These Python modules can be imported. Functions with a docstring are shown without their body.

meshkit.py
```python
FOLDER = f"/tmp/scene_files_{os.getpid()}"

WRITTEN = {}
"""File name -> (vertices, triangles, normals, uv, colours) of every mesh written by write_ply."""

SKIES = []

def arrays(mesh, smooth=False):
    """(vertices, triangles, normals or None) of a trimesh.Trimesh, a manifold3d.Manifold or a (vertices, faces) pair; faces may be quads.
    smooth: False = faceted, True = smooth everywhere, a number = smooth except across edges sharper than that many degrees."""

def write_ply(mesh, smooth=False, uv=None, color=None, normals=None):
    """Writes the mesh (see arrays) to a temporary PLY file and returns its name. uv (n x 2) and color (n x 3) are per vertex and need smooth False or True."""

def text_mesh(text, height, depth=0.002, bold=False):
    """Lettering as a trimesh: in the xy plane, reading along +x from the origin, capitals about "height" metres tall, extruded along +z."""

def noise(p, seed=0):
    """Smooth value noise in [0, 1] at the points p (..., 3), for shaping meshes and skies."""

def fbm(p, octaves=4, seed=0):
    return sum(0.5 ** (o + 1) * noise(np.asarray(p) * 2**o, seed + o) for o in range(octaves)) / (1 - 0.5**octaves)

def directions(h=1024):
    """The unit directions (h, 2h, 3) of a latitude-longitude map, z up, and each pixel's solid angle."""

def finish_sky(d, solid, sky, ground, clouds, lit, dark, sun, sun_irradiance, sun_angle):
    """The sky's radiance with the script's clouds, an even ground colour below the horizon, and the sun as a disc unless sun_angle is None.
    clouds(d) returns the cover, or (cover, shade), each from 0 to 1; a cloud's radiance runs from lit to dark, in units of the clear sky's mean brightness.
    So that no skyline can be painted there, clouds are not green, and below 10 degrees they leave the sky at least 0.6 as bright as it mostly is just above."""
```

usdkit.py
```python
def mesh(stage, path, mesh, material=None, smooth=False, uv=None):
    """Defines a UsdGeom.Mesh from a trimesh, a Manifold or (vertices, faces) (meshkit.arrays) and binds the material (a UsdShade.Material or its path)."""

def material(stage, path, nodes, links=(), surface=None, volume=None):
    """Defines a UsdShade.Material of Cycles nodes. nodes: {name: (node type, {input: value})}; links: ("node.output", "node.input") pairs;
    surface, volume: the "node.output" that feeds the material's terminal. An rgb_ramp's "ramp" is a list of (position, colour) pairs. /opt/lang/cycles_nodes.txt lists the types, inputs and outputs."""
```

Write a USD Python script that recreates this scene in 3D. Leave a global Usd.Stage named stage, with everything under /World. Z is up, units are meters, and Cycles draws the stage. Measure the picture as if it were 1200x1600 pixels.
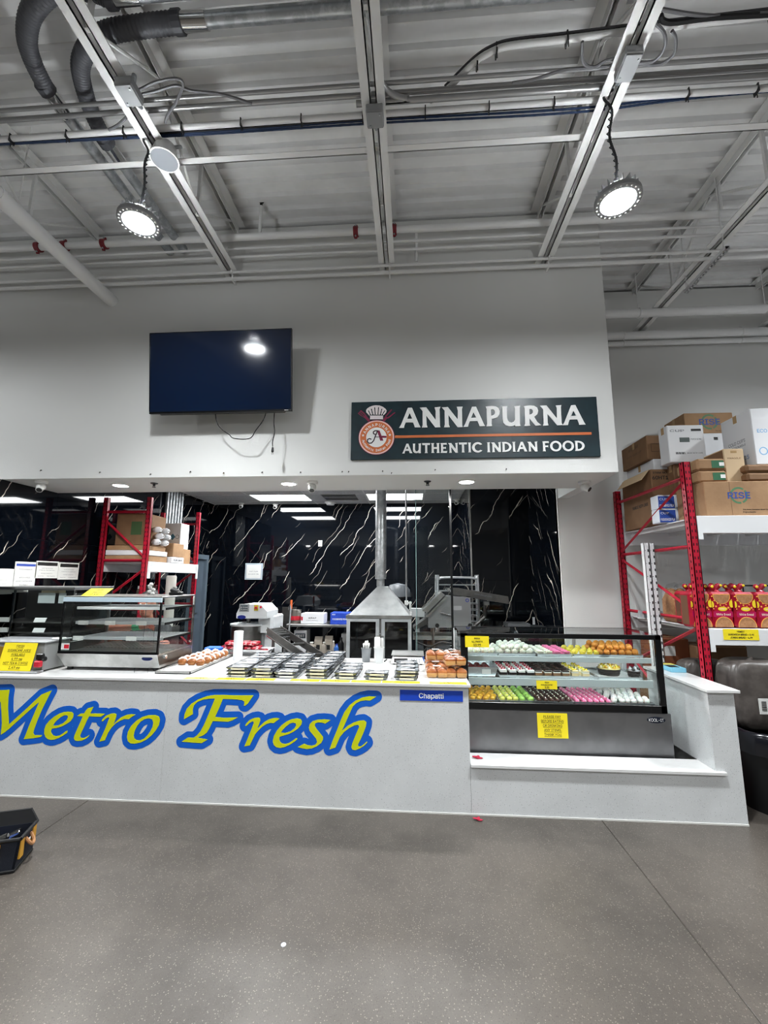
import math, random
import numpy as np, trimesh, shapely
import shapely.geometry as sg
from shapely import affinity
from shapely.ops import unary_union
import manifold3d as m3
from pxr import Usd, UsdGeom, UsdLux, UsdShade, Sdf, Gf, Vt
import usdkit, meshkit

stage = Usd.Stage.CreateInMemory()
UsdGeom.SetStageUpAxis(stage, UsdGeom.Tokens.z)
UsdGeom.SetStageMetersPerUnit(stage, 1.0)
UsdGeom.Xform.Define(stage, '/World')
UsdGeom.Scope.Define(stage, '/World/Looks')

# ---------------------------------------------------------------- camera, exposure, light levels
EXPOSURE = 0.50
LAMP, BEAM, UP, PANEL, DOWN, CASE = 265.0, 790.0, 240.0, 24.0, 480.0, 9.0      # radiance of high bays, kitchen panels, downlights, display case strips
FOC = 672.0                                       # focal length in pixels of the 1200 x 1600 picture
EYE = np.array([0.0, 0.0, 1.62])
VIEW = np.array([[0.99783, 0.06567, 0.00427], [-0.00598, 0.15503, -0.98789], [-0.06554, 0.98572, 0.15509]])   # right, down, forward
cam = UsdGeom.Camera.Define(stage, '/World/camera')
r_, d_, f_ = VIEW
cam.AddTransformOp().Set(Gf.Matrix4d(*r_, 0, *(-d_), 0, *(-f_), 0, *EYE, 1))
cam.CreateHorizontalApertureAttr(36.0); cam.CreateVerticalApertureAttr(48.0)
cam.CreateFocalLengthAttr(FOC / 1200 * 36.0)
cam.CreateClippingRangeAttr(Gf.Vec2f(0.05, 200))
cam.CreateExposureAttr(EXPOSURE)

def at(u, v, ax, val):
    'the point where the sight line through a pixel of the photograph meets the plane axis = val'
    d = VIEW.T @ np.array([(u - 600) / FOC, (v - 800) / FOC, 1.0])
    return EYE + (val - EYE[ax]) / d[ax] * d
def ax_(u, v, Y): return at(u, v, 1, Y)

# ---------------------------------------------------------------- materials
def lin(h):
    if not isinstance(h, str): return tuple(h)
    v = [int(h[i:i + 2], 16) / 255 for i in (1, 3, 5)]
    return tuple(x / 12.92 if x <= .04045 else ((x + .055) / 1.055) ** 2.4 for x in v)
MATS = {}
def M(name, col, rough=.5, metal=0.0, spec=.5, var=None, bump=None, coat=0.0, trans=0.0, ior=1.5, emis=0.0, sheen=0.0, sss=0.0):
    "var = (noise scale, second colour, low, high); bump = (noise scale, distance)"
    if name in MATS: return MATS[name]
    c = lin(col)
    p = {'base_color': c, 'roughness': rough, 'metallic': metal, 'specular_ior_level': spec, 'coat_weight': coat, 'transmission_weight': trans, 'ior': ior, 'sheen_weight': sheen}
    if sss: p.update(subsurface_weight=sss, subsurface_scale=.01)
    if emis: p.update(emission_color=c, emission_strength=emis)
    n = {'p': ('principled_bsdf', p)}; l = []
    if var or bump: n['tc'] = ('texture_coordinate', {})
    if var:
        n['nz'] = ('noise_texture', {'scale': var[0], 'detail': 4.0, 'roughness': .6}); l.append(('tc.object', 'nz.vector'))
        n['rp'] = ('rgb_ramp', {'ramp': [(0, c), (var[2], c), (var[3], lin(var[1])), (1, lin(var[1]))]}); l += [('nz.fac', 'rp.fac'), ('rp.color', 'p.base_color')]
    if bump:
        n['bn'] = ('noise_texture', {'scale': bump[0], 'detail': 3.0}); n['bp'] = ('bump', {'strength': 1.0, 'distance': bump[1]})
        l += [('tc.object', 'bn.vector'), ('bn.fac', 'bp.height'), ('bp.normal', 'p.normal')]
    MATS[name] = usdkit.material(stage, '/World/Looks/' + name, n, l, surface='p.BSDF')
    return MATS[name]

def glass_pane(name, tint=(1, 1, 1), rough=.0, refl=1.0):
    n = {'t': ('transparent_bsdf', {'color': tint}), 'g': ('glossy_bsdf', {'color': (refl,) * 3, 'roughness': rough}), 'f': ('fresnel', {'IOR': 1.45}), 'm': ('mix_closure', {}),
         'geo': ('geometry', {}), 'out': ('math', {'math_type': 'subtract', 'value1': 1.0}), 'k': ('math', {'math_type': 'multiply'})}     # only the face the ray enters reflects: a thin pane has no total reflection
    MATS[name] = usdkit.material(stage, '/World/Looks/' + name, n, [('geo.backfacing', 'out.value2'), ('f.fac', 'k.value1'), ('out.value', 'k.value2'), ('k.value', 'm.fac'), ('t.BSDF', 'm.closure1'), ('g.BSDF', 'm.closure2')], surface='m.closure')
    return MATS[name]

def marble(name, face):
    'black marble with thin pale diagonal veins; face: the axis its faces look along (1 = y, 0 = x)'
    n = {'g': ('geometry', {}), 'p': ('principled_bsdf', {'roughness': .035, 'specular_ior_level': .42})}; l = []
    rot = (0, math.radians(57), 0) if face == 1 else (math.radians(-57), 0, 0)
    n['r'] = ('mapping', {'rotation': rot}); l.append(('g.position', 'r.vector'))
    for k, (sc, dist, off, lo, hi, amp) in enumerate(((1.05, 5.0, 0.0, .50, .56, 1.0), (1.9, 6.5, 3.7, .54, .62, .55))):
        n[f's{k}'] = ('mapping', {'location': (off, off, off)}); l.append(('r.vector', f's{k}.vector'))
        n[f'w{k}'] = ('wave_texture', {'wave_type': 'bands', 'bands_direction': 'z', 'profile': 'sine', 'scale': sc, 'distortion': dist, 'detail': 4.0, 'detail_scale': 1.5 if k == 0 else 1.0, 'detail_roughness': .48}); l.append((f's{k}.vector', f'w{k}.vector'))
        n[f'c{k}'] = ('map_range', {'from_min': .9955 - .001 * k, 'from_max': .9985, 'to_min': 0.0, 'to_max': 1.0, 'clamp': True}); l.append((f'w{k}.fac', f'c{k}.value'))
        n[f't{k}'] = ('mapping', {'scale': (1.5, 1.5, 4.2), 'location': (off, 2.0, 1.0)}); l.append(('r.vector', f't{k}.vector'))
        n[f'm{k}'] = ('noise_texture', {'scale': 1.0, 'detail': 1.0}); l.append((f't{k}.vector', f'm{k}.vector'))
        n[f'd{k}'] = ('map_range', {'from_min': lo, 'from_max': hi, 'to_min': 0.0, 'to_max': amp, 'clamp': True}); l.append((f'm{k}.fac', f'd{k}.value'))
        n[f'e{k}'] = ('math', {'math_type': 'multiply'}); l += [(f'c{k}.result', f'e{k}.value1'), (f'd{k}.result', f'e{k}.value2')]
    n['mx'] = ('math', {'math_type': 'maximum'}); l += [('e0.value', 'mx.value1'), ('e1.value', 'mx.value2')]
    n['col'] = ('mix', {'color1': (.0018, .0028, .0048), 'color2': (.62, .56, .48)}); l += [('mx.value', 'col.fac'), ('col.color', 'p.base_color')]
    MATS[name] = usdkit.material(stage, '/World/Looks/' + name, n, l, surface='p.BSDF')
    return MATS[name]

def speckle(name, base, dark, pale, scale, rough, big=None, bigscale=.6, thr=.10, ruf2=None):
    'stone or concrete: fine dark and pale flecks over a base, with an optional large mottling'
    n = {'tc': ('geometry', {}), 'p': ('principled_bsdf', {'roughness': rough}),
         'v': ('voronoi_texture', {'scale': scale}), 'n': ('noise_texture', {'scale': scale * 1.7, 'detail': 3.0}), 'b': ('noise_texture', {'scale': bigscale, 'detail': 6.0, 'roughness': .62}),
         'r1': ('rgb_ramp', {'ramp': [(0, (1, 1, 1)), (thr, (1, 1, 1)), (thr + .06, (0, 0, 0)), (1, (0, 0, 0))]}),
         'w': ('white_noise_texture', {}),
         'r0': ('rgb_ramp', {'ramp': [(.35, lin(base)), (.65, lin(big or base))]}),
         'r2': ('rgb_ramp', {'ramp': [(0, (0, 0, 0)), (.60, (0, 0, 0)), (.74, (1, 1, 1)), (1, (1, 1, 1))]}),
         'fl': ('mix', {'color1': lin(dark), 'color2': lin(pale)}), 'th': ('math', {'math_type': 'greater_than', 'value2': .62}),
         'm1': ('mix', {}), 'm2': ('mix', {'color2': lin(pale)}), 'k': ('math', {'math_type': 'multiply', 'value2': .35}), 'k1': ('math', {'math_type': 'multiply', 'value2': .55})}
    l = [('tc.position', x + '.vector') for x in ('v', 'n', 'b')] + [('v.distance', 'r1.fac'), ('b.fac', 'r0.fac'), ('n.fac', 'r2.fac'), ('v.position', 'w.vector'), ('w.value', 'th.value1'), ('th.value', 'fl.fac'),
         ('r2.color', 'k.value1'), ('r0.color', 'm2.color1'), ('k.value', 'm2.fac'), ('m2.color', 'm1.color1'), ('fl.color', 'm1.color2'), ('r1.color', 'k1.value1'), ('k1.value', 'm1.fac'), ('m1.color', 'p.base_color')]
    if ruf2 is not None:
        n['rr'] = ('map_range', {'from_min': .35, 'from_max': .65, 'to_min': rough, 'to_max': ruf2}); l += [('b.fac', 'rr.value'), ('rr.result', 'p.roughness')]
    MATS[name] = usdkit.material(stage, '/World/Looks/' + name, n, l, surface='p.BSDF')
    return MATS[name]

def glow(name, col, strength):
    MATS[name] = usdkit.material(stage, '/World/Looks/' + name, {'e': ('emission', {'color': col, 'strength': strength})}, surface='e.emission')
    return MATS[name]

white_paint = M('white_paint', '#dcdcda', .55, bump=(90, .0006))
deck_paint = M('deck_paint', '#e8e8e8', .6, var=(3, '#e0e0e0', .4, .6))
steel_paint = M('steel_paint', '#e4e4e3', .5)
pipe_paint = M('pipe_paint', '#e2e2e2', .45)
concrete = speckle('concrete', '#5a544e', '#3a3531', '#8f877d', 105, .33, big='#433e39', bigscale=1.3, thr=.24, ruf2=.48)
quartz = speckle('quartz', '#dcdedf', '#8c8c8a', '#f2f2f2', 75, .22, big='#d2d4d5', bigscale=2.4, thr=.15)
quartz_top = speckle('quartz_top', '#e0e0df', '#b4b4b2', '#f2f2f2', 150, .16, big='#dadad9', bigscale=2.0, thr=.10)
marble_y, marble_x = marble('marble_back', 1), marble('marble_side', 0)
steel = M('stainless_steel', '#b4b4b2', .30, 1.0, var=(5, '#9c9c9a', .4, .6))
steel_dark = M('brushed_steel_dark', '#6f6e6c', .36, .9, var=(4, '#5c5b5a', .4, .6))
galv = M('galvanised', '#bcc0c3', .38, .75, var=(14, '#a3a7aa', .45, .55))
hood_steel = M('hood_steel', '#c4c7c8', .40, .7, var=(3, '#a9adaf', .4, .6))
wire_chrome = M('wire_chrome', '#d5d8da', .35, .5)
conduit_m = M('conduit_metal', '#a2a2a2', .4, .7)
chrome = M('chrome', '#d8d8d8', .12, 1.0)
black_p = M('black_plastic', '#0c0c0e', .35)
black_fr = M('black_frame', '#07080a', .25)
white_p = M('white_plastic', '#e6e6e4', .35)
grey_p = M('grey_plastic', '#9a9c9e', .45)
paper = M('paper', '#d6d6d3', .7)
yellow_paper = M('yellow_paper', '#f2dc1c', .55)
ink = M('ink', '#0b0b0b', .6)
red_ink = M('red_ink', '#c01c30', .5)
red_steel = M('red_steel', '#b3122f', .38, var=(6, '#a00f29', .4, .6))
white_steel = M('white_steel', '#dfe0e2', .4)
card = M('cardboard', '#a5825f', .8, var=(7, '#977554', .35, .65), bump=(60, .0005))
card_d = M('cardboard_dark', '#7f5f42', .8, var=(7, '#75563b', .35, .65))
card_l = M('cardboard_pale', '#cdb390', .8)
card_w = M('cardboard_white', '#dcdde0', .65)
tape_m = M('parcel_tape', '#b39368', .25)
black_rub = M('black_cable', '#101013', .5)
blue_cable = M('blue_cable', '#1d3050', .5)
flex_m = M('flex_hose', '#54555a', .55, .3)
clear = glass_pane('clear_glass', (.96, .98, .975))
film = glass_pane('plastic_film', (.93, .93, .93), .12)
smoked = glass_pane('dark_glass', (.35, .37, .4), .02)

# ---------------------------------------------------------------- mesh helpers
def tm(v, f): return trimesh.Trimesh(np.asarray(v, float), np.asarray(f), process=False)
def cat(*ms):
    out = []
    for m in ms: out += list(m) if isinstance(m, (list, tuple)) else [m]
    return trimesh.util.concatenate(out)
def bx(x0, y0, z0, x1, y1, z1, b=0):
    lo, hi = np.minimum((x0, y0, z0), (x1, y1, z1)), np.maximum((x0, y0, z0), (x1, y1, z1))
    if not b:
        return trimesh.creation.box(extents=hi - lo, transform=trimesh.transformations.translation_matrix((lo + hi) / 2))
    b = min(b, *(.45 * (hi - lo))); h, c, pts = (hi - lo) / 2, (lo + hi) / 2, []
    for s in np.ndindex(2, 2, 2):
        s = np.array(s) * 2 - 1
        for k in range(3):
            o = h - b; o[k] = h[k]; pts.append(c + s * o)
    return trimesh.convex.convex_hull(np.array(pts))
def cbox(c, size, b=0):
    c, s = np.array(c, float), np.array(size, float) / 2
    return bx(*(c - s), *(c + s), b)
def hexa(a, b):
    'solid between two quads of four points each'
    return trimesh.convex.convex_hull(np.array(list(a) + list(b), float))
def rotz(m, deg, c=(0, 0, 0)):
    m = m.copy(); m.apply_transform(trimesh.transformations.rotation_matrix(math.radians(deg), (0, 0, 1), c)); return m
def rotx(m, deg, c=(0, 0, 0)):
    m = m.copy(); m.apply_transform(trimesh.transformations.rotation_matrix(math.radians(deg), (1, 0, 0), c)); return m
def roty(m, deg, c=(0, 0, 0)):
    m = m.copy(); m.apply_transform(trimesh.transformations.rotation_matrix(math.radians(deg), (0, 1, 0), c)); return m
def mv(m, x=0, y=0, z=0):
    m = m.copy(); m.apply_translation((x, y, z)); return m
def smooth_path(pts, per=8):
    p = np.array(pts, float); q = np.vstack([2 * p[0] - p[1], p, 2 * p[-1] - p[-2]]); out = []
    for i in range(1, len(q) - 2):
        for t in np.linspace(0, 1, per, endpoint=False):
            a, b, c, d = q[i - 1:i + 3]
            out.append(.5 * (2 * b + (c - a) * t + (2 * a - 5 * b + 4 * c - d) * t * t + (3 * b - a - 3 * c + d) * t ** 3))
    return np.array(out + [p[-1]])
def tube(pts, r, n=10, smooth=0):
    p = smooth_path(pts, smooth) if smooth else np.array(pts, float)
    r = np.broadcast_to(np.asarray(r, float), (len(p),)) if np.ndim(r) == 0 else np.interp(np.linspace(0, 1, len(p)), np.linspace(0, 1, len(r)), r)
    t = np.gradient(p, axis=0); t /= np.linalg.norm(t, axis=1, keepdims=True) + 1e-12
    u = np.cross(t[0], (0, 0, 1) if abs(t[0][2]) < .9 else (1, 0, 0)); V = []
    a = np.arange(n) * 2 * math.pi / n
    for i in range(len(p)):
        u = u - t[i] * (u @ t[i]); u /= np.linalg.norm(u) + 1e-12; w = np.cross(t[i], u)
        V.append(p[i] + r[i] * (np.cos(a)[:, None] * u + np.sin(a)[:, None] * w))
    V = np.vstack(V); F = []
    for i in range(len(p) - 1):
        for j in range(n):
            k = (j + 1) % n; a0, b0, c0, d0 = i * n + j, i * n + k, (i + 1) * n + k, (i + 1) * n + j
            F += [(a0, b0, c0), (a0, c0, d0)]
    for j in range(1, n - 1):
        F += [(0, j + 1, j), ((len(p) - 1) * n, (len(p) - 1) * n + j, (len(p) - 1) * n + j + 1)]
    return tm(V, F)
def cyl(p0, p1, r, n=16, r1=None): return tube([p0, p1], [r, r if r1 is None else r1], n)
def lathe(prof, c=(0, 0, 0), n=24):
    m = trimesh.creation.revolve(np.array(prof, float), sections=n); m.apply_translation(c); return m
def ball(c, r, sub=2, s=(1, 1, 1)):
    m = trimesh.creation.icosphere(subdivisions=sub, radius=r); m.apply_scale(s); m.apply_translation(c); return m
def _ext(poly, d):
    g = [q for q in getattr(poly, 'geoms', [poly]) if q.geom_type == 'Polygon' and q.area > 1e-9]
    return cat([trimesh.creation.extrude_polygon(q, d, engine='earcut') for q in g])
def face_y(m, y):            # drawn in xy, read from -y: x -> x, y -> z, lifted towards the viewer
    v = m.vertices; m = m.copy(); m.vertices = np.c_[v[:, 0], y - v[:, 2], v[:, 1]]; return m
def face_x(m, x):            # drawn in xy, read from +x: x -> y, y -> z
    v = m.vertices; m = m.copy(); m.vertices = np.c_[x + v[:, 2], v[:, 0], v[:, 1]]; return m
def face_nx(m, x):           # read from -x: x -> -y, y -> z
    v = m.vertices; m = m.copy(); m.vertices = np.c_[x - v[:, 2], -v[:, 0], v[:, 1]]; return m
def slab_y(poly, y, d): return face_y(_ext(poly, d), y)
def slab_x(poly, x, d): return face_x(_ext(poly, d), x)
def slab_z(poly, z, d): return mv(_ext(poly, d), z=z)
def P(*pts): return sg.Polygon(pts)
def rect(x0, z0, x1, z1): return sg.box(min(x0, x1), min(z0, z1), max(x0, x1), max(z0, z1))
def text(s, cx, cy, h, w=None, bold=True, d=.0012):
    'flat lettering centred at (cx, cy) in the xy plane'
    m = meshkit.text_mesh(s, h, d, bold); lo, hi = m.bounds
    k = (w / (hi[0] - lo[0])) if w else 1.0
    v = m.vertices; m.vertices = np.c_[(v[:, 0] - (lo[0] + hi[0]) / 2) * k + cx, v[:, 1] - h / 2 + cy, v[:, 2]]
    return m
def ring(c, r, w, n=48): return sg.Point(c).buffer(r, n // 4).difference(sg.Point(c).buffer(r - w, n // 4))
def hullballs(*balls, n=2):
    'convex hull of spheres (x, y, z, r)'
    return trimesh.convex.convex_hull(np.vstack([trimesh.creation.icosphere(subdivisions=n, radius=b[3]).vertices + np.array(b[:3]) for b in balls]))

# ---------------------------------------------------------------- scene helpers
USED = {}
def numbered(parent, name):
    k = USED.get((parent, name), 0); USED[(parent, name)] = k + 1
    return f'{parent}/{name}' + (f'_{k:03d}' if k else '')
def props(prim, label=None, cat=None, group=None, kind=None):
    for k, v in (('label', label), ('category', cat), ('group', group), ('kind', kind)):
        if v: prim.SetCustomDataByKey(k, v)
class Thing:
    'one thing: parts are given in world coordinates and kept under an Xform at the base of the thing'
    def __init__(s, name, label=None, cat=None, group=None, kind=None):
        s.path = numbered('/World', name); s.meta = (label, cat, group, kind); s.items = []
    def part(s, name, mesh, mat, smooth=False, under=None, label=None, kind=None):
        p = numbered(under or s.path, name); s.items.append((p, mesh, mat, smooth, label, kind)); return p
    def done(s, base=None):
        if base is None:
            b = np.array([i[1].bounds for i in s.items]); lo, hi = b[:, 0].min(0), b[:, 1].max(0)
            base = ((lo[0] + hi[0]) / 2, (lo[1] + hi[1]) / 2, lo[2])
        s.base = np.array(base, float)
        x = UsdGeom.Xform.Define(stage, s.path); x.AddTranslateOp().Set(Gf.Vec3d(*map(float, s.base))); x.AddRotateZOp().Set(0.0)
        props(x.GetPrim(), *s.meta)
        for p, m, mat, sm, lab, kind in s.items:
            m = m.copy(); m.apply_translation(-s.base)
            props(usdkit.mesh(stage, p, m, mat, sm).GetPrim(), lab, kind=kind)
        return s
def dup(src, loc, rz=0.0, label=None, group=None, name=None):
    old = src.meta; p = numbered('/World', name or src.path.rpartition('/')[2].rstrip('0123456789').rstrip('_'))
    x = UsdGeom.Xform.Define(stage, p); x.AddTranslateOp().Set(Gf.Vec3d(*map(float, loc))); x.AddRotateZOp().Set(float(rz))
    x.GetPrim().GetReferences().AddInternalReference(src.path); x.GetPrim().SetInstanceable(True)
    props(x.GetPrim(), label or old[0], old[1], group or old[2])
def single(name, mesh, mat, label=None, cat=None, group=None, kind=None, smooth=False):
    p = usdkit.mesh(stage, numbered('/World', name), mesh, mat, smooth).GetPrim(); props(p, label, cat, group, kind); return p
def struct(name, mesh, mat, smooth=False): return single(name, mesh, mat, kind='structure', smooth=smooth)

# key planes (metres): the camera stands at y = 0 and looks along +y
CY, CZ = 3.323, .87            # counter front and worktop height
HY, HB, HZ = 3.82, 4.485, 2.562     # header wall: front, back, underside
DECK, JB = 5.21, 4.63          # roof deck and joist bottom chord
LX, RX = -3.96, 1.70           # kitchen side walls
KC, KB = 3.058, 8.13           # kitchen ceiling and back wall
WY = 5.06                      # store rear wall, right of the kitchen

# ================================================================ structure
T = Thing('floor', kind='structure')
xs, ys = [-9.1, -6.08, -2.4, 1.28, 4.96, 9.1], [-9.1, -5.2, 8.2]
for i in range(5):
    for j in range(2):
        T.part('slab', bx(xs[i] + .002, ys[j] + .002, -.10, xs[i + 1] - .002, ys[j + 1] - .002, 0, .003), concrete)
T.part('joint_filler', bx(-9.1, -9.1, -.12, 9.1, 8.2, -.006), M('joint_filler', '#4a4540', .9))
T.done((0, 0, 0))

# header wall above the counter, from its underside up to the roof deck
T = Thing('wall_front', kind='structure')
T.part('wall_board', bx(-9.0, HY, HZ, 1.82, HB, DECK - .03, .004), white_paint)
T.part('side_return', bx(RX, HB, HZ, 1.82, WY, DECK - .03), white_paint)
rnd = random.Random(5)
for u, v in ((65, 735), (157, 738), (236, 741), (298, 737), (350, 739), (410, 738), (470, 738), (535, 737), (598, 736), (612, 739), (680, 734), (791, 733), (545, 737)):
    p = at(u, v, 1, HY); T.part('wall_anchor', cat(cyl(p, p - (0, .010, 0), .0045, 8), cyl(p - (0, .008, .002), p - (.003, .014, .010), .003, 6)), black_p)
T.done((0, HY, HZ))
T = Thing('wall_rear', kind='structure')
T.part('wall_board', bx(RX, WY, 0, 9.0, WY + .12, DECK - .03), white_paint)
T.part('end_cap', bx(RX - .012, WY + .004, 0, RX - .001, WY + .03, HZ + .6), white_paint)
T.done((4, WY, 0))
def slab_wall(name, m, axis, fixed, spans, zs, t, sign):
    T = Thing(name, kind='structure')
    for a, b in spans:
        for z0, z1 in zip(zs[:-1], zs[1:]):
            g = .0012
            if axis == 1: T.part('marble_panel', bx(a + g, fixed, z0 + g, b - g, fixed + sign * t, z1 - g), m)
            else: T.part('marble_panel', bx(fixed, a + g, z0 + g, fixed + sign * t, b - g, z1 - g), m)
    T.done()
slab_wall('wall_back', marble_y, 1, KB, [(LX, -3.0), (-3.0, -1.38), (-1.38, .24), (.24, .852)], [0, 1.62, KC + .1], .05, 1)
slab_wall('wall_left', marble_x, 0, LX, [(HB, 6.07), (6.07, 7.45), (8.06, KB)], [0, 2.02, KC + .1], .05, -1)
slab_wall('wall_left_front', marble_x, 0, LX, [(CY, HB)], [0, 2.02, HZ], .05, -1)
slab_wall('wall_left_door', marble_x, 0, LX, [(7.45, 8.06)], [2.065, KC + .1], .05, -1)
slab_wall('wall_right', marble_x, 0, RX, [(WY + .03, 6.38)], [0, 1.62, KC + .1], .05, 1)
slab_wall('wall_partition', marble_y, 1, 6.38, [(.862, RX)], [0, 1.62, KC], .05, 1)
T = Thing('wall_partition_side', kind='structure')
T.part('marble_panel', bx(.85, 6.44, 0, .90, KB, KC), marble_x)
T.part('corner_guard', cat(bx(.842, 6.372, .9, .866, 6.376, KC), bx(.842, 6.372, .9, .846, 6.40, KC)), steel)
T.done()
struct('wall_kitchen_outer', bx(LX - .35, HB + .001, 0, LX - .06, KB, DECK - .03), white_paint)
struct('wall_left_store', bx(-9.1, -9, 0, -9.0, HY, DECK), white_paint)
struct('wall_front_left', bx(-9, HY, 0, LX - .36, HY + .2, HZ - .001), white_paint)
struct('wall_right_store', bx(9, -9, 0, 9.1, WY, DECK), white_paint)
struct('wall_behind', bx(-9, -9.1, 0, 9, -9.0, DECK), white_paint)
T = Thing('door_1', kind='structure')         # service door near the far left corner of the kitchen
dg = M('door_grey', '#5d6a76', .45)
for y0, y1 in ((7.45, 7.53), (7.98, 8.06)):
    T.part('door_frame', bx(LX - .05, y0, 0, LX + .06, y1, 2.06), dg)
T.part('door_frame', bx(LX - .05, 7.45, 1.98, LX + .062, 8.06, 2.065), dg)
T.part('door_leaf', bx(LX - .045, 7.53, 0, LX + .005, 7.98, 1.98), M('door_leaf', '#515d69', .45))
T.part('door_handle', cat(cyl((LX + .005, 7.60, 1.0), (LX + .06, 7.60, 1.0), .012, 8), bx(LX + .05, 7.59, .99, LX + .065, 7.72, 1.01)), steel)
T.done()

# fluted roof deck: sheets six flutes wide, flutes running along x
T = Thing('ceiling', kind='structure')
pitch = .1524
prof = [(0, 0), (.052, 0), (.066, .038), (.138, .038), (.1524, 0)]
y = -9.0
while y < WY:
    n = min(6, int((WY + .2 - y) / pitch) + 1)
    yz = [(y + k * pitch + a, DECK + b) for k in range(n) for a, b in prof[:-1]] + [(y + n * pitch, DECK)]
    V, F = [], []
    for (a, b) in yz: V += [(-9, a, b), (9, a, b)]
    for k in range(len(yz) - 1): F += [(2 * k, 2 * k + 2, 2 * k + 3), (2 * k, 2 * k + 3, 2 * k + 1)]
    T.part('deck_sheet', tm(V, F), deck_paint); y += n * pitch
T.part('roof_backing', bx(-9.1, -9.1, DECK + .05, 9.1, KB + .3, DECK + .09), deck_paint)
T.done((0, 0, DECK))

# kitchen ceiling: lay-in tiles on a grid
tile_m = M('ceiling_tile', '#c3c5c6', .8, var=(40, '#b6b8b9', .45, .55)); grid_m = M('ceiling_grid', '#d6d6d6', .5)
gx, gy = [LX + .05 + (-2.85 - LX - .05) % 1.02 - 1.02 + 1.02 * k for k in range(8)], [7.15 + .62 * k for k in range(-4, 3)]
gx = [x for x in (-3.87 + 1.02 * k for k in range(6))]
LIGHTS = {(1, 4), (3, 4), (1, 2), (3, 2)}; VENT = {(2, 4)}
T = Thing('ceiling_kitchen', kind='structure')
for i in range(len(gx)):
    for j in range(len(gy)):
        x0, x1, y0, y1 = gx[i], min(gx[i] + 1.02, RX), gy[j], min(gy[j] + .62, KB)
        if y1 - y0 < .05 or x1 - x0 < .05 or (i, j) in LIGHTS | VENT: continue
        T.part('ceiling_tile', bx(x0 + .012, y0 + .012, KC + .004, x1 - .012, y1 - .012, KC + .02), tile_m)
for x in gx + [RX]: T.part('grid_bar', bx(x - .012, HB, KC, x + .012, KB, KC + .006), grid_m)
for yy in gy: T.part('grid_bar', bx(LX, yy - .012, KC, RX, yy + .012, KC + .006), grid_m)
T.part('plenum', bx(LX, HB, KC + .12, RX, KB, KC + .16), tile_m)
T.done((0, 6, KC))
panel_glow = glow('panel_diffuser', (.96, .99, 1.0), PANEL)
for i, j in sorted(LIGHTS):
    lab = {(1, 4): 'flat ceiling light panel over the left part of the kitchen, above the mixer', (3, 4): 'flat ceiling light panel behind the steel flue in the kitchen ceiling',
           (1, 2): 'flat ceiling light panel hidden behind the header on the left', (3, 2): 'flat ceiling light panel hidden behind the header near the flue'}[(i, j)]
    x0, y0 = gx[i], gy[j]
    T = Thing('ceiling_light_panel', lab, 'ceiling light', 'kitchen ceiling light panels')
    T.part('diffuser', bx(x0 + .03, y0 + .03, KC + .004, x0 + .99, y0 + .59, KC + .012), panel_glow)
    T.part('frame', cat(bx(x0 + .012, y0 + .012, KC + .001, x0 + .03, y0 + .608, KC + .03), bx(x0 + .99, y0 + .012, KC + .001, x0 + 1.008, y0 + .608, KC + .03),
                        bx(x0 + .03, y0 + .012, KC + .001, x0 + .99, y0 + .03, KC + .03), bx(x0 + .03, y0 + .59, KC + .001, x0 + .99, y0 + .608, KC + .03)), white_p)
    T.done()
x0, y0 = gx[2], gy[4]
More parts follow.
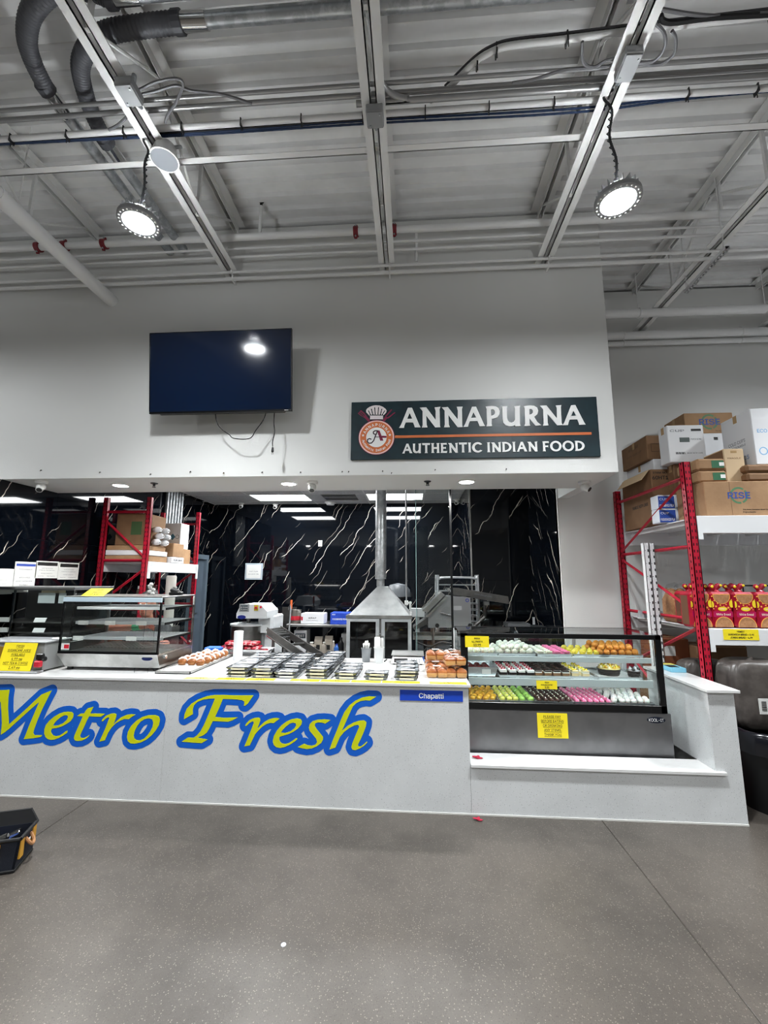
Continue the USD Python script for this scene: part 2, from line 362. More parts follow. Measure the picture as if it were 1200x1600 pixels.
T = Thing('ceiling_vent', 'dark louvred return air grille in the kitchen ceiling between the light panels', 'ceiling vent')
T.part('backing', bx(x0 + .25, y0 + .03, KC + .05, x0 + .85, y0 + .59, KC + .06), M('vent_dark', '#202224', .7))
T.part('frame', cat(bx(x0 + .012, y0 + .012, KC + .004, x0 + .25, y0 + .608, KC + .06), bx(x0 + .85, y0 + .012, KC + .004, x0 + 1.008, y0 + .608, KC + .06), bx(x0 + .25, y0 + .29, KC + .004, x0 + .85, y0 + .33, KC + .02)), tile_m)
for k in range(9): T.part('louvre', rotx(bx(x0 + .25, y0 + .05 + .062 * k, KC + .012, x0 + .85, y0 + .09 + .062 * k, KC + .015), 35, (x0, y0 + .07 + .062 * k, KC + .013)), grey_p)
T.done()

# ================================================================ roof steel
def joist(name, X, y0, y1, label):
    T = Thing(name, label, 'roof joist', 'open web roof joists')
    zt, zb = DECK - .002, JB
    for s in (-1, 1):
        for z, up, ln in ((zt, -1, .075), (zb, 1, .06)):
            T.part('top_chord' if up < 0 else 'bottom_chord', cat(bx(X + s * .016, y0, z, X + s * (.016 + ln), y1, z + up * .007), bx(X + s * .016, y0, z, X + s * .023, y1, z + up * ln)), steel_paint)
    k, y, p = 0, y1 - .12, .62
    while y > max(y0, -1.0):
        a, b = (zt - .04, zb + .03) if k % 2 == 0 else (zb + .03, zt - .04)
        T.part('web_bar', cyl((X, y, a), (X, y - p, b), .012, 8), steel_paint)
        if k % 2 == 0: T.part('web_strut', bx(X - .012, y - p - .012, zb + .01, X + .012, y - p + .012, zt - .01), steel_paint)
        y -= p; k += 1
    T.done((X, y1, zb))
JX = [-3.3, -1.79, -.232, 1.27]
for X, lab in zip(JX, ('white roof joist above the thick white drain pipe on the left', 'white roof joist carrying the left hanging lamp', 'white roof joist in the middle, its end above the header wall', 'white roof joist carrying the right hanging lamp')):
    joist('roof_joist', X, -8.9, HY, lab)
joist('roof_joist', 2.77, -8.9, WY, 'white roof joist right of the header wall, with the slotted channel beside it')
joist('roof_joist', 4.23, -8.9, WY, 'white roof joist cut by the right edge of the picture')
joist('roof_joist', -4.85, -8.9, HY, 'white roof joist beyond the left edge of the picture')
def pipe(name, label, cat_, pts, r, mat, n=12, smooth=0, group=None, extra=()):
    T = Thing(name, label, cat_, group); T.part('pipe', tube(pts, r, n, smooth), mat, smooth=40)
    for nm, m, mt in extra: T.part(nm, m, mt, smooth=40)
    return T.done()
def xline(u0, v0, u1, v1, Y, x0=-5.2, x1=6.5):
    a, b = at(u0, v0, 1, Y), at(u1, v1, 1, Y); z = lambda x: (a[2] + b[2]) / 2
    return [(x0, Y, z(x0)), (x1, Y, z(x1))]
T = Thing('bridging_angle', 'white steel bridging angle running across under all the roof joists', 'steel angle')
zb = JB + .066
T.part('angle', cat(bx(-5.2, 2.64, zb, 6.4, 2.69, zb + .006), bx(-5.2, 2.684, zb, 6.4, 2.69, zb + .05)), steel_paint)
for X in JX + [2.77]: T.part('clip', bx(X - .03, 2.67, zb - .004, X + .03, 2.70, zb + .07), steel_paint)
T.done()
sp = at(600, 360, 2, 4.86); SY, SZ = sp[1], sp[2]
red_cpl = M('red_coupling', '#7c1f28', .5)
T = Thing('sprinkler_pipe', 'white sprinkler main with dark red couplings running across the roof joists', 'pipe')
T.part('pipe', tube([(-5.2, SY, SZ), (6.4, SY, SZ)], .032, 14), pipe_paint, smooth=40)
for u, v in ((60, 387), (101, 384), (163, 380), (556, 364), (616, 357)):
    p = at(u, v, 1, SY); p[2] = SZ
    c = T.part('coupling', cat(cyl(p - (.022, 0, 0), p + (.022, 0, 0), .046, 14), cbox(p + (0, 0, .055), (.03, .018, .03), .004), cbox(p - (0, 0, .055), (.03, .018, .03), .004)), red_cpl, smooth=40)
    T.part('bolt', cat(cyl(p + (0, -.02, .055), p + (0, .02, .055), .008, 6), cyl(p + (0, -.02, -.055), p + (0, .02, -.055), .008, 6)), galv, under=c)
p = at(407, 318, 1, SY); q = at(406, 360, 1, SY); q[2] = SZ
T.part('branch', tube([q, (q[0], q[1], p[2] - .03)], .016, 10), pipe_paint, smooth=40)
T.part('sprinkler_head', cat(cyl((q[0], q[1], p[2] - .03), (q[0], q[1], p[2]), .014, 8), lathe([(0, .028), (.026, .022), (.02, .012), (.008, 0)], (q[0], q[1], p[2]), 12)), black_p)
p = at(1118, 284, 1, SY); q = at(1128, 345, 1, SY); q[2] = SZ
T.part('branch', tube([q, (q[0], q[1] - .02, p[2] - .03)], .016, 10), pipe_paint, smooth=40)
T.part('sprinkler_head', cat(cyl((q[0], q[1] - .02, p[2] - .03), (q[0], q[1] - .02, p[2]), .014, 8), lathe([(0, .028), (.026, .022), (.02, .012), (.008, 0)], (q[0], q[1] - .02, p[2]), 12)), black_p)
p = at(650, 340, 1, 3.7)
T.part('drop', tube([(p[0], SY, SZ), (p[0], 3.70, SZ - .05), (p[0], 3.74, at(650, 408, 1, 3.74)[2])], .014, 8), pipe_paint, smooth=40)
T.done()
for k, (v, r, Y, lab) in enumerate(((378, .011, 3.60, 'uppermost thin white conduit just below the sprinkler main'), (391, .012, 3.64, 'thin white conduit, second below the sprinkler main'),
                               (415, .014, 3.72, 'thin white conduit, just above the lowest one at the wall top'), (426, .019, 3.755, 'lowest white conduit, running along the top of the bright wall'))):
    z = at(600, v, 1, Y)[2]
    T = Thing('wall_conduit', lab, 'conduit', 'white conduits along the wall top')
    T.part('pipe', tube([(-5.2, Y, z), (6.4, Y, z)], r, 10), pipe_paint, smooth=40)
    for X in JX[1:]: T.part('clip', bx(X + .02, Y - r - .004, z - r - .004, X + .035, HY if Y > 3.7 else Y + r, z + r + .004), steel_paint)
    T.done()
for k, (v, r, Y, lab) in enumerate(((491, .047, 4.60, 'upper white round pipe high on the rear wall at right'), (526, .052, 4.98, 'thick white round pipe low on the rear wall at right'), (538, .03, 4.99, 'thinner white pipe directly under the thick one on the rear wall'))):
    z = at(950, v, 1, Y)[2]
    T = Thing('rear_pipe', lab, 'pipe', 'white pipes along the rear wall'); T.part('pipe', tube([(1.83, Y, z), (6.6, Y, z)], r, 16), pipe_paint, smooth=40)
    for X in (2.55, 3.9): T.part('hanger', cat(tube([(X, Y + (r + .005) * math.cos(t), z + (r + .005) * math.sin(t)) for t in np.linspace(0, 6.28, 17)], .005, 6), cyl((X, Y, z + r), (X, Y, z + r + (.45 if k == 0 else .03)), .005, 6)), steel_paint)
    T.done()
T = Thing('drain_pipe', 'thick white drain pipe slanting down to the wall at left', 'pipe')
X = -3.05; T.part('pipe', tube([(X, -2, 4.42), (X, HY, 4.42)], .062, 18), pipe_paint, smooth=40)
for y in (2.62, .6): T.part('coupling', cyl((X, y - .05, 4.42), (X, y + .05, 4.42), .067, 18), pipe_paint, smooth=40)
T.part('hanger', cat(cyl((X, 2.75, 4.48), (X, 2.75, DECK), .005, 6), cyl((X, 1.2, 4.48), (X, 1.2, DECK), .005, 6)), steel_paint)
T.done()

# steel pipes with flexible hose bends
DZ = 4.88
def duct(label, bend, xend, v_end, ywall, r=.047):
    T = Thing('flexible_duct', label, 'duct', 'metal pipes with grey hose bends')
    pts = [at(u, v, 2, DZ) for u, v in bend]; sp_ = smooth_path(pts, 26); n = len(sp_)
    rad = r * 1.12 * (1 + .05 * np.sin(np.arange(n) * math.pi / 1.5))
    m = tube(sp_, r, 14); T.part('hose', tube(sp_, list(rad), 14), flex_m, smooth=60)
    a, b = pts[0], pts[-1]
    T.part('wall_run', tube([a - (0, .06, 0), (a[0] + .02, ywall, DZ)], r * .86, 16), galv, smooth=40)
    T.part('cross_run', tube([b - (.06, 0, 0), (xend, b[1], DZ)], r * .86, 16), galv, smooth=40)
    for p, q in ((a + (0, .02, 0), a + (.004, .17, 0)), (b + (-.02, 0, 0), b + (.17, 0, 0))): T.part('coupling', cyl(p, q, r * 1.02, 16), chrome, smooth=40)
    T.part('hose_clamp', cyl(a - (0, .03, 0), a + (0, .02, 0), r * 1.25, 14), flex_m); T.part('hose_clamp', cyl(b - (.03, 0, 0), b + (.02, 0, 0), r * 1.25, 14), flex_m)
    T.part('end_cap', ball((a[0] + .02, ywall, DZ), r * .95, 2, ), galv, smooth=True) if ywall < HY - .06 else None
    T.done()
duct('outer grey hose bend and metal pipe at the top left corner', [(72, 138), (52, 98), (42, 60), (50, 18), (84, -16), (135, -18), (172, -6)], 5.5, 0, 3.72)
duct('inner grey hose bend and metal pipe behind the left joist', [(166, 222), (146, 182), (131, 138), (126, 100), (142, 68), (172, 50), (225, 41), (280, 35)], 5.5, 0, 3.70)

# conduits across the picture, with cables strapped under them
for lab, Y, z, r, m in (('grey metal conduit above the white one, passing over the junction boxes', 2.35, 4.76, .016, conduit_m), ('pale conduit just above the network cables', 2.44, 4.72, .019, pipe_paint), ('second grey conduit beside the first one at right', 2.29, 4.76, .013, conduit_m)):
    T = Thing('cross_conduit', lab, 'conduit', 'conduits crossing the ceiling'); T.part('pipe', tube([(-5.5, Y, z), (6.5, Y, z)], r, 10), m, smooth=40)
    if r > .018:
        for x in np.arange(-4.1, 3.2, .42): T.part('cable_tie', cat(bx(x, Y - r - .003, z - r - .02, x + .006, Y + r + .003, z + r + .003), bx(x, Y - .004, z - r - .05, x + .004, Y, z - r)), black_rub)
    T.done()
T = Thing('bent_conduit', 'grey conduit coming down beside the middle joist and bending right', 'conduit')
zc = 4.70; b = [at(u, v, 2, zc) for u, v in ((586, -40), (589, 60), (592, 110), (600, 135), (616, 149), (640, 155), (680, 154))]
T.part('pipe', tube(b + [(6.5, b[-1][1] + .0, zc)], .019, 10, 6), conduit_m, smooth=40)
T.done()
T = Thing('rising_conduit', 'white conduit rising to the right in a slanted offset, dark cables strapped on top', 'conduit')
zc = 4.80; b = [at(u, v, 2, zc) for u, v in ((672, 157), (695, 143), (740, 99), (770, 80), (800, 71), (880, 62), (1000, 47), (1200, 24), (1300, 12))]
T.part('pipe', tube(b, .018, 10, 5), pipe_paint, smooth=40)
T.part('cable', tube([p + (0, -.01, .03) for p in b[1:]], .008, 6, 5), M('grey_cable', '#4c4c50', .6))
for i in (2, 3, 5, 6, 7): T.part('cable_tie', cat(cbox(b[i] + (.02, 0, .0), (.008, .05, .07)), cbox(b[i] + (.02, -.02, -.05), (.005, .005, .06))), black_rub)
T.done()
for k, (vl, vr, lab) in enumerate((((595, 184), (1200, 133), 'black cable hanging along the ceiling conduits, uppermost'), ((595, 187), (1200, 140), 'dark blue network cable below the black cable'), ((595, 192), (1200, 143), 'lowest dark blue network cable under the conduits'))):
    Y = 2.47 + .01 * k; a, b = at(*vl, 1, Y), at(*vr, 1, Y); z0 = at(0, 222 + 2 * k, 1, Y)
    pts = [(-5, Y, z0[2]), z0, at(300, 205 + 3 * k, 1, Y), a, at(900, (vl[1] + vr[1]) / 2 + 4 + 2 * k, 1, Y), b, (6, Y, b[2])]
    single('ceiling_cable', tube(pts, .007, 6, 8), black_rub if k == 0 else blue_cable, lab, 'cable', 'cables along the ceiling')
# junction boxes and loose flexible conduits
def jbox(u, v, w, h, tilt, label):
    p = at(u, v, 2, 4.58); T = Thing('junction_box', label, 'junction box')
    T.part('box', rotz(cbox(p, (w, h, .06), .006), tilt, p), grey_p)
    T.part('cover', rotz(cbox(p - (0, 0, .033), (w * .92, h * .92, .006), .002), tilt, p), M('box_cover', '#8f9193', .5))
    T.part('screw', cat(*[cyl(p + (sx * w * .3, sy * h * .3, -.036), p + (sx * w * .3, sy * h * .3, -.042), .005, 6) for sx, sy in ((-1, 1), (1, -1))]), galv)
    T.part('nipple', cat(cyl(p + (0, h * .5, .0), p + (0, h * .5 + .05, .03), .012, 8), cyl(p + (.02, 0, .02), p + (.02, 0, .12), .014, 8)), galv)
    T.done()
jbox(202, 143, .11, .13, 0, 'grey square junction box on the joist above the left lamp')
jbox(586, 181, .11, .11, 0, 'grey square junction box on the middle joist')
jbox(982, 100, .10, .15, 0, 'grey oblong junction box on the joist above the right lamp')
def loose(label, pts, z=4.66, r=.009, m=None):
    single('flexible_conduit', tube([at(u, v, 2, z) for u, v in pts], r, 7, 8), m or M('bx_cable', '#77777a', .5, .3), label, 'cable', 'loose flexible conduits')
loose('grey flexible conduit looping right from the left junction box', [(218, 140), (245, 128), (275, 123), (286, 132), (275, 160), (262, 180), (258, 192)])
loose('grey flexible conduit swooping from the left box to the long conduit', [(220, 148), (245, 142), (275, 134), (300, 142), (345, 147), (394, 162)])
loose('grey flexible conduit running left behind the left joist', [(208, 165), (200, 180), (185, 195), (170, 203)])
loose('grey flexible conduit bulging right beside the right junction box', [(998, 100), (1030, 100), (1052, 86), (1056, 62), (1050, 48)])
loose('inner grey flexible conduit looping right of the right junction box', [(998, 98), (1022, 95), (1038, 75), (1038, 52), (1020, 33)])
loose('grey flexible conduit trailing left from the right junction box', [(968, 90), (945, 96), (925, 106), (880, 110), (835, 124), (800, 130)])
loose('grey flexible conduit curling down left of the right junction box', [(966, 92), (950, 104), (920, 104), (910, 92), (910, 65)])
loose('black coil of cable at the top right corner', [(1032, 24), (1036, 32), (1052, 35), (1090, 30), (1130, 26), (1210, 22)], r=.014, m=black_rub)
loose('dark cable running up to the top of the right joist', [(1026, 13), (1080, 22), (1130, 25), (1210, 20)], r=.01)
T = Thing('ceiling_speaker', 'round grey ceiling speaker beside the left roof joist', 'speaker')
p = at(257, 249, 2, 4.55)
T.part('can', lathe([(0, .10), (.07, .10), (.09, 0.005), (.098, 0), (.098, -.008), (.088, -.008)], p, 32), steel_paint, smooth=40)
T.part('grille', lathe([(0, -.006), (.089, -.006), (.089, 0), (0, 0)], p, 32), M('grille_grey', '#7d8086', .7))
T.part('bracket', cat(cyl(p + (0, .0, .10), p + (0, 0, .16), .006, 6), bx(p[0] - .03, p[1] - .01, p[2] + .09, p[0] + .12, p[1] + .01, p[2] + .10)), galv)
T.done()
T = Thing('slotted_channel', 'white slotted steel channel hung on thin rods at the right', 'steel channel')
a, b = at(1072, 458, 2, 4.45), at(1137, 389, 2, 4.45)
n = 15; L = b - a
T.part('channel', cat(*[hexa([a + L * t0 + (s * .02, 0, z) for s in (-1, 1) for z in (0, .003)], [a + L * t1 + (s * .02, 0, z) for s in (-1, 1) for z in (0, .003)]) for t0, t1 in [(k / n, (k + .42) / n) for k in range(n)] + [(1 - .01, 1)]],
                   *[hexa([a + (s * .02, 0, 0), a + (s * .009, 0, 0), a + (s * .02, 0, .003), a + (s * .009, 0, .003)], [b + (s * .02, 0, 0), b + (s * .009, 0, 0), b + (s * .02, 0, .003), b + (s * .009, 0, .003)]) for s in (-1, 1)],
                   *[hexa([a + (s * .02, 0, 0), a + (s * .017, 0, 0), a + (s * .02, 0, .03), a + (s * .017, 0, .03)], [b + (s * .02, 0, 0), b + (s * .017, 0, 0), b + (s * .02, 0, .03), b + (s * .017, 0, .03)]) for s in (-1, 1)]), white_steel)
T.part('backing', hexa([a + (s * .017, 0, z) for s in (-1, 1) for z in (.026, .029)], [b + (s * .017, 0, z) for s in (-1, 1) for z in (.026, .029)]), black_p)
for t in (.03, .93):
    p = a + L * t; T.part('rod', cyl(p + (0, 0, .02), (p[0], p[1], DECK), .005, 6), steel_paint)
T.done()

# high bay lamps
lens_glow = glow('lamp_lens', (.94, .98, 1.0), LAMP)
up_glow = glow('lamp_uplight', (.94, .98, 1.0), UP)
def highbay(name, x, y, z, label, cord=True):
    T = Thing(name, label, 'hanging lamp', 'round high bay lamps')
    r = .13; c = (x, y, z)
    T.part('housing', lathe([(0, .10), (.05, .10), (.055, .06), (.10, .045), (r, .03), (r, .004), (r - .006, 0), (.098, 0), (.098, .006)], c, 36), grey_p, smooth=35)
    f = T.part('lens', lathe([(0, -.006), (.06, -.004), (.094, 0), (.097, .006), (0, .008)], c, 36), lens_glow, smooth=40)
    T.part('uplight_ring', lathe([(.028, .1005), (.049, .1005), (.049, .103), (.028, .103), (.028, .1005)], c, 36), up_glow)
    T.part('bezel', cat(*[cbox((x + .117 * math.cos(t), y + .117 * math.sin(t), z - .001), (.008, .008, .006)) for t in np.arange(0, 6.28, .26)]), white_p)
    T.part('fin', cat(*[rotz(bx(x + .055, y - .002, z + .045, x + .115, y + .002, z + .085), math.degrees(t), c) for t in np.arange(0, 6.28, .35)]), grey_p)
    T.part('hook', tube([(x + .018 * math.cos(t), y, z + .125 + .025 * math.sin(t)) for t in np.linspace(-1.5, 4.2, 14)], .004, 6), galv)
    if cord:
        pts = [(x, y, z + .14), (x + .012, y, z + .3), (x - .01, y + .01, z + .48), (x + .014, y, JB - .10), (x - .03, y, JB + .0), (x + .03, y, JB + .05)]
        T.part('cord', tube(pts, .0075, 7, 8), black_rub)
        T.part('chain', tube([(a + .012 * (-1) ** k, b + .008, c_) for k, (a, b, c_) in enumerate(smooth_path(pts[:4], 7))], .004, 5), M('chain_dark', '#3b3c40', .4, .8))
    T.done()
    sl = UsdLux.SphereLight.Define(stage, T.path + '/beam'); sl.CreateRadiusAttr(.09); sl.CreateIntensityAttr(BEAM); sl.CreateColorAttr(Gf.Vec3f(.94, .98, 1.0)); sl.CreateNormalizeAttr(False)
    sl.AddTranslateOp().Set(Gf.Vec3d(*map(float, np.array((x, y, z - .10)) - T.base)))
    sh = UsdLux.ShapingAPI.Apply(sl.GetPrim()); sh.CreateShapingConeAngleAttr(62.0); sh.CreateShapingConeSoftnessAttr(1.0)
    return T
highbay('high_bay_lamp', -1.815, 2.43, 3.966, 'lit round lamp hanging on a dark cord at the left, above the television')
highbay('high_bay_lamp', 1.25, 2.36, 3.874, 'lit round lamp hanging on a dark cord at the right, above the long sign')
for i, x in enumerate((-4.9, -1.82, 1.25, 4.33)):
    for j, y in enumerate((2.4, -1.1, -4.6)):
        if (i in (1, 2) and j == 0) or (i == 0 and j): continue
        highbay('high_bay_lamp', x - .3 * (i == 3), y + .6 * (i == 3 and j == 0), 3.95, 'lit high bay lamp outside the picture, %s row, %s' % (('same', 'second', 'rearmost')[j], ('far left', 'inner left', 'inner right', 'far right')[i]))

# ================================================================ on the header wall
# television on a tilted bracket
TVC = np.array([-1.743, 3.59, 3.49]); TW, TH = 1.335, .752
def tvm(m): return mv(rotx(m, 8), *TVC)          # modelled facing -y about its centre, then tipped forward
T = Thing('television', 'large black wall television tilted down above the counter', 'television')
T.part('screen', tvm(bx(-TW / 2 + .008, -.022, -TH / 2 + .02, TW / 2 - .008, -.020, TH / 2 - .008)), M('tv_screen', '#0b1b35', .10, spec=.6))
T.part('bezel', tvm(cat(bx(-TW / 2, -.024, -TH / 2, TW / 2, .0, -TH / 2 + .02, .002), bx(-TW / 2, -.024, TH / 2 - .008, TW / 2, .0, TH / 2, .002), bx(-TW / 2, -.024, -TH / 2 + .02, -TW / 2 + .008, .0, TH / 2 - .008), bx(TW / 2 - .008, -.024, -TH / 2 + .02, TW / 2, .0, TH / 2 - .008))), black_fr)
T.part('back_shell', tvm(cat(bx(-TW / 2 + .004, -.019, -TH / 2 + .004, TW / 2 - .004, .012, TH / 2 - .004), bx(-TW / 2 + .07, .010, -TH / 2 + .0, TW / 2 - .07, .05, TH / 2 - .22, .012))), black_p)
T.part('badge', tvm(cbox((TW / 2 - .05, -.0245, -TH / 2 + .010), (.035, .001, .006))), white_p)
T.part('bracket', cat(bx(TVC[0] - .25, HY - .03, 3.35, TVC[0] + .25, HY, 3.65), cyl((TVC[0], HY - .03, 3.5), (TVC[0], 3.64, 3.5), .03, 10), bx(TVC[0] - .2, 3.635, 3.40, TVC[0] + .2, 3.655, 3.60)), black_p)
T.done()
def wire(label, px, Y, r=.0042):
    return tube([at(u, v, 1, Y) for u, v in px], r, 6, 7)
single('television_cable', wire('', [(334, 615), (336, 640), (339, 660), (347, 671), (358, 679), (366, 685), (390, 685), (400, 672), (412, 655), (416, 640), (417, 615)], 3.675), black_rub, 'black cord drooping in a loop below the television', 'cord')
T = Thing('plug_cable', 'short black cord with a plug hanging below the television', 'cord')
px = [(431, 612), (429, 640), (428, 660), (429, 675), (426, 690), (426, 698)]
T.part('cord', wire('', px, 3.675), black_rub)
p = at(426, 700, 1, 3.675); T.part('plug', cat(hullballs((*p, .009), (*(p - (0, 0, .03)), .012)), cbox(p - (.005, 0, .05), (.002, .006, .02)), cbox(p - (-.005, 0, .05), (.002, .006, .02))), black_rub)
T.done()

# long sign
A, B = at(551, 631, 1, HY - .02), at(937, 716, 1, HY - .02)
SX0, SX1, SZ1, SZ0 = -.562, 1.668, 3.262, 2.705
SYF = HY - .022
navy = M('sign_teal', '#0d2b33', .35, var=(6, '#0a222a', .4, .6)); sw = M('sign_white', '#efefee', .5); orange = M('sign_orange', '#d3713c', .5); maroon = M('sign_maroon', '#7d1b40', .5)
T = Thing('wall_sign', 'long dark teal restaurant sign with white lettering and round emblem', 'sign')
board = T.part('board', bx(SX0, SYF, SZ0, SX1, HY, SZ1, .002), navy)
def sgn(u, v):
    p = at(u, v, 1, SYF); return (p[0], p[2])
def traced(pts, o, s): return [sgn(o[0] + x / s, o[1] + y / s) for x, y in pts]
LETTERS = [
 ('A', 0, [(25,330),(50,290),(130,93),(178,92),(262,290),(280,322),(210,322),(205,300),(190,265),(105,265),(90,300),(85,328)], [(122,222),(180,220),(150,155)]),
 ('N', 0, [(268,92),(345,88),(455,235),(455,130),(442,88),(512,82),(502,110),(505,300),(512,320),(450,322),(345,185),(350,290),(360,322),(293,325),(302,295),(300,130)], None),
 ('N', 0, [(525,88),(598,84),(712,228),(714,125),(702,82),(772,80),(764,105),(766,295),(772,318),(712,320),(605,180),(610,290),(622,320),(552,322),(562,290),(560,125)], None),
 ('A', 0, [(778,318),(800,282),(880,82),(928,80),(1018,280),(1035,308),(968,310),(962,288),(945,248),(855,250),(842,285),(835,315)], [(870,212),(930,208),(898,145)]),
 ('P', 0, [(1040,78),(1110,73),(1160,78),(1192,98),(1207,135),(1200,175),(1178,203),(1140,218),(1112,221),(1110,280),(1118,308),(1048,312),(1057,280),(1051,108)], [(1103,112),(1128,114),(1146,130),(1149,152),(1138,174),(1120,183),(1104,186)]),
 ('U', 1, [(98,72),(160,70),(155,95),(157,195),(165,228),(182,245),(205,250),(230,240),(244,215),(241,95),(235,70),(302,65),(296,90),(298,265),(305,290),(246,293),(243,277),(215,290),(180,292),(140,280),(115,250),(106,200),(104,95)], None),
 ('R', 1, [(338,68),(410,62),(455,66),(488,86),(500,120),(490,158),(455,188),(490,245),(535,280),(470,286),(425,232),(402,202),(404,262),(412,285),(345,290),(355,262),(350,95)], [(402,100),(423,100),(440,116),(441,136),(428,156),(403,163)]),
 ('N', 1, [(518,65),(590,62),(705,205),(704,92),(692,62),(755,58),(749,82),(757,255),(770,278),(708,280),(600,155),(604,255),(615,282),(550,286),(560,258),(553,105)], None),
 ('A', 1, [(768,280),(788,248),(862,60),(908,57),(1005,248),(1022,272),(952,275),(945,252),(930,215),(845,218),(834,250),(828,278)], [(862,178),(915,175),(888,120)])]
GL = {}
for ch, k, out, hole in LETTERS:
    o, s = (((620, 625), 7.5), ((770, 625), 1200 / 170))[k]
    g = sg.Polygon(traced(out, o, s), [traced(hole, o, s)] if hole else None).buffer(0)
    T.part('letter', slab_y(g, SYF, .006), sw, under=board)
    if ch not in GL:
        x0, y0, x1, y1 = g.bounds; GL[ch] = affinity.scale(affinity.translate(g, -x0, -y0), 1 / (y1 - y0), 1 / (y1 - y0), origin=(0, 0))
def flare(x, y0, y1, w=.21, f=.05): return P((x - f, y0), (x + w + f, y0), (x + w, y0 + .14), (x + w, y1 - .14), (x + w + f, y1), (x - f, y1), (x, y1 - .14), (x, y0 + .14))
def bar(x0, x1, y, w=.17): return P((x0, y), (x1, y), (x1 + .03, y + w / 2), (x1, y + w), (x0, y + w))
def ellip(rx, ry, cx, cy): return affinity.scale(sg.Point(cx, cy).buffer(1, 12), rx, ry)
GL['I'] = flare(.05, 0, 1)
GL['T'] = unary_union([flare(.28, 0, 1), P((0, .83), (.77, .83), (.79, 1.02), (-.02, 1.02))])
GL['H'] = unary_union([flare(.05, 0, 1), flare(.58, 0, 1), rect(.2, .42, .6, .59)])
GL['E'] = unary_union([flare(.05, 0, 1), P((.1, 0), (.62, -.02), (.67, .2), (.6, .17), (.1, .16)), P((.1, .84), (.6, .83), (.64, .8), (.62, 1.01), (.1, 1)), P((.1, .42), (.5, .43), (.55, .38), (.55, .64), (.5, .58), (.1, .58))])
GL['F'] = unary_union([flare(.05, 0, 1), P((.1, .84), (.6, .83), (.64, .8), (.62, 1.01), (.1, 1)), P((.1, .42), (.5, .43), (.55, .38), (.55, .64), (.5, .58), (.1, .58))])
GL['O'] = ellip(.55, .53, .55, .5).difference(ellip(.32, .34, .55, .5))
GL['C'] = ellip(.55, .53, .55, .5).difference(ellip(.32, .34, .58, .5)).difference(P((.7, .28), (1.3, .1), (1.3, .9), (.7, .72)))
GL['D'] = unary_union([flare(.05, 0, 1), ellip(.62, .5, .3, .5).intersection(rect(.15, 0, 1.2, 1))]).difference(ellip(.42, .335, .27, .5).intersection(rect(.26, 0, 1.2, 1)))
adv, parts = 0, []
for ch in 'AUTHENTIC INDIAN FOOD':
    if ch == ' ': adv += .38; continue
    g = GL[ch]; x0, _, x1, _ = g.bounds; parts.append(affinity.translate(g, adv - x0, 0)); adv += x1 - x0 + (.035 if ch in 'A' else .09)
xa, za = sgn(628.4, 708.5); xb, zb_ = sgn(915.2, 706)
h = .092; kx = (xb - xa) / adv
for g in parts: T.part('letter', slab_y(affinity.translate(affinity.scale(g, kx, h, origin=(0, 0)), xa, za - .001), SYF, .006), sw, under=board)
xr, zr = sgn(617, 681); xr1, zr1 = sgn(924, 677.5)
T.part('stripe', slab_y(rect(xr, zr1 - .011, xr1, zr1 + .013), SYF, .004), orange, under=board)
# round emblem with a chef's hat, a spatula and a fork
C0 = sgn(588.2, 683.5); RR = .163
em = T.part('emblem', slab_y(ring(C0, RR, .012), SYF, .005), M('emblem_pink', '#f0c9c4', .5))
T.part('ring', slab_y(ring(C0, RR - .012, .062), SYF, .0045), orange, under=em)
T.part('edge', slab_y(ring(C0, RR + .005, .006), SYF, .003), maroon, under=em)
T.part('centre', slab_y(sg.Point(C0).buffer(RR - .068, 12), SYF, .005), sw, under=em)
cx, cz = C0
def em_xy(pts): return [sgn(545 + x * .075, 625 + y * .075) for x, y in pts]
hat = P(*em_xy([(440,405),(445,345),(420,320),(395,290),(362,255),(360,215),(385,180),(430,150),(490,125),(560,113),(640,118),(710,145),(760,180),(790,220),(780,260),(745,300),(720,320),(712,345),(715,405)]))
slots = unary_union([sg.LineString(em_xy(l)).buffer(.004) for l in ([(540,160),(552,300)], [(620,160),(608,300)], [(470,190),(500,305)], [(690,190),(660,305)], [(410,225),(450,305)], [(750,225),(700,305)], [(440,318),(715,318)])])
T.part('hat', slab_y(hat.difference(slots), SYF, .005), M('hat_white', '#e9dfe0', .5), under=em)
spat = unary_union([P(*em_xy([(190,280),(255,212),(330,275),(370,330),(330,375),(250,330)])), sg.LineString(em_xy([(345, 350), (415, 425)])).buffer(.012)]).difference(unary_union([sg.LineString(em_xy(l)).buffer(.004) for l in ([(225,275),(305,345)], [(250,255),(325,320)])]))
T.part('spatula', slab_y(spat, SYF, .003), maroon, under=em)
T.part('fork', slab_y(unary_union([sg.LineString(em_xy(l)).buffer(w) for l, w in (([(730,425),(775,370),(770,340),(885,210)], .006), ([(775,370),(820,375),(955,270)], .006), ([(730,425),(770,375)], .012))]), SYF, .003), maroon, under=em)
T.part('initial', slab_y(unary_union([P(*em_xy([(590,640),(640,638),(722,852),(655,852)])), sg.LineString(em_xy([(700, 770), (770, 772)])).buffer(.009)]), SYF - .005, .002), maroon, under=em)
T.part('flourish', slab_y(sg.LineString(em_xy([(545,720),(515,705),(512,670),(545,645),(600,645),(560,740),(520,850),(475,900),(420,905),(388,870),(395,825),(430,808),(465,820)])).buffer(.0045).union(sg.LineString(em_xy([(545, 775), (680, 775)])).buffer(.003)), SYF - .005, .002), M('emblem_dark', '#2a1424', .5), under=em)
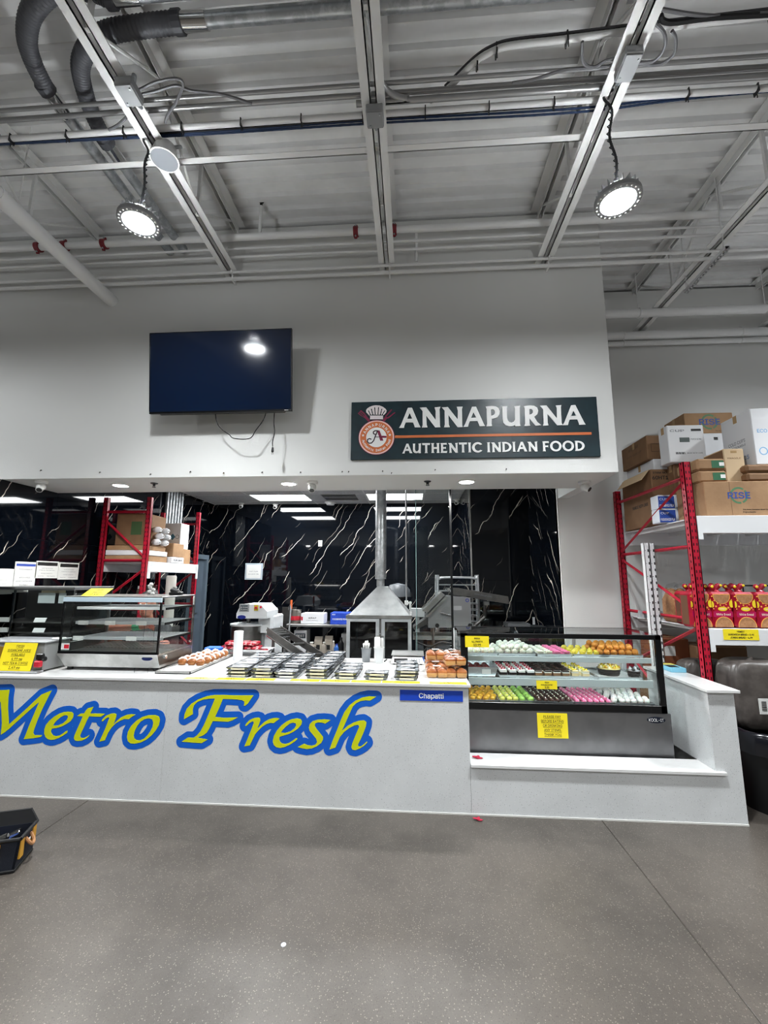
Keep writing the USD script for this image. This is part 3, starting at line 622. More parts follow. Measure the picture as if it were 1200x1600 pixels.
def arc_text(s, a0, a1, r, h, flip):
    ms = []
    for i, ch in enumerate(s):
        if ch == ' ': continue
        a = math.radians(a0 + (a1 - a0) * i / (len(s) - 1)); m = text(ch, 0, 0, h, d=.002)
        m.apply_transform(trimesh.transformations.rotation_matrix(a - math.pi / 2 + (math.pi if flip else 0), (0, 0, 1)))
        ms.append(mv(m, cx + r * math.cos(a), cz + r * math.sin(a)))
    return face_y(cat(*ms), SYF - .0045)
T.part('ring_lettering', arc_text('ANNAPURNA', 155, 25, .120, .026, False), sw, under=em)
T.part('ring_lettering', arc_text('Authentic Indian Food', 195, 345, .124, .022, True), sw, under=em)
for sx in (-1, 1):
    star = P(*[(cx + sx * .124 + (.015 if k % 2 == 0 else .0065) * math.sin(k * math.pi / 5), cz + .02 + (.015 if k % 2 == 0 else .0065) * math.cos(k * math.pi / 5)) for k in range(10)])
    T.part('star', slab_y(star, SYF - .0045, .002), sw, under=em)
T.done()

# fittings under the header
down_glow = glow('downlight_lens', (1, .99, .97), DOWN)
for (u, v), lab in (((185, 757), 'lit round downlight under the header, left one'), ((450, 754.5), 'lit round downlight under the header, middle one'), ((729, 752.5), 'lit round downlight under the header, right one below the long sign')):
    p = at(u, v, 2, HZ); p[1] = 4.12; T = Thing('downlight', lab, 'downlight', 'downlights under the header')
    T.part('trim', lathe([(.068, 0), (.088, 0), (.088, -.006), (.070, -.009), (.068, -.006)], p, 32), white_p, smooth=40)
    T.part('lens', lathe([(0, -.004), (.069, -.004), (.069, -.001), (0, -.001)], p, 32), down_glow)
    T.done()
def dome_cam(x, y, z, label, tilt, s=1.0, group='small white security cameras'):
    T = Thing('security_camera', label, 'security camera', group)
    T.part('base', lathe([(0, 0), (.055 * s, 0), (.055 * s, -.02 * s), (.046 * s, -.028 * s), (0, -.028 * s)], (x, y, z), 20), white_p, smooth=40)
    c = np.array((x, y, z - .055 * s)); d = np.array(tilt, float); d /= np.linalg.norm(d)
    T.part('body', cat(ball(c, .04 * s, 2), cyl(c, c + d * .055 * s, .034 * s, 16, .03 * s)), white_p, smooth=50)
    T.part('lens', cyl(c + d * .05 * s, c + d * .0565 * s, .024 * s, 14), black_p)
    T.done()
for u, v, lab, t in ((65, 752, 'white security camera under the left end of the header', (.3, -.6, -.7)), (488, 752, 'white security camera under the header beside the middle downlight', (.1, -.6, -.8)), (913, 752, 'white security camera under the right corner of the header', (.6, -.6, -.6))):
    p = at(u, v, 2, HZ); dome_cam(p[0], min(p[1], HB - .1), HZ, lab, t)
for u, v, lab, t in ((377, 786, 'small white camera on the kitchen ceiling, near its left back corner', (.2, -.8, -.5)), (714, 780, 'small white camera on the kitchen ceiling by the partition at right', (-.4, -.8, -.5))):
    p = at(u, v, 2, KC); dome_cam(p[0], min(p[1], KB - .12), KC, lab, t)
p = at(434, 789, 2, KC); dome_cam(p[0], KB - .10, KC, 'small white camera at the back wall below the left light panel', (0, -.9, -.5))
p = at(520, 788, 2, KC)
T = Thing('smoke_detector', 'round white smoke detector on the kitchen ceiling', 'smoke detector')
T.part('base', lathe([(0, 0), (.11, 0), (.11, -.02), (0, -.02)], (p[0], 7.9, KC), 24), white_p, smooth=40); T.part('cap', lathe([(0, -.02), (.085, -.02), (.07, -.055), (0, -.06)], (p[0], 7.9, KC), 24), white_p, smooth=40)
T.done()
for u, v, lab in ((241, 755, 'small dark sprinkler head under the header at left'), (668, 752, 'small sprinkler head with disc under the header beside the flue')):
    p = at(u, v, 2, HZ); p[1] = min(p[1], 4.2)
    T = Thing('ceiling_sprinkler', lab, 'sprinkler', 'sprinkler heads under the header')
    T.part('escutcheon', lathe([(0, 0), (.036, 0), (.030, -.008), (0, -.008)], p, 20), M('sprinkler_dark', '#4b4d50', .35, .8)); T.part('body', cat(cyl(p, p - (0, 0, .03), .008, 8), cyl(p - (.012, 0, .008), p - (.008, 0, .04), .003, 5), cyl(p + (.012, 0, -.008), p + (.008, 0, -.04), .003, 5)), MATS['sprinkler_dark']); T.part('deflector', cyl(p - (0, 0, .04), p - (0, 0, .043), .018, 10), MATS['sprinkler_dark'])
    T.done()

# ================================================================ the counter
T = Thing('service_counter', 'long light grey stone counter with blue and yellow lettering', 'counter')
FT = .02; g = .001
pan = [T.part('front_panel', bx(a + .0004, CY, .008, b - .0004, CY + FT, CZ - .02), quartz) for a, b in ((LX + .003, -1.86), (-1.86, .40))]
T.part('front_panel', slab_y(P((.40 + g, .008), (2.235, .008), (2.235, CZ - .02), (2.06, CZ - .02), (2.06, .315), (.40 + g, .315)), CY + FT, FT), quartz)
T.part('end_panel', bx(.38, CY + FT, .008, .40, 4.27, CZ - .02), quartz)
T.part('inner_panel', bx(2.06, CY + FT, .335, 2.08, 4.12, CZ - .02), quartz)
T.part('outer_panel', bx(2.215, CY + FT, .008, 2.235, 4.12, CZ - .02), quartz)
T.part('rear_panel', cat(bx(-3.94, 4.24, .008, .38, 4.26, CZ - .02), bx(2.08, 4.10, .008, 2.215, 4.12, CZ - .02)), quartz)
T.part('caulk_line', bx(LX + .003, CY - .004, 0, 2.237, CY + .01, .010), M('caulk', '#d8d7d2', .6))
def cnt(u, v):
    p = at(u, v, 1, CY); return (p[0], p[2])
W1, W2, W3, W4, W5 = ((0, 1050), 7.5), ((120, 1050), 7.5), ((270, 1050), 7.5), ((370, 1050), 10.0), ((450, 1050), 7.5)
SCRIPT = [
 (W1, [(-20,212),(115,208),(101,300),(97,430),(108,612),(200,530),(300,440),(400,345),(490,262),(612,212),(560,310),(500,430),(440,570),(400,680),(392,715),(410,740),(497,738),(490,752),(470,763),(390,775),(280,787),(300,740),(350,610),(410,470),(462,350),(380,420),(280,510),(180,600),(112,662),(60,705),(12,735),(15,690),(25,600),(20,480),(10,340),(-8,380),(-70,600),(-100,720),(-60,745),(-80,765),(-240,785),(-235,770),(-180,740),(-150,680),(-90,480),(-40,330),(-60,250),(-110,222)], None),
 (W1, [(795,685),(790,712),(740,745),(690,772),(640,790),(600,795),(560,785),(535,760),(520,720),(522,670),(540,620),(580,570),(640,520),(700,485),(750,468),(800,463),(845,468),(865,490),(860,530),(830,575),(780,610),(720,640),(660,657),(612,663),(600,690),(605,715),(625,740),(660,750),(700,742),(745,715),(775,690)], [(625,628),(680,625),(740,600),(785,560),(800,525),(790,505),(760,505),(710,530),(665,570),(640,600)]),
 (W1, [(1035,422),(1100,405),(1075,455),(1061,485),(1100,485),(1235,487),(1205,510),(1180,524),(1110,522),(1047,518),(1020,570),(990,638),(960,700),(940,745),(950,770),(985,772),(1020,755),(1050,735),(1045,750),(1010,780),(960,803),(910,808),(880,800),(868,775),(875,740),(910,660),(950,572),(972,519),(905,516),(945,487),(988,483),(1012,445)], None),
 (W2, [(293,578),(300,555),(345,510),(400,487),(445,482),(468,495),(465,520),(450,570),(428,620),(470,572),(520,530),(580,503),(640,492),(690,498),(645,525),(612,552),(560,550),(510,570),(460,600),(410,650),(370,710),(348,760),(330,800),(265,815),(300,740),(340,650),(370,570),(385,535),(370,530),(340,545),(310,575)], None),
 (W2, [(590,760),(600,700),(640,630),(700,570),(770,525),(840,505),(920,502),(965,520),(978,560),(965,620),(930,680),(880,740),(820,790),(750,825),(680,840),(630,835),(600,810)], [(668,745),(680,690),(710,630),(750,580),(800,550),(850,542),(885,555),(898,590),(890,640),(865,690),(830,740),(790,780),(740,800),(700,795),(675,775)]),
 (W3, [(133,553),(137,500),(165,430),(220,370),(300,320),(400,282),(490,268),(600,268),(750,272),(950,272),(925,305),(880,370),(850,395),(832,393),(840,370),(838,345),(815,330),(760,322),(690,318),(588,315),(550,410),(498,525),(600,535),(765,530),(700,565),(650,582),(560,578),(470,575),(430,660),(400,710),(360,740),(290,768),(410,790),(340,833),(220,825),(105,815),(180,765),(240,770),(280,745),(325,695),(370,610),(430,470),(495,310),(430,312),(350,325),(290,350),(250,390),(235,440),(238,492)], None),
 (W4, [(130,840),(150,800),(200,750),(260,720),(330,708),(365,720),(370,750),(355,800),(320,888),(370,835),(430,780),(500,740),(570,718),(630,715),(672,728),(620,765),(575,800),(530,793),(470,810),(410,845),(350,900),(290,970),(250,1050),(205,1145),(118,1162),(170,1040),(230,890),(265,800),(265,775),(245,772),(200,795),(155,840)], None),
 (W4, [(945,1030),(945,1050),(900,1090),(830,1135),(750,1170),(680,1185),(620,1175),(580,1140),(562,1080),(580,1000),(630,910),(700,830),(780,770),(860,735),(940,722),(1000,735),(1022,770),(1010,820),(960,880),(890,930),(810,970),(720,995),(672,1010),(665,1050),(680,1090),(710,1115),(760,1122),(820,1105),(880,1065),(930,1030)], [(692,945),(760,950),(840,925),(900,880),(930,830),(920,800),(880,790),(830,805),(770,850),(720,900)]),
 (W5, [(115,878),(190,838),(230,855),(280,862),(320,850),(342,820),(330,780),(295,735),(255,690),(245,650),(255,610),(290,575),(350,557),(430,553),(500,562),(465,585),(438,605),(400,592),(355,590),(320,600),(315,630),(335,665),(380,720),(412,760),(412,790),(390,830),(340,868),(280,895),(220,902),(160,892)], None),
 (W5, [(485,908),(520,810),(570,690),(620,560),(660,470),(720,390),(790,335),(870,298),(950,283),(1035,288),(985,320),(960,335),(910,330),(850,340),(800,365),(760,405),(730,470),(690,560),(632,690),(700,630),(770,590),(840,568),(890,565),(920,585),(915,630),(890,700),(850,790),(820,850),(825,870),(855,870),(890,845),(925,812),(930,825),(890,865),(840,895),(790,915),(755,908),(742,880),(755,830),(800,720),(835,640),(825,618),(780,625),(720,655),(660,700),(610,760),(580,830),(555,885)], None)]
glyphs = []
for (o, s), out, hole in SCRIPT:
    f = lambda q: [cnt(o[0] + x / s, o[1] + y / s) for x, y in q]
    glyphs.append(sg.Polygon(f(out), [f(hole)] if hole else None).buffer(0).buffer(.0015).buffer(-.0015))
blue_v = M('vinyl_blue', '#0a62d0', .4); yel_v = M('vinyl_yellow', '#d9de12', .4)
lo = T.part('lettering_outline', slab_y(unary_union([q.buffer(.042, 8) for q in glyphs]).simplify(.0008), CY, .0012), blue_v)
for q in glyphs: T.part('letter', slab_y(q, CY - .0012, .0012), yel_v, under=lo)
T.done((-1.8, CY + .4, 0))
T = Thing('countertop', 'pale polished stone worktop of the long counter', 'worktop')
for a, b in ((LX + .002, -1.86), (-1.86, .415)): T.part('stone_slab', bx(a + .0006, CY - .024, CZ - .02, b - .0006, 4.29, CZ, .002), quartz_top)
T.done()
single('ledge_top', bx(.402, CY - .024, .315, 2.12, 3.52, .335, .002), quartz_top, 'low pale stone ledge in front of the pastry case', 'ledge')
single('pony_wall_cap', bx(2.04, CY - .03, CZ - .02, 2.262, 4.14, CZ, .002), quartz_top, 'pale stone cap on the short wall right of the pastry case', 'worktop')
T = Thing('name_plaque', 'small blue plaque with white writing on the counter front', 'sign')
x0, z0 = cnt(625, 1096); x1, z1 = cnt(723, 1080)
pl = T.part('plate', bx(x0, CY - .004, z1 - .072, x1, CY, z1 + .001), M('plaque_blue', '#1747c4', .4))
T.part('lettering', face_y(text('Chapatti', (x0 + x1) / 2, z1 - .036, .034), CY - .004), sw, under=pl)
T.done()

# ================================================================ on the long counter
def note(name, label, quad_, lines, mat, t=.002, cat_='price sign', group=None, sizes=None, inkm=None, tilt=None):
    'a printed card given by its centre, width, height, facing -y; tilt = degrees it leans back'
    (cx_, cy_, cz_), w, h = quad_
    f = lambda m: mv(rotx(m, -(tilt or 0)), cx_, cy_, cz_)
    T = Thing(name, label, cat_, group)
    c = T.part('card', f(bx(-w / 2, 0, 0, w / 2, t, h)), mat)
    n = len(lines); ms = []
    for i, ln in enumerate(lines):
        s = (sizes or [1] * n)[i]; hh = h / (n + .6) * .56 * s
        wid = min(w * .86, hh * .72 * len(ln)); zc_ = h - h * (i + .8) / (n + .6)
        ms.append(face_y(text(ln, 0, zc_, hh, wid, n < 5, d=.0008), 0))
        if s > 1 or 'THANK' in ln or 'PLEASE' in ln or n > 4: ms.append(bx(-wid / 2, -.0008, zc_ - hh * .85, wid / 2, 0, zc_ - hh * .75))
    T.part('lettering', f(cat(*ms)), inkm or ink, under=c)
    return T
# --- heated glass cabinet
hx0, hx1, hy0, hy1 = -2.925, -2.07, 3.50, 4.06
gz0, gz1, gz2 = 1.008, 1.425, 1.472
T = Thing('heated_display_cabinet', 'square glass food warmer with steel base and three wire shelves', 'display cabinet')
T.part('base', hexa([(hx0 + .035, hy0 + .05, .895), (hx1 - .0, hy0 + .05, .895), (hx0 + .035, hy1, .895), (hx1, hy1, .895)], [(hx0 - .01, hy0 - .005, gz0), (hx1, hy0 - .005, gz0), (hx0 - .01, hy1, gz0), (hx1, hy1, gz0)]), steel)
T.part('sill', bx(hx0, hy0 - .004, gz0, hx1, hy0 + .016, gz0 + .018), black_fr)
for x in (hx0 + .03, hx1 - .08):
    for y in (hy0 + .08, hy1 - .08): T.part('foot', cyl((x + .03, y, CZ), (x + .03, y, .895), .022, 12), black_p)
T.part('top', bx(hx0, hy0, gz2 - .012, hx1, hy1, gz2, .003), steel)
T.part('header_strip', bx(hx0 - .002, hy0 - .006, gz1, hx1 + .002, hy0 + .006, gz2 - .01, .002), M('strip_blue', '#b9cbd6', .3))
T.part('front_glass', bx(hx0 + .006, hy0 + .002, gz0 + .018, hx1 - .006, hy0 + .007, gz1), clear)
for x, nm in ((hx0, 'side_glass'), (hx1 - .006, 'side_glass')): T.part(nm, bx(x, hy0 + .012, gz0 - .09 if x > -2.5 else gz0, x + .006, hy1 - .012, gz2 - .014), clear)
T.part('rear_glass', bx(hx0 + .01, hy1 - .01, gz0, hx1 - .01, hy1 - .005, gz1), clear)
for x in (hx0, hx1 - .012): T.part('front_post', bx(x, hy0 - .002, gz0, x + .012, hy0 + .014, gz1), black_fr)
for x in (hx0, hx1 - .016): T.part('rear_post', bx(x, hy1 - .016, gz0, x + .016, hy1, gz2), steel)
T.part('inner_floor', bx(hx0 + .02, hy0 + .03, gz0 + .001, hx1 - .02, hy1 - .03, gz0 + .006), steel)
for n_, v in enumerate((950, 973, 997)):
    z = at(190, v, 1, 3.62)[2]; m = []
    for x in np.linspace(hx0 + .06, hx1 - .03, 26): m.append(bx(x - .002, 3.60, z, x + .003, hy1 - .04, z + .006))
    T.part('wire_shelf', cat(*m, bx(hx0 + .05, 3.593, z - .012, hx1 - .02, 3.605, z + .012), bx(hx0 + .05, hy1 - .045, z - .004, hx1 - .02, hy1 - .035, z + .008)), wire_chrome, kind='stuff')
    T.part('shelf_arm', bx(hx1 - .025, 3.60, z - .012, hx1 - .012, hy1 - .03, z + .006), black_p)
    for u in ((), (130, 172, 221), (122, 205))[n_]:
        p = at(u, v, 1, 3.59); T.part('shelf_tag', cbox((p[0], 3.59, z + .0), (.09, .003, .034)), paper)
T.part('rack_grid', cat(*[bx(x, 3.62, gz0 + .03, x + .012, 4.0, gz0 + .034) for x in np.linspace(hx0 + .12, hx1 - .2, 18)]), steel, kind='stuff')
T.part('lamp_tube', cyl((hx0 + .06, hy0 + .03, gz2 - .03), (hx1 - .06, hy0 + .03, gz2 - .03), .008, 10), glow('warmer_lamp', (1, .97, .92), 14.0))
T.part('badge', face_y(_ext(affinity.scale(sg.Point(0, 0).buffer(1, 10), .045, .017), .004), 0).apply_translation((at(230, 1029, 1, 3.51)[0], 3.510, at(230, 1029, 1, 3.51)[2])), M('badge_navy', '#1a2452', .3))
T.part('sticker', cbox((hx0 + .06, hy0 - .001, gz0 + .055), (.07, .002, .05)), paper); T.part('sticker', cbox((hx0 + .072, hy0 - .0025, gz0 + .055), (.042, .001, .03)), red_ink)
T.part('knob', cat(cyl((hx1, 3.60, .975), (hx1 + .02, 3.60, .975), .016, 12), cyl((hx1, 4.0, 1.05), (hx1 + .012, 4.0, 1.05), .012, 10)), chrome)
T.done()
p = at(132, 931, 1, 3.55)
note('price_card', 'yellow price card lying tilted on top of the food warmer', ((-2.72, 3.55, gz2), .20, .13), ['FRESH', 'SAMOSA', '2.99'], yellow_paper, tilt=62, sizes=[.9, .9, 1.2]).done()
T = Thing('clear_tub', 'clear plastic tub of crumpled packets on top of the food warmer', 'tub')
p = at(236, 925, 2, gz2); p = np.array((at(236, 926, 1, 3.72)[0], 3.72, gz2))
T.part('tub', lathe([(.028, 0), (.042, .085), (.045, .085), (.045, .088), (.038, .086), (.026, .003), (0, .003), (0, 0)], p, 20), film, smooth=40)
T.part('packets', cat(*[ball(p + (random.Random(k).uniform(-.022, .022), random.Random(k + 9).uniform(-.022, .022), .02 + .016 * k), .018, 1, (1, .7, .8)) for k in range(6)]), M('packet_white', '#cfcfcc', .4), kind='stuff')
T.done()
T = Thing('tape_dispenser', 'small black tape dispenser on the back of the food warmer', 'tape dispenser')
p = np.array((-2.16, 3.86, gz2)); T.part('body', cat(bx(p[0] - .05, p[1] - .03, gz2, p[0] + .06, p[1] + .03, gz2 + .03, .006), hullballs((p[0] - .02, p[1], gz2 + .04, .03), (p[0] + .02, p[1], gz2 + .03, .02))), black_p); T.part('tape_roll', cyl((p[0] - .015, p[1] - .012, gz2 + .05), (p[0] - .015, p[1] + .012, gz2 + .05), .03, 18), film)
T.done()
# --- second glass cabinet further left
cx0, cx1, cy0, cy1 = LX + .03, -3.03, 3.74, 4.24
cz1 = at(50, 922, 1, cy0)[2]; cz0 = at(50, 1002, 1, cy0)[2]
T = Thing('glass_food_case', 'long glass food case against the black wall at the left edge', 'display cabinet')
T.part('base', bx(cx0, cy0, CZ, cx1, cy1, cz0, .004), steel_dark)
T.part('top', bx(cx0, cy0 - .02, cz1, cx1 + .01, cy1, cz1 + .03, .004), M('case_top', '#77797b', .35, .6)); T.part('top_edge', bx(cx0, cy0 - .024, cz1 + .012, cx1 + .01, cy0 - .018, cz1 + .024), chrome)
T.part('front_glass', bx(cx0, cy0, cz0, cx1, cy0 + .006, cz1), clear); T.part('side_glass', bx(cx1 - .006, cy0 + .008, cz0, cx1, cy1 - .01, cz1), clear)
for x in (-3.62, cx1 - .014): T.part('post', bx(x, cy0 + .008, cz0, x + .014, cy0 + .02, cz1), chrome)
for k, z in enumerate((cz0 + .06, cz0 + .15)):
    T.part('tray_shelf', bx(cx0 + .02, cy0 + .05, z, cx1 - .03, cy1 - .04, z + .012), steel_dark)
    for u in (4, 60): p = at(u, 990, 1, cy0 + .04); T.part('shelf_tag', rotx(bx(p[0] - .055, cy0 + .03, z + .012, p[0] + .055, cy0 + .033, z + .055), -25, (0, cy0 + .03, z + .012)), paper)
T.part('back_panel', bx(cx0, cy1 - .012, cz0, cx1, cy1 - .004, cz1), M('case_back', '#3d4143', .5))
T.part('lamp_cover', bx(-3.42, cy0 + .08, cz1 - .03, -3.25, cy0 + .16, cz1 - .005), M('lamp_warm', '#e6d9b8', .4))
T.part('notice', cat(cbox((-3.30, cy0 + .009, cz1 - .07), (.16, .001, .09)), cbox((-3.15, cy0 + .009, cz1 - .07), (.07, .001, .09))), M('notice_grey', '#aeb6b6', .6))
T.done()
# --- drinks dispenser with a tap, and its sign
T = Thing('drink_dispenser', 'grey drink dispenser with a black and red tap at the counter left end', 'drink dispenser')
d0, d1, dz = -3.55, -2.985, at(60, 1005, 1, 3.44)[2]
T.part('body', bx(d0, 3.44, CZ + .01, d1, 3.70, dz, .008), M('dispenser_grey', '#a3a4a3', .4, .3)); T.part('lid', bx(d0 - .01, 3.43, dz, d1 + .01, 3.71, dz + .014, .004), grey_p); T.part('drip_tray', bx(d0, 3.37, CZ, d1 + .01, 3.44, CZ + .016, .004), grey_p)
T.part('front_recess', bx(d0 + .05, 3.437, CZ + .03, d1 - .13, 3.441, dz - .03), M('amber_panel', '#8a6a1c', .4))
p = at(67, 1030, 1, 3.42)
T.part('tap', cat(cyl((p[0], 3.44, p[2]), (p[0], 3.39, p[2]), .02, 12), bx(p[0] - .028, 3.375, p[2] + .0, p[0] + .028, 3.41, p[2] + .05, .008)), black_p)
T.part('tap_lever', bx(p[0] - .026, 3.36, p[2] - .055, p[0] + .026, 3.40, p[2] - .005, .008), red_ink); T.part('cup', cbox((p[0] + .0, 3.56, dz + .022), (.09, .06, .016), .006), white_p)
T.done()
a, b = at(2, 1046, 1, 3.385), at(47, 1046, 1, 3.385); top = at(28, 1003, 1, 3.43)
T = note('drinks_sign', 'yellow sheet with drink prices leaning on the dispenser', (((a[0] + b[0]) / 2 - .02, 3.385, CZ + .017), .285, .215), ['FRESH', 'SUGARCANE JUICE', 'AVAILABLE', '4.99 ea', 'HOT TEA & COFFEE', '1.49 ea'], yellow_paper, tilt=12); T.done()
# --- bun tray
T = Thing('baking_tray', 'paper lined metal tray half filled with buns', 'tray')
tx0, tx1, ty0, ty1 = -2.055, -1.765, 3.46, 4.28
T.part('tray', cat(bx(tx0, ty0, CZ, tx1, ty1, CZ + .006), *[bx(*q) for q in ((tx0, ty0, CZ, tx1, ty0 + .006, CZ + .022), (tx0, ty1 - .006, CZ, tx1, ty1, CZ + .022), (tx0, ty0, CZ, tx0 + .006, ty1, CZ + .022), (tx1 - .006, ty0, CZ, tx1, ty1, CZ + .022))]), steel)
T.part('paper_liner', bx(tx0 + .008, ty0 + .008, CZ + .006, tx1 - .008, ty1 - .008, CZ + .012), paper)
T.done()
crust = M('bun_crust', '#84491f', .35, var=(14, '#b0753c', .45, .65)); icing = M('icing', '#efe6dc', .4)
bun = None; rnd = random.Random(3)
for j in range(6):
    for i in range(3):
        if j == 0 and i == 2: pass
        x, y = tx0 + .06 + .085 * i + rnd.uniform(-.008, .008), 3.76 + .088 * j + rnd.uniform(-.01, .01)
        lab = 'glazed bun with icing on the lined tray, %s row, %s' % (('front', 'second', 'third', 'fourth', 'fifth', 'rear')[j], ('left', 'middle', 'right')[i])
        if bun is None:
            T = Thing('glazed_bun', lab, 'bun', 'buns on the baking tray'); c = np.array((x, y, CZ + .012))
            T.part('crumb', hullballs((*(c + (-.012, 0, .024)), .024), (*(c + (.012, 0, .026)), .026)), crust, smooth=True)
            T.part('icing', tube([c + (-.03, .0, .044), c + (-.006, .012, .056), c + (.022, .02, .048), c + (.036, .026, .03)], [.007, .012, .011, .005], 8, 4), icing, smooth=True)
            bun = T.done(c)
        else: dup(bun, (x, y, CZ + .012), rnd.uniform(-40, 40), lab)
single('blue_box', bx(-2.07, 4.30, CZ + .0, -1.90, 4.42, CZ + .075, .006), M('box_blue', '#1b62c8', .5), 'small blue box behind the bun tray', 'box')
# --- sealed packs of food
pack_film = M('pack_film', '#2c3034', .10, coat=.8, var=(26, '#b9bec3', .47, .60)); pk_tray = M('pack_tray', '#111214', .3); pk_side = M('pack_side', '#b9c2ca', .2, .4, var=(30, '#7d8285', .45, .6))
pack = None; rnd = random.Random(11)
CL = [('wide two column pile nearest the bun tray', [-1.355, -1.165], 5, 3), ('narrow pile right of the wide one', [-.975], 5, 3), ('long pile in the middle of the counter', [-.73], 6, 3), ('short pile left of the lone packs', [-.51], 3, 2), ('lone low pile between two gaps', [-.285], 1, 2), ('pile just left of the bagged buns', [-.05], 3, 3)]
LEV = ('bottom', 'second', 'top')
for lab, cols, rows, levels in CL:
    for ci, X in enumerate(cols):
        for r in range(rows):
            for l in range(levels if not (r == 0 and levels == 3 and rnd.random() < .3) else levels - 1):
                side = '' if len(cols) == 1 else (' left column', ' right column')[ci]
                row = ('front', 'second', 'third', 'fourth', 'fifth', 'rear')[r]
                text_ = f'sealed dark food pack, {LEV[l]} layer, {row} row,{side} {lab}'
                text_ = ' '.join(text_.split()[:16])
                x, y, z = X + rnd.uniform(-.008, .008), 3.455 + .142 * r + rnd.uniform(-.006, .006), CZ + .0012 + .0252 * l
                if pack is None:
                    T = Thing('food_pack', text_, 'food pack', lab); c = np.array((x, y, z))
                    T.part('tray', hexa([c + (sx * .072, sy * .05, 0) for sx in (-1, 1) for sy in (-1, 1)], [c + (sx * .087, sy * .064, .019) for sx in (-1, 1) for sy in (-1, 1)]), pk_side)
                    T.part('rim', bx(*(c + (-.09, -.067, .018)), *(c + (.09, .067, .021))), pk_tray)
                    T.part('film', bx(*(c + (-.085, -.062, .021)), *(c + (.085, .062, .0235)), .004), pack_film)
                    T.part('label', bx(*(c + (-.05, -.052, .0235)), *(c + (.055, -.008, .0243))), paper); T.part('label', bx(*(c + (-.05, -.0672, .004)), *(c + (.06, -.0655, .018))), paper, label='white label on the front edge')
                    pack = T.done(c)
                else: dup(pack, (x, y, z), rnd.uniform(-4, 4), text_, lab)
pale_y = M('strip_yellow', '#efe36a', .5)
for k, (x0, x1, lab) in enumerate(((-1.74, -1.50, 'pale yellow price strip right of the bun tray'), (-1.49, -1.27, 'yellow price strip before the left half of the wide pile'), (-1.26, -1.04, 'yellow price strip before the right half of the wide pile'), (-.92, -.70, 'yellow price strip between the narrow and long piles'), (-.69, -.47, 'yellow price strip before the short pile'),
                               (-.46, -.24, 'yellow price strip before the lone low pile'), (-.23, .05, 'yellow price strip before the pile left of the buns'), (.12, .39, 'yellow price strip before the bagged buns'))):
    T = Thing('price_strip', lab, 'price strip', 'yellow price strips along the counter edge')
    c = T.part('card', bx(x0, CY - .02, CZ, x1, CY + .05, CZ + .0012), pale_y if k == 0 else yellow_paper)
    T.part('lettering', mv(cat(text('FRESH', 0, .022, .011, (x1 - x0) * .4, d=.0006), text('4.99', 0, .002, .013, (x1 - x0) * .3, d=.0006)), (x0 + x1) / 2, CY + .004, CZ + .0012), ink, under=c)
    T.done()
# --- bagged buns
bag_bun = None
for x, y, z, lab in ((.185, 3.55, 0, 'front left bag of brown buns at the right end of the counter'), (.185, 3.74, 0, 'second bag of buns in the left row'), (.19, 3.93, 0, 'third bag of buns in the left row'), (.19, 4.12, 0, 'rearmost bag of buns in the left row'),
                     (.335, 3.56, 0, 'front right bag of buns, the lower of two'), (.325, 3.57, .088, 'front right bag of buns, on top of another bag'), (.335, 3.80, 0, 'lower bag of buns behind the front right pair'), (.33, 3.81, .088, 'upper bag of buns behind the front right pair'), (.19, 3.80, .088, 'bag of buns lying on the left row')):
    if bag_bun is None:
        T = Thing('bagged_buns', lab, 'bread', 'bagged buns at the end of the counter'); c = np.array((x, y, CZ + z))
        for sx in (-1, 1):
            for sy in (-1, 1):
                q = c + (sx * .041, sy * .032, 0)
                T.part('bun_base', hullballs(*[(*(q + (a * .024, b * .016, .016)), .014) for a in (-1, 1) for b in (-1, 1)], *[(*(q + (a * .024, b * .016, .034)), .016) for a in (-1, 1) for b in (-1, 1)]), M('bun_gold', '#c9975a', .5), smooth=True)
                T.part('bun_crust', hullballs(*[(*(q + (a * .023, b * .015, .044)), .018) for a in (-1, 1) for b in (-1, 1)], (*(q + (0, 0, .054)), .020)), M('bun_brown', '#8f4c22', .25, var=(12, '#b06a34', .42, .62), coat=.3), smooth=True)
        bag = trimesh.convex.convex_hull(np.vstack([hullballs((*(c + (sx * .062, sy * .044, .020)), .020), (*(c + (sx * .058, sy * .040, .056)), .022)).vertices for sx in (-1, 1) for sy in (-1, 1)] + [c + np.array([[0, .085, .02], [.02, .088, .04], [-.02, .088, .04], [0, 0, .082]])])).subdivide()
        v = bag.vertices; bag.vertices = v + (meshkit.noise((v - c) * 60, 4)[:, None] - .5) * .004
        T.part('bag', bag, film, smooth=True); T.part('sticker', bx(*(c + (-.03, -.02, .081)), *(c + (.03, .012, .0822))), paper)
        bag_bun = T.done(c)
    else: dup(bag_bun, (x, y, CZ + z), (4, -3, 6, 2, -5, 8, -2, 3, 5)[int((x * 100 + y * 10) % 9)], lab)
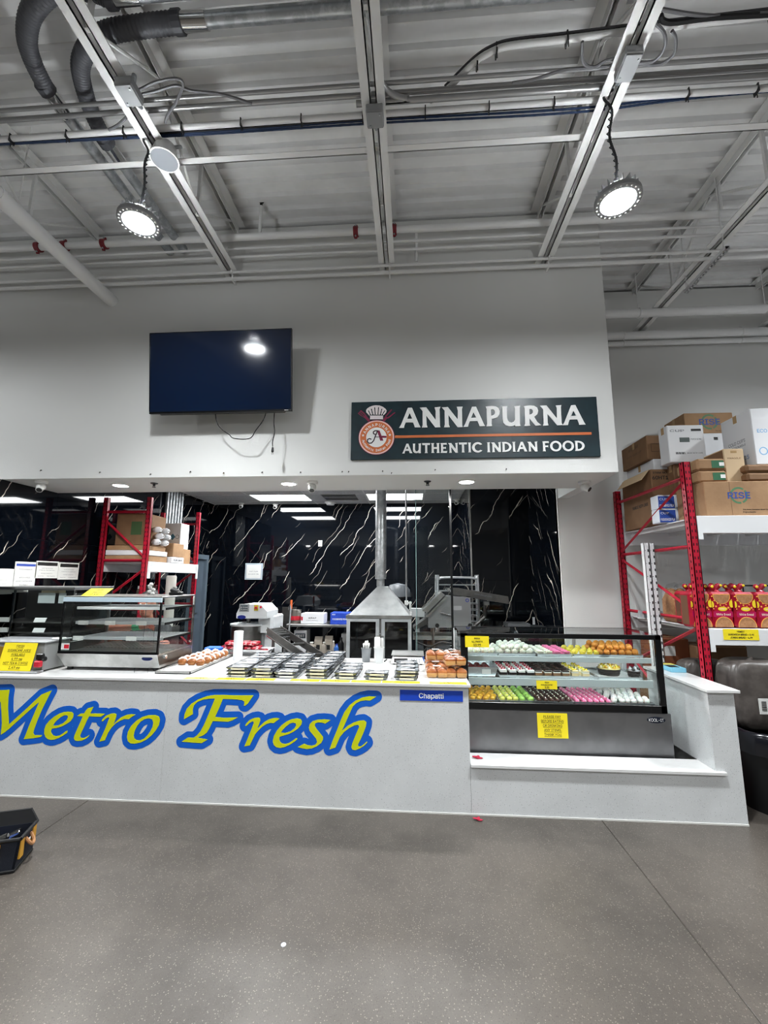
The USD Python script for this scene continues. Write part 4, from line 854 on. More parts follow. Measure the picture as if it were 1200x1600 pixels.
# --- lid stack, cups, scale, pen
p0 = at(371, 1031, 2, CZ); h = at(371, 986, 1, p0[1])[2] - CZ
T = Thing('lid_stack', 'tall white stack of nested plastic lids beside the wide pile', 'lid stack')
T.part('sleeve', lathe([(0, 0), (.042, 0)] + [(.042 + .0015 * (k % 2), h * k / 30) for k in range(1, 30)] + [(.042, h), (.03, h + .004), (0, h + .004)], p0, 20), M('lid_white', '#d9dce0', .3), smooth=30)
T.done()
p0 = at(572, 1034, 2, CZ); h = at(572, 1013, 1, p0[1])[2] - CZ
T = Thing('cutlery_cup', 'clear cup full of plastic cutlery on the counter', 'cup')
T.part('cup', lathe([(.034, 0), (.046, h), (.049, h), (.049, h + .004), (.044, h + .004), (.032, .004), (0, .004), (0, 0)], p0, 24), M('cup_grey', '#a9aeb2', .15, trans=.6), smooth=40)
rnd = random.Random(2)
for k in range(9):
    q = p0 + (rnd.uniform(-.022, .022), rnd.uniform(-.022, .022), .01); t = q + (rnd.uniform(-.012, .012), rnd.uniform(-.012, .012), h + rnd.uniform(.02, .05))
    T.part('plastic_fork', cat(tube([q, t], .003, 5), hullballs((*t, .009), (*(t - (0, 0, .025)), .006), n=1)), white_p)
T.done()
p0 = at(592, 1036, 2, CZ); h = at(592, 1012, 1, p0[1])[2] - CZ
T = Thing('napkin_cup', 'white cup holding a block of white stirrer sleeves', 'cup')
T.part('cup', lathe([(.035, 0), (.046, h), (.050, h), (.050, h + .005), (.044, h + .005), (.033, .004), (0, .004), (0, 0)], p0, 24), M('cup_white', '#dfe2e3', .3, trans=.25), smooth=40)
T.part('sleeves', rotz(bx(p0[0] - .042, p0[1] - .02, CZ + .02, p0[0] + .012, p0[1] + .025, CZ + h + .095, .008), 8, p0), white_p); T.part('straws', cat(*[cyl(p0 + (.02 + .008 * k, .01 * (k % 2), .02), p0 + (.02 + .008 * k, .012 * (k % 2), h + .085), .004, 6) for k in range(3)]), white_p, kind='stuff')
T.done()
p0 = at(603, 1033, 2, CZ); single('pen', cyl((p0[0] - .01, p0[1] - .04, CZ + .006), (p0[0] + .005, p0[1] + .06, CZ + .006), .006, 8), black_p, 'black pen lying right of the white cup', 'pen')
T = Thing('weighing_scale', 'white counter scale with a steel plate and small display', 'scale')
s0 = np.array((-.05, 4.16, CZ))
T.part('body', hexa([s0 + (-.15, -.17, .012), s0 + (.15, -.17, .012), s0 + (-.15, .17, .012), s0 + (.15, .17, .012)], [s0 + (-.13, -.10, .055), s0 + (.13, -.10, .055), s0 + (-.13, .16, .055), s0 + (.13, .16, .055)]), white_p)
T.part('plate', bx(-.05 - .15, 4.06, CZ + .066, -.05 + .15, 4.33, CZ + .074, .003), steel); T.part('pillar', cyl(s0 + (0, .03, .05), s0 + (0, .03, .068), .05, 12), grey_p)
sl = math.degrees(math.atan2(.043, .07)); F = lambda m: mv(rotx(m, sl), -.05, 3.99, CZ + .013)
T.part('display', F(bx(-.12, .012, .0005, .0, .06, .003)), black_p); T.part('keypad', F(cat(*[bx(.03 + .022 * i, .012 + .018 * j, .0005, .046 + .022 * i, .026 + .018 * j, .004) for i in range(4) for j in range(3)])), grey_p, kind='stuff')
T.part('side_stripe', hexa([s0 + (.149, -.12, .02), s0 + (.152, -.12, .02), s0 + (.149, .14, .02), s0 + (.152, .14, .02)], [s0 + (.140, -.1, .04), s0 + (.145, -.1, .04), s0 + (.140, .14, .04), s0 + (.145, .14, .04)]), M('scale_blue', '#1f55b8', .4))
for sx in (-1, 1):
    for sy in (-1, 1): T.part('foot', cyl(s0 + (sx * .12, sy * .14, 0), s0 + (sx * .12, sy * .14, .013), .012, 8), black_p)
T.done()

# ================================================================ worker seated behind the food warmer (only the arm and chin show through its shelves)
def body(bones, length=.03):
    ms = None
    for a_, b_ in bones:
        v = hullballs(a_, b_, n=2)
        q = m3.Manifold(m3.Mesh(np.asarray(v.vertices, np.float32), np.asarray(v.faces, np.uint32)))
        ms = q if ms is None else ms + q
    ms = ms.refine_to_length(length).to_mesh(); m = trimesh.Trimesh(ms.vert_properties[:, :3], ms.tri_verts)
    trimesh.smoothing.filter_taubin(m, iterations=12); return m
skin = M('skin', '#a8705c', .5, sss=.15); shirt = M('dark_shirt', '#17181c', .8)
X, Y = -2.87, 4.62
sh_l, sh_r = (X - .19, Y, 1.07, .065), (X + .19, Y, 1.07, .065)
T = Thing('person', 'seated worker in a dark shirt reaching across behind the food warmer', 'person')
hd = (X, Y - .03, 1.33)
bones = [((X, Y, .72, .13), (X, Y, 1.0, .15)), (sh_l, sh_r), ((X, Y, 1.0, .15), (X, Y, 1.08, .08)), ((X, Y, 1.08, .06), (X, Y - .02, 1.22, .055)), ((hd[0], hd[1], 1.36, .085), (hd[0], hd[1] - .02, 1.26, .062)), ((hd[0], hd[1] - .085, 1.31, .012), (hd[0], hd[1] - .10, 1.29, .014)),
         (sh_l, (X - .27, Y - .16, .93, .045)), ((X - .27, Y - .16, .93, .045), (X + .0, Y - .36, 1.10, .038)), (sh_r, (X + .29, Y - .14, .93, .045)),
         ((X + .29, Y - .14, .93, .045), (X + .04, Y - .38, 1.15, .04)), ((X + .04, Y - .38, 1.15, .04), (X + .27, Y - .40, 1.16, .030))]
bones = bones[:9] + [((X + .29, Y - .14, .93, .045), (X + .10, Y - .34, .95, .032)), ((X - .27, Y - .16, .93, .045), (X - .16, Y - .37, 1.135, .044)), ((X - .16, Y - .37, 1.135, .044), (X + .18, Y - .39, 1.15, .030)), ((X + .18, Y - .39, 1.15, .028), (X + .25, Y - .39, 1.155, .026))]
for k in range(4): bones.append(((X + .25, Y - .40 + .012 * k, 1.17 - .012 * k, .010), (X + .315 - .008 * abs(k - 1), Y - .41 + .012 * k, 1.165 - .016 * k, .008)))
bones.append(((X + .22, Y - .40, 1.165, .011), (X + .265, Y - .42, 1.185, .009)))
for sx in (-1, 1): bones += [((X + sx * .09, Y, .66, .10), (X + sx * .13, Y - .34, .60, .07)), ((X + sx * .13, Y - .34, .60, .065), (X + sx * .13, Y - .30, .10, .042)), ((X + sx * .13, Y - .27, .05, .04), (X + sx * .14, Y - .33, .035, .03)), ((hd[0] + sx * .083, hd[1] + .01, 1.32, .014), (hd[0] + sx * .083, hd[1] + .012, 1.345, .016))]
bd = T.part('body', body(bones, .022), skin, smooth=True)
sb = [((X, Y, .70, .15), (X, Y, 1.0, .168)), ((X - .19, Y, 1.07, .078), (X + .19, Y, 1.07, .078)), ((X, Y, 1.0, .16), (X, Y, 1.09, .10)), ((X - .19, Y, 1.07, .078), (X - .255, Y - .11, .985, .066)), ((X + .19, Y, 1.07, .078), (X + .26, Y - .09, .99, .066))]
T.part('shirt', body(sb), shirt, smooth=True)
tb = []
for sx in (-1, 1): tb += [((X + sx * .09, Y, .66, .115), (X + sx * .13, Y - .34, .60, .084)), ((X + sx * .13, Y - .34, .60, .08), (X + sx * .13, Y - .30, .14, .058))]
T.part('trousers', body(tb), M('dark_trousers', '#15161b', .8), smooth=True)
T.part('hair', body([((X, hd[1] + .03, 1.40, .088), (X, hd[1] + .04, 1.32, .082)), ((X, hd[1] - .03, 1.418, .066), (X, hd[1] + .03, 1.42, .078))], .02), M('dark_hair', '#120e0c', .6), smooth=True)
for sx in (-1, 1): T.part('eye', ball((hd[0] + sx * .032, hd[1] - .078, 1.345, ), .012, 1), white_p)
T.part('mouth', cbox((hd[0], hd[1] - .082, 1.252), (.045, .008, .008), .003), M('lips', '#8a4640', .5))
T.part('wrist_cloth', tube([(X + .10, Y - .385, 1.146), (X + .17, Y - .39, 1.15)], [.040, .037], 14), M('green_cloth', '#2f8a5c', .7))
T.done()
T = Thing('stool', 'low stool the seated worker sits on behind the counter', 'stool')
T.part('seat', lathe([(0, .50), (.17, .50), (.18, .52), (.17, .545), (0, .545)], (X, Y + .02, 0), 24), black_p)
for k in range(4): a_ = math.pi / 4 + k * math.pi / 2; T.part('leg', cyl((X + .12 * math.cos(a_), Y + .02 + .12 * math.sin(a_), .50), (X + .19 * math.cos(a_), Y + .02 + .19 * math.sin(a_), 0), .014, 8), steel)
T.done()

# ================================================================ refrigerated pastry case
kx0, kx1, ky0, ky1, kz = .425, 1.90, 3.55, 4.17, 1.205
gb = .635                      # lower edge of the glass
T = Thing('pastry_display_case', 'black framed refrigerated glass case with sweets on two shelves, stainless base', 'display case')
T.part('base', bx(kx0, ky0 + .012, 0, kx1 + .02, ky1, gb - .002, .004), steel_dark); T.part('front_sheet', bx(kx0, ky0, .30, kx1 + .022, ky0 + .012, gb - .002), M('case_sheet', '#8c8c8e', .34, .9, var=(2.2, '#747476', .4, .65)))
ftop = kz
for q in ((kx0 - .05, gb, kx1, gb + .055), (kx0 - .05, kz - .035, kx1, kz), (kx0 - .05, gb, kx0 + .005, kz), (kx1 - .045, gb, kx1, kz)):
    T.part('front_frame', bx(q[0], ky0 - .004, q[1], q[2], ky0 + .022, q[3], .003), black_fr)
T.part('front_glass', bx(kx0, ky0 + .004, gb + .05, kx1 - .04, ky0 + .009, kz - .03), clear)
T.part('side_glass', bx(kx1 - .012, ky0 + .02, gb, kx1 - .006, ky1 - .02, kz - .004), clear); T.part('side_glass', bx(kx0 - .045, ky0 + .02, gb, kx0 - .039, ky1 - .02, kz - .004), clear)
T.part('top_glass', bx(kx0 - .05, ky0 + .02, kz - .006, kx1, ky1 - .16, kz), glass_pane('tinted_glass', (.55, .6, .62)))
T.part('rear_rail', bx(kx0 - .05, ky1 - .16, kz - .03, kx1, ky1 - .10, kz), black_fr)
for x in (kx0 - .05, .93, 1.44, kx1 - .03): T.part('rear_post', bx(x, ky1 - .03, gb, x + .03, ky1 - .005, kz - .03), M('post_white', '#cfd2d4', .3))
T.part('rear_door', bx(kx0 - .02, ky1 - .02, gb, 1.44, ky1 - .016, kz - .03), clear); T.part('rear_door', bx(.93, ky1 - .012, gb, kx1 - .03, ky1 - .008, kz - .03), clear)
Z1, Z2, Z3 = 1.028, .862, .672
strip = glow('case_strip', (1, 1, 1), CASE)
for z, th in ((Z1, .042), (Z2, .058)):
    T.part('shelf', bx(kx0 - .03, ky0 + .055, z - .014, kx1 - .06, ky1 - .06, z - .004), glass_pane('shelf_glass_%d' % int(z * 100), (.86, .92, .92)))
    T.part('shelf_front', bx(kx0 - .03, ky0 + .045, z - th, kx1 - .06, ky0 + .057, z - .002, .002), M('shelf_front', '#b4bdbe', .25))
    T.part('light_tube', cyl((kx0, ky0 + .075, z - .03), (kx1 - .08, ky0 + .075, z - .03), .008, 10), strip)
    for x in (.93, 1.44): T.part('shelf_bracket', bx(x, ky0 + .06, z - .045, x + .008, ky1 - .03, z - .014), chrome)
T.part('light_tube', cyl((kx0, ky0 + .034, kz - .018), (kx1 - .06, ky0 + .034, kz - .018), .009, 10), strip)
T.part('deck', bx(kx0 - .04, ky0 + .03, gb, kx1 - .02, ky1 - .03, Z3 - .006), M('case_deck', '#3b3d40', .35, .5))
T.part('badge', face_y(_ext(affinity.scale(sg.Point(0, 0).buffer(1, 12), .066, .022), .004), 0).apply_translation((at(1025, 1125, 1, 3.55)[0], ky0, at(1025, 1125, 1, 3.55)[2])), M('badge_dark', '#101626', .3))
pb = at(1025, 1125, 1, 3.55); T.part('badge_lettering', face_y(text('KOOL-IT', pb[0], pb[2], .022, .108, False), ky0 - .004), white_p)
T.part('reflector_strip', bx(kx0, ky0 - .002, gb + .012, kx1 - .05, ky0 - .0005, gb + .018), black_p)
T.done()
p = at(745, 1001, 1, 3.54); note('sweets_sign', 'yellow sign for all sweets hung at the top left of the pastry case', ((p[0], 3.528, at(745, 1011, 1, 3.54)[2]), .185, .085), ['FRESH', 'ALL SWEETS', '10.99'], yellow_paper, sizes=[.9, .9, 1.2]).done()
p = at(855, 1077, 1, 3.54); note('pastry_sign', 'yellow sign for eggless pastry stuck on the case glass between the shelves', ((p[0], 3.543, p[2]), .155, .062), ['FRESH', 'EGGLESS PASTRY', '3.99'], yellow_paper, sizes=[.9, .9, 1.2]).done()
p = at(865, 1154, 1, 3.54); note('pay_first_sign', 'yellow notice asking to pay first, on the stainless base', ((p[0], 3.547, p[2]), .225, .178), ['PLEASE PAY', 'BEFORE EATING', 'OR DRINKING', 'ANY ITEMS.', 'THANK YOU.'], yellow_paper).done()

tray_m = M('tray_silver', '#c6c9cb', .25, .8); board_w = M('cake_board', '#eef0f0', .4)
def tray(u0, u1, z, label, depth=.40, liner=None, y0=3.615):
    v = {Z1: 1023, Z2: 1060, Z3: 1101}[z]
    a, b = at(u0, v, 1, y0)[0], at(u1, v, 1, y0)[0]
    T = Thing('sweet_tray', label, 'tray', 'trays in the pastry case'); y1 = y0 + depth
    T.part('pan', bx(a, y0, z, b, y1, z + .005), liner or tray_m)
    T.part('rim', cat(*[hexa(q1, q2) for q1, q2 in (([(a, y0, z), (b, y0, z), (a, y0 + .004, z), (b, y0 + .004, z)], [(a - .004, y0 - .006, z + .018), (b + .004, y0 - .006, z + .018), (a - .004, y0, z + .018), (b + .004, y0, z + .018)]), ([(a, y1, z), (b, y1, z), (a, y1 - .004, z), (b, y1 - .004, z)], [(a, y1 + .006, z + .018), (b, y1 + .006, z + .018), (a, y1, z + .018), (b, y1, z + .018)]),
        ([(a, y0, z), (a, y1, z), (a + .004, y0, z), (a + .004, y1, z)], [(a - .006, y0, z + .018), (a - .006, y1, z + .018), (a, y0, z + .018), (a, y1, z + .018)]), ([(b, y0, z), (b, y1, z), (b - .004, y0, z), (b - .004, y1, z)], [(b + .006, y0, z + .018), (b + .006, y1, z + .018), (b, y0, z + .018), (b, y1, z + .018)]))]), tray_m)
    T.done(); return a, b, y0, y1, z + .005
ORD = ('front', 'second', 'third', 'fourth', 'fifth', 'sixth', 'seventh', 'rear')
NTH = ('leftmost', 'second from left', 'third from left', 'fourth from left', 'fifth from left', 'sixth from left', 'seventh from left', 'eighth from left')
def fill(area, nx, ny, name, what, where, group, parts_at, cat_='sweet', jit=.004, rot=6, layers=1, seed=1, stag=0.0):
    'one sweet of a kind is built, the others are copies'
    a, b, y0, y1, z = area; src = None; rnd = random.Random(seed)
    for l in range(layers):
        n_x, n_y = nx - (l > 0), ny - (l > 0)
        for j in range(n_y):
            for i in range(n_x):
                x = a + (b - a) * (i + .5 + .5 * (l > 0) + stag * ((j % 2) - .5)) / nx + rnd.uniform(-jit, jit); y = y0 + (y1 - y0) * (j + .5 + .5 * (l > 0)) / ny + rnd.uniform(-jit, jit)
                lab = f'{what} {where}, {"upper layer, " if l else ""}{ORD[j]} row, {NTH[i]}'
                zz = z + l * parts_at[1]
                if src is None:
                    T = Thing(name, lab, cat_, group)
                    for nm, m, mt, sm in parts_at[0]: T.part(nm, mv(m, x, y, zz), mt, smooth=sm)
                    src = T.done((x, y, zz))
                else: dup(src, (x, y, zz), rnd.uniform(-rot, rot), lab, group)
def S(n, c, **k): return M('sweet_' + n, c, k.pop('rough', .45), sss=.1, **k)
cream, pink, yel, org, grn, choc, ivory = S('cream', '#ecebd6'), S('pink', '#f07aa6', var=(40, '#f8b4cb', .5, .65)), S('yellow', '#e3cf45'), S('orange', '#c9822c', var=(30, '#e2a048', .4, .65)), S('green', '#9fcf62'), S('choc', '#4a2a20', var=(40, '#2e1a14', .4, .6)), S('ivory', '#e2e2d2')
gold = S('gold', '#dfa528', var=(40, '#e9c04e', .45, .65)); white_c = S('white', '#efeee9'); dark_c = S('dark', '#1f1613', rough=.35); lime = S('lime', '#d9dd6a'); foil = M('foil', '#c9cccf', .22, .9, bump=(60, .002))
def egg(r, s=(1, 1, 1), sub=2): return ball((0, 0, r * s[2]), r, sub, s)
# top shelf
A = tray(728, 777, Z1, 'silver tray of pale round sweets at the left of the top shelf', .36)
fill(A, 4, 6, 'round_sweet', 'pale round sweet', 'at the left of the top shelf', 'sweets in the first tray of the top shelf', ([('body', egg(.021), cream, True)], .024), stag=.42, jit=.006)
A = tray(780, 836, Z1, 'silver tray of heaped ivory balls, second on the top shelf', .38)
fill(A, 5, 7, 'ball_sweet', 'ivory ball sweet', 'in the heaped second tray', 'balls in the second tray of the top shelf', ([('body', egg(.021), ivory, True)], .03), stag=.42, jit=.006, layers=2, seed=4)
A = tray(840, 893, Z1, 'silver tray half cream slices, half pink slices on the top shelf', .38)
w = A[0] + (A[1] - A[0]) * .48
fill((A[0], w, A[2], A[3], A[4]), 2, 7, 'cream_slice', 'cream coloured slice', 'in the half pink tray', 'cream slices on the top shelf', ([('body', rotx(cbox((0, 0, .018), (.048, .014, .034), .004), 28), cream, False)], 0), jit=.003)
fill((w, A[1], A[2], A[3], A[4]), 2, 7, 'pink_slice', 'bright pink slice', 'beside the cream slices', 'pink slices on the top shelf', ([('body', rotx(cbox((0, 0, .018), (.05, .016, .036), .004), 28), pink, False)], 0), jit=.003)
A = tray(897, 952, Z1, 'silver tray of yellow diamonds on white liner, top shelf', .38, board_w)
fill((A[0], A[1] - .04, A[2], A[3], A[4]), 4, 6, 'yellow_sweet', 'yellow diamond sweet', 'on the top shelf', 'yellow sweets on the top shelf', ([('body', rotz(cbox((0, 0, .016), (.034, .034, .032), .006), 45), yel, False)], .028), stag=.42, jit=.006, rot=15)
A = tray(938, 1004, Z1, 'silver tray heaped with orange balls at the right of the top shelf', .38)
fill(A, 6, 6, 'orange_ball', 'orange crumbly ball', 'at the top shelf right', 'orange balls on the top shelf', ([('body', ball((0, 0, .023), .024, 2), org, True)], .034), stag=.42, jit=.006, layers=2, seed=8)
# middle shelf
a, b = at(728, 1062, 1, 3.62)[0], at(778, 1062, 1, 3.62)[0]; T = Thing('foil_pan', 'deep crimped foil pan of dark red sweets on the middle shelf', 'foil pan')
q1 = [(x, y) for x in (a + .02, b - .02) for y in (3.63, 3.93)]; q2 = [(x, y) for x in (a, b) for y in (3.605, 3.955)]; zt = Z2 + .075
for (i, j) in ((0, 1), (2, 3), (0, 2), (1, 3)):
    T.part('wall', hexa([(*q1[i], Z2), (*q1[j], Z2), (q1[i][0] + .002, q1[i][1] + .002, Z2), (q1[j][0] + .002, q1[j][1] + .002, Z2)], [(*q2[i], zt), (*q2[j], zt), (q2[i][0] + .002, q2[i][1] + .002, zt), (q2[j][0] + .002, q2[j][1] + .002, zt)]), foil)
T.part('bottom', bx(a + .02, 3.63, Z2, b - .02, 3.93, Z2 + .003), foil); T.part('label', cbox(((a + b) / 2 + .035, 3.606, Z2 + .04), (.07, .003, .034)), paper)
T.done()
fill((a + .03, b - .03, 3.65, 3.92, Z2 + .003), 3, 4, 'syrup_sweet', 'dark red syrup sweet', 'in the foil pan', 'syrup sweets in the foil pan', ([('body', ball((0, 0, .03), .03, 2), S('syrup', '#5a1c1c', rough=.2), True)], 0), rot=90)
def cake(top, side, deco=None, w=.052, d=.046, h=.05):
    ps = [('sponge', cbox((0, 0, h * .3), (w, d, h * .6)), side, False), ('cream_layer', cbox((0, 0, h * .68), (w, d, h * .16)), white_c, False), ('topping', cbox((0, 0, h * .88), (w, d, h * .24), .003), top, False)]
    if deco: ps.append(('decoration', deco, ps[0][2] if False else deco_m, True))
    return ps, 0
deco_m = S('cherry', '#9c1f38', rough=.25)
A = tray(781, 838, Z2, 'silver tray of black and white pastry squares, middle shelf', .32)
fill(A, 4, 5, 'pastry_square', 'layered black and white pastry', 'beside the foil pan', 'black and white pastries', cake(white_c, dark_c, cat(ball((-.01, 0, .054), .009, 1), ball((.012, .01, .053), .007, 1))), 'pastry', .002, 3)
deco_m = S('chocflake', '#2a1811')
A = tray(836, 893, Z2, 'silver tray of chocolate topped pastry squares, middle shelf', .32)
fill(A, 4, 5, 'chocolate_pastry', 'chocolate topped pastry', 'in the middle of the middle shelf', 'chocolate pastries', cake(dark_c, S('spongebrown', '#8b6a4a'), roty(cbox((0, 0, .062), (.04, .02, .006), .002), 14)), 'pastry', .002, 3)
deco_m = yel
A = tray(893, 934, Z2, 'silver tray with pale yellow pastry squares on the middle shelf', .32, board_w)
fill((A[0], A[0] + (A[1] - A[0]) * .8, A[2], A[3], A[4]), 2, 4, 'pineapple_pastry', 'pale yellow topped pastry', 'left of the flowered cake', 'yellow pastries', cake(S('palecream', '#efe3b0'), S('palesponge', '#d9c79a'), cat(ball((-.01, 0, .055), .012, 1), ball((.013, .006, .053), .009, 1)), w=.05), 'pastry', .002, 3)
A = tray(936, 1003, Z2, 'white lined silver tray holding two small whole cakes', .36, board_w)
def whole_cake(name, label, cx_, cy_, r, h, topm, bits, bitm):
    T = Thing(name, label, 'cake'); z = Z2 + .006
    T.part('cake_cup', lathe([(0, 0), (r * .86, 0)] + [(r * (.86 + .14 * t) + .002 * (k % 2), h * .75 * t) for k, t in enumerate(np.linspace(.1, 1, 6))] + [(r * .9, h * .72), (0, h * .72)], (cx_, cy_, z), 32), dark_c)
    T.part('topping', lathe([(0, h), (r * .5, h * .98), (r * .85, h * .88), (r * .96, h * .72), (0, h * .70)], (cx_, cy_, z), 28), topm, smooth=50)
    rnd = random.Random(7)
    for k in range(bits):
        t, q = k * 2.4, r * .88 * math.sqrt((k + .5) / bits); T.part('rosette', lathe([(0, .022), (.006, .018), (.014, .006), (.012, 0), (0, 0)], (cx_ + q * math.cos(t), cy_ + q * math.sin(t), z + h * (1.0 - .16 * (q / r) ** 2) - .004), 8), bitm[k % len(bitm)], smooth=50)
    T.done()
whole_cake('flowered_cake', 'oval dark cased cake covered in yellow and cream rosettes', at(953, 1060, 1, 3.76)[0], 3.77, .088, .065, S('palecream2', '#ead98c'), 30, (yel, S('palecream3', '#f0e6b8'), gold))
whole_cake('dark_cake', 'small dark cake with grey cream dabs at the shelf right end', at(992, 1060, 1, 3.70)[0] - .005, 3.70, .048, .062, S('greycream', '#8f8f92'), 9, (S('greycream2', '#b9b9bb'), dark_c))
# deck
A = tray(716, 779, Z3, 'silver tray of golden yellow oval sweets at the bottom left', .40)
fill(A, 6, 6, 'golden_sweet', 'golden oval sweet', 'at the bottom left', 'golden sweets', ([('body', egg(.021, (1, 1.1, .85)), gold, True)], 0), stag=.42, jit=.006)
A = tray(782, 837, Z3, 'silver tray half lime yellow, half green sweets on the bottom deck', .40)
w = A[0] + (A[1] - A[0]) * .55
fill((A[0], w, A[2], A[3], A[4]), 3, 6, 'lime_sweet', 'pale lime sweet', 'beside the green ones', 'lime sweets', ([('body', egg(.022, (1, 1.05, .85)), lime, True), ('nut', ball((0, 0, .037), .006, 1), ivory, True)], 0))
fill((w, A[1], A[2], A[3], A[4]), 2, 6, 'green_sweet', 'bright green oval sweet', 'beside the lime ones', 'green sweets', ([('body', egg(.023, (1, 1.05, .85)), grn, True)], 0))
A = tray(840, 896, Z3, 'silver tray of dark chocolate sweets with cream stripes, bottom deck', .40)
fill(A, 6, 7, 'chocolate_roll', 'dark chocolate roll with a cream stripe', 'on the bottom deck', 'chocolate rolls', ([('body', hullballs((0, -.018, .016, .015), (0, .018, .016, .015)), choc, True), ('stripe', roty(hullballs((-.003, -.012, .030, .004), (.003, .012, .030, .004)), 0), cream, True)], 0), rot=20)
A = tray(899, 958, Z3, 'dark tray of pink striped sweets on the bottom deck', .40, M('tray_dark', '#26272a', .4))
fill(A, 6, 7, 'pink_roll', 'pink roll sweet', 'on the bottom deck', 'pink rolls', ([('body', hullballs((0, -.018, .017, .016), (0, .018, .017, .016)), pink, True), ('stripe', hullballs((-.004, -.012, .031, .004), (.004, .012, .031, .004)), white_c, True)], 0), rot=14)
A = tray(961, 1022, Z3, 'dark tray of white round sweets at the bottom right', .40, MATS['tray_dark'])
fill(A, 6, 6, 'white_sweet', 'white round sweet', 'at the bottom right', 'white sweets', ([('body', egg(.023, (1, 1, .9)), white_c, True)], 0), stag=.42, jit=.006)

# bits on the ledge and the short wall
def petal(name, label, c, m, s=1.0):
    m_ = cat(*[ball((0, 0, 0), .018 * s, 1, (1.3, .6, .22)).apply_transform(trimesh.transformations.rotation_matrix(a_, (0, 0, 1))).apply_translation((.012 * math.cos(a_), .012 * math.sin(a_), .004 + .003 * k)) for k, a_ in enumerate((0, 1.2, 2.9))])
    single(name, mv(m_, *c), m, label, 'petal', smooth=True)
rose = M('rose_red', '#b8123a', .5)
p = at(742, 1186, 2, .335); petal('red_petal', 'crumpled red petal on the low ledge', (p[0] + .02, p[1] + .01, .336), rose, 1.2)
p = at(746, 1280, 2, 0); petal('red_petal', 'red petal on the floor in front of the counter', (p[0], p[1] - .02, .003), rose)
p = at(443, 1476, 2, 0); single('paper_dot', lathe([(0, .0015), (.011, .0015), (.012, .0), (0, 0)], (p[0], p[1], 0), 16), M('dot_blue', '#cdd8ea', .5), 'tiny round pale blue paper dot on the open floor', 'paper dot')
p = at(1050, 1047, 2, CZ); T = Thing('film_box', 'small blue and yellow box on the short wall cap', 'box')
T.part('carton', bx(p[0] - .06, p[1] - .10, CZ, p[0] + .06, p[1] + .12, CZ + .035, .003), M('carton_cyan', '#7fc4de', .5)); T.part('end_band', bx(p[0] - .061, p[1] + .04, CZ + .001, p[0] + .061, p[1] + .121, CZ + .036), M('band_yellow', '#c9c25a', .5)); T.part('dark_panel', bx(p[0] - .05, p[1] - .06, CZ + .035, p[0] + .03, p[1] + .02, CZ + .0365), ink)
T.done()

# ================================================================ storage racks
def rack_post(x, y, z1, w, d, mat, T, slot_face='y', under=None):
    p = T.part('post', cat(bx(x - w / 2, y, 0, x + w / 2, y + .006, z1), bx(x - w / 2, y, 0, x - w / 2 + .006, y + d, z1), bx(x + w / 2 - .006, y, 0, x + w / 2, y + d, z1), bx(x - w / 2, y + d - .006, 0, x - w / 2 + .02, y + d, z1), bx(x + w / 2 - .02, y + d - .006, 0, x + w / 2, y + d, z1)), mat)
    T.part('slots', cat(*[cat(cbox((x + s * w * .22, y - .0004, z), (w * .13, .002, .022)), cbox((x - w / 2 - .0004, y + d * .5, z + .025), (.002, d * .16, .02))) for z in np.arange(.1, z1 - .03, .055) for s in (-1, 1)]), black_p, under=p, kind='stuff')
    T.part('foot_plate', bx(x - w * .7, y - .01, 0, x + w * .7, y + d + .01, .006), mat, under=p)
def strut_(p, q, w, mat): return tube([p, q], w, 4)
RX0, RN, RF, RT = 2.275, 3.67, 4.90, 2.61
T = Thing('storage_rack', 'red steel storage rack with white beams full of cartons and bread at right', 'storage rack')
for X in (RX0 + .03, 5.0):
    rack_post(X, RN, RT, .058, .06, red_steel, T); rack_post(X, RF, RT, .055, .06, red_steel, T)
nr, fr = RN + .06, RF + .02
for (u0, v0, u1, v1) in ((962, 786, 1060, 747), (971, 862, 1060, 752), (971, 867, 1071, 854), (971, 875, 1083, 959), (977, 953, 1087, 969), (990, 1035, 1085, 980)):
    a, b = at(u0, v0, 1, fr), at(u1, v1, 1, nr); a[0] = b[0] = RX0 + .03
    T.part('brace', tube([a, b], .015, 4), red_steel)
T.part('brace', tube([(RX0 + .03, nr, .25), (RX0 + .03, fr, .85)], .015, 4), red_steel)
SH = ((2.15, .145), (1.245, .125))
for z, h in SH:
    for y in (RN - .005, RF + .025): T.part('beam', bx(RX0 + .08, y, z - h, 4.96, y + .045, z, .003), white_steel)
    for x in (RX0 + .085,): T.part('beam_bracket', bx(x - .025, RN - .008, z - h - .05, x + .01, RN - .002, z), white_steel); T.part('beam_bracket', bx(x - .025, RF + .03, z - h - .05, x + .01, RF + .036, z), white_steel)
    for k in range(13): T.part('deck_panel', bx(RX0 + .09 + .2 * k, RN + .04, z - .012, RX0 + .285 + .2 * k, RF + .03, z - .002, .002), white_steel)
    for k in range(7): T.part('deck_support', bx(RX0 + .15 + .4 * k, RN + .04, z - .045, RX0 + .19 + .4 * k, RF + .03, z - .012), white_steel)
T.done((RX0, RN, 0))
T = Thing('shelf_upright', 'white perforated shelf upright standing beside the red rack', 'shelf upright')
for k, (x, y) in enumerate(((2.195, 4.20), (2.252, 4.215))):
    T.part('post', cat(bx(x - .023, y, 0, x + .023, y + .004, 1.97), bx(x - .023, y, 0, x - .019, y + .05, 1.97), bx(x + .019, y, 0, x + .023, y + .05, 1.97)), white_steel)
    T.part('slots', cat(*[cbox((x + .012, y - .0004, z), (.010, .002, .024)) for z in np.arange(.1, 1.95, .06)], *[cbox((x - .012, y - .0004, z), (.005, .002, .006)) for z in np.arange(.1, 1.95, .12)]), black_p, kind='stuff')
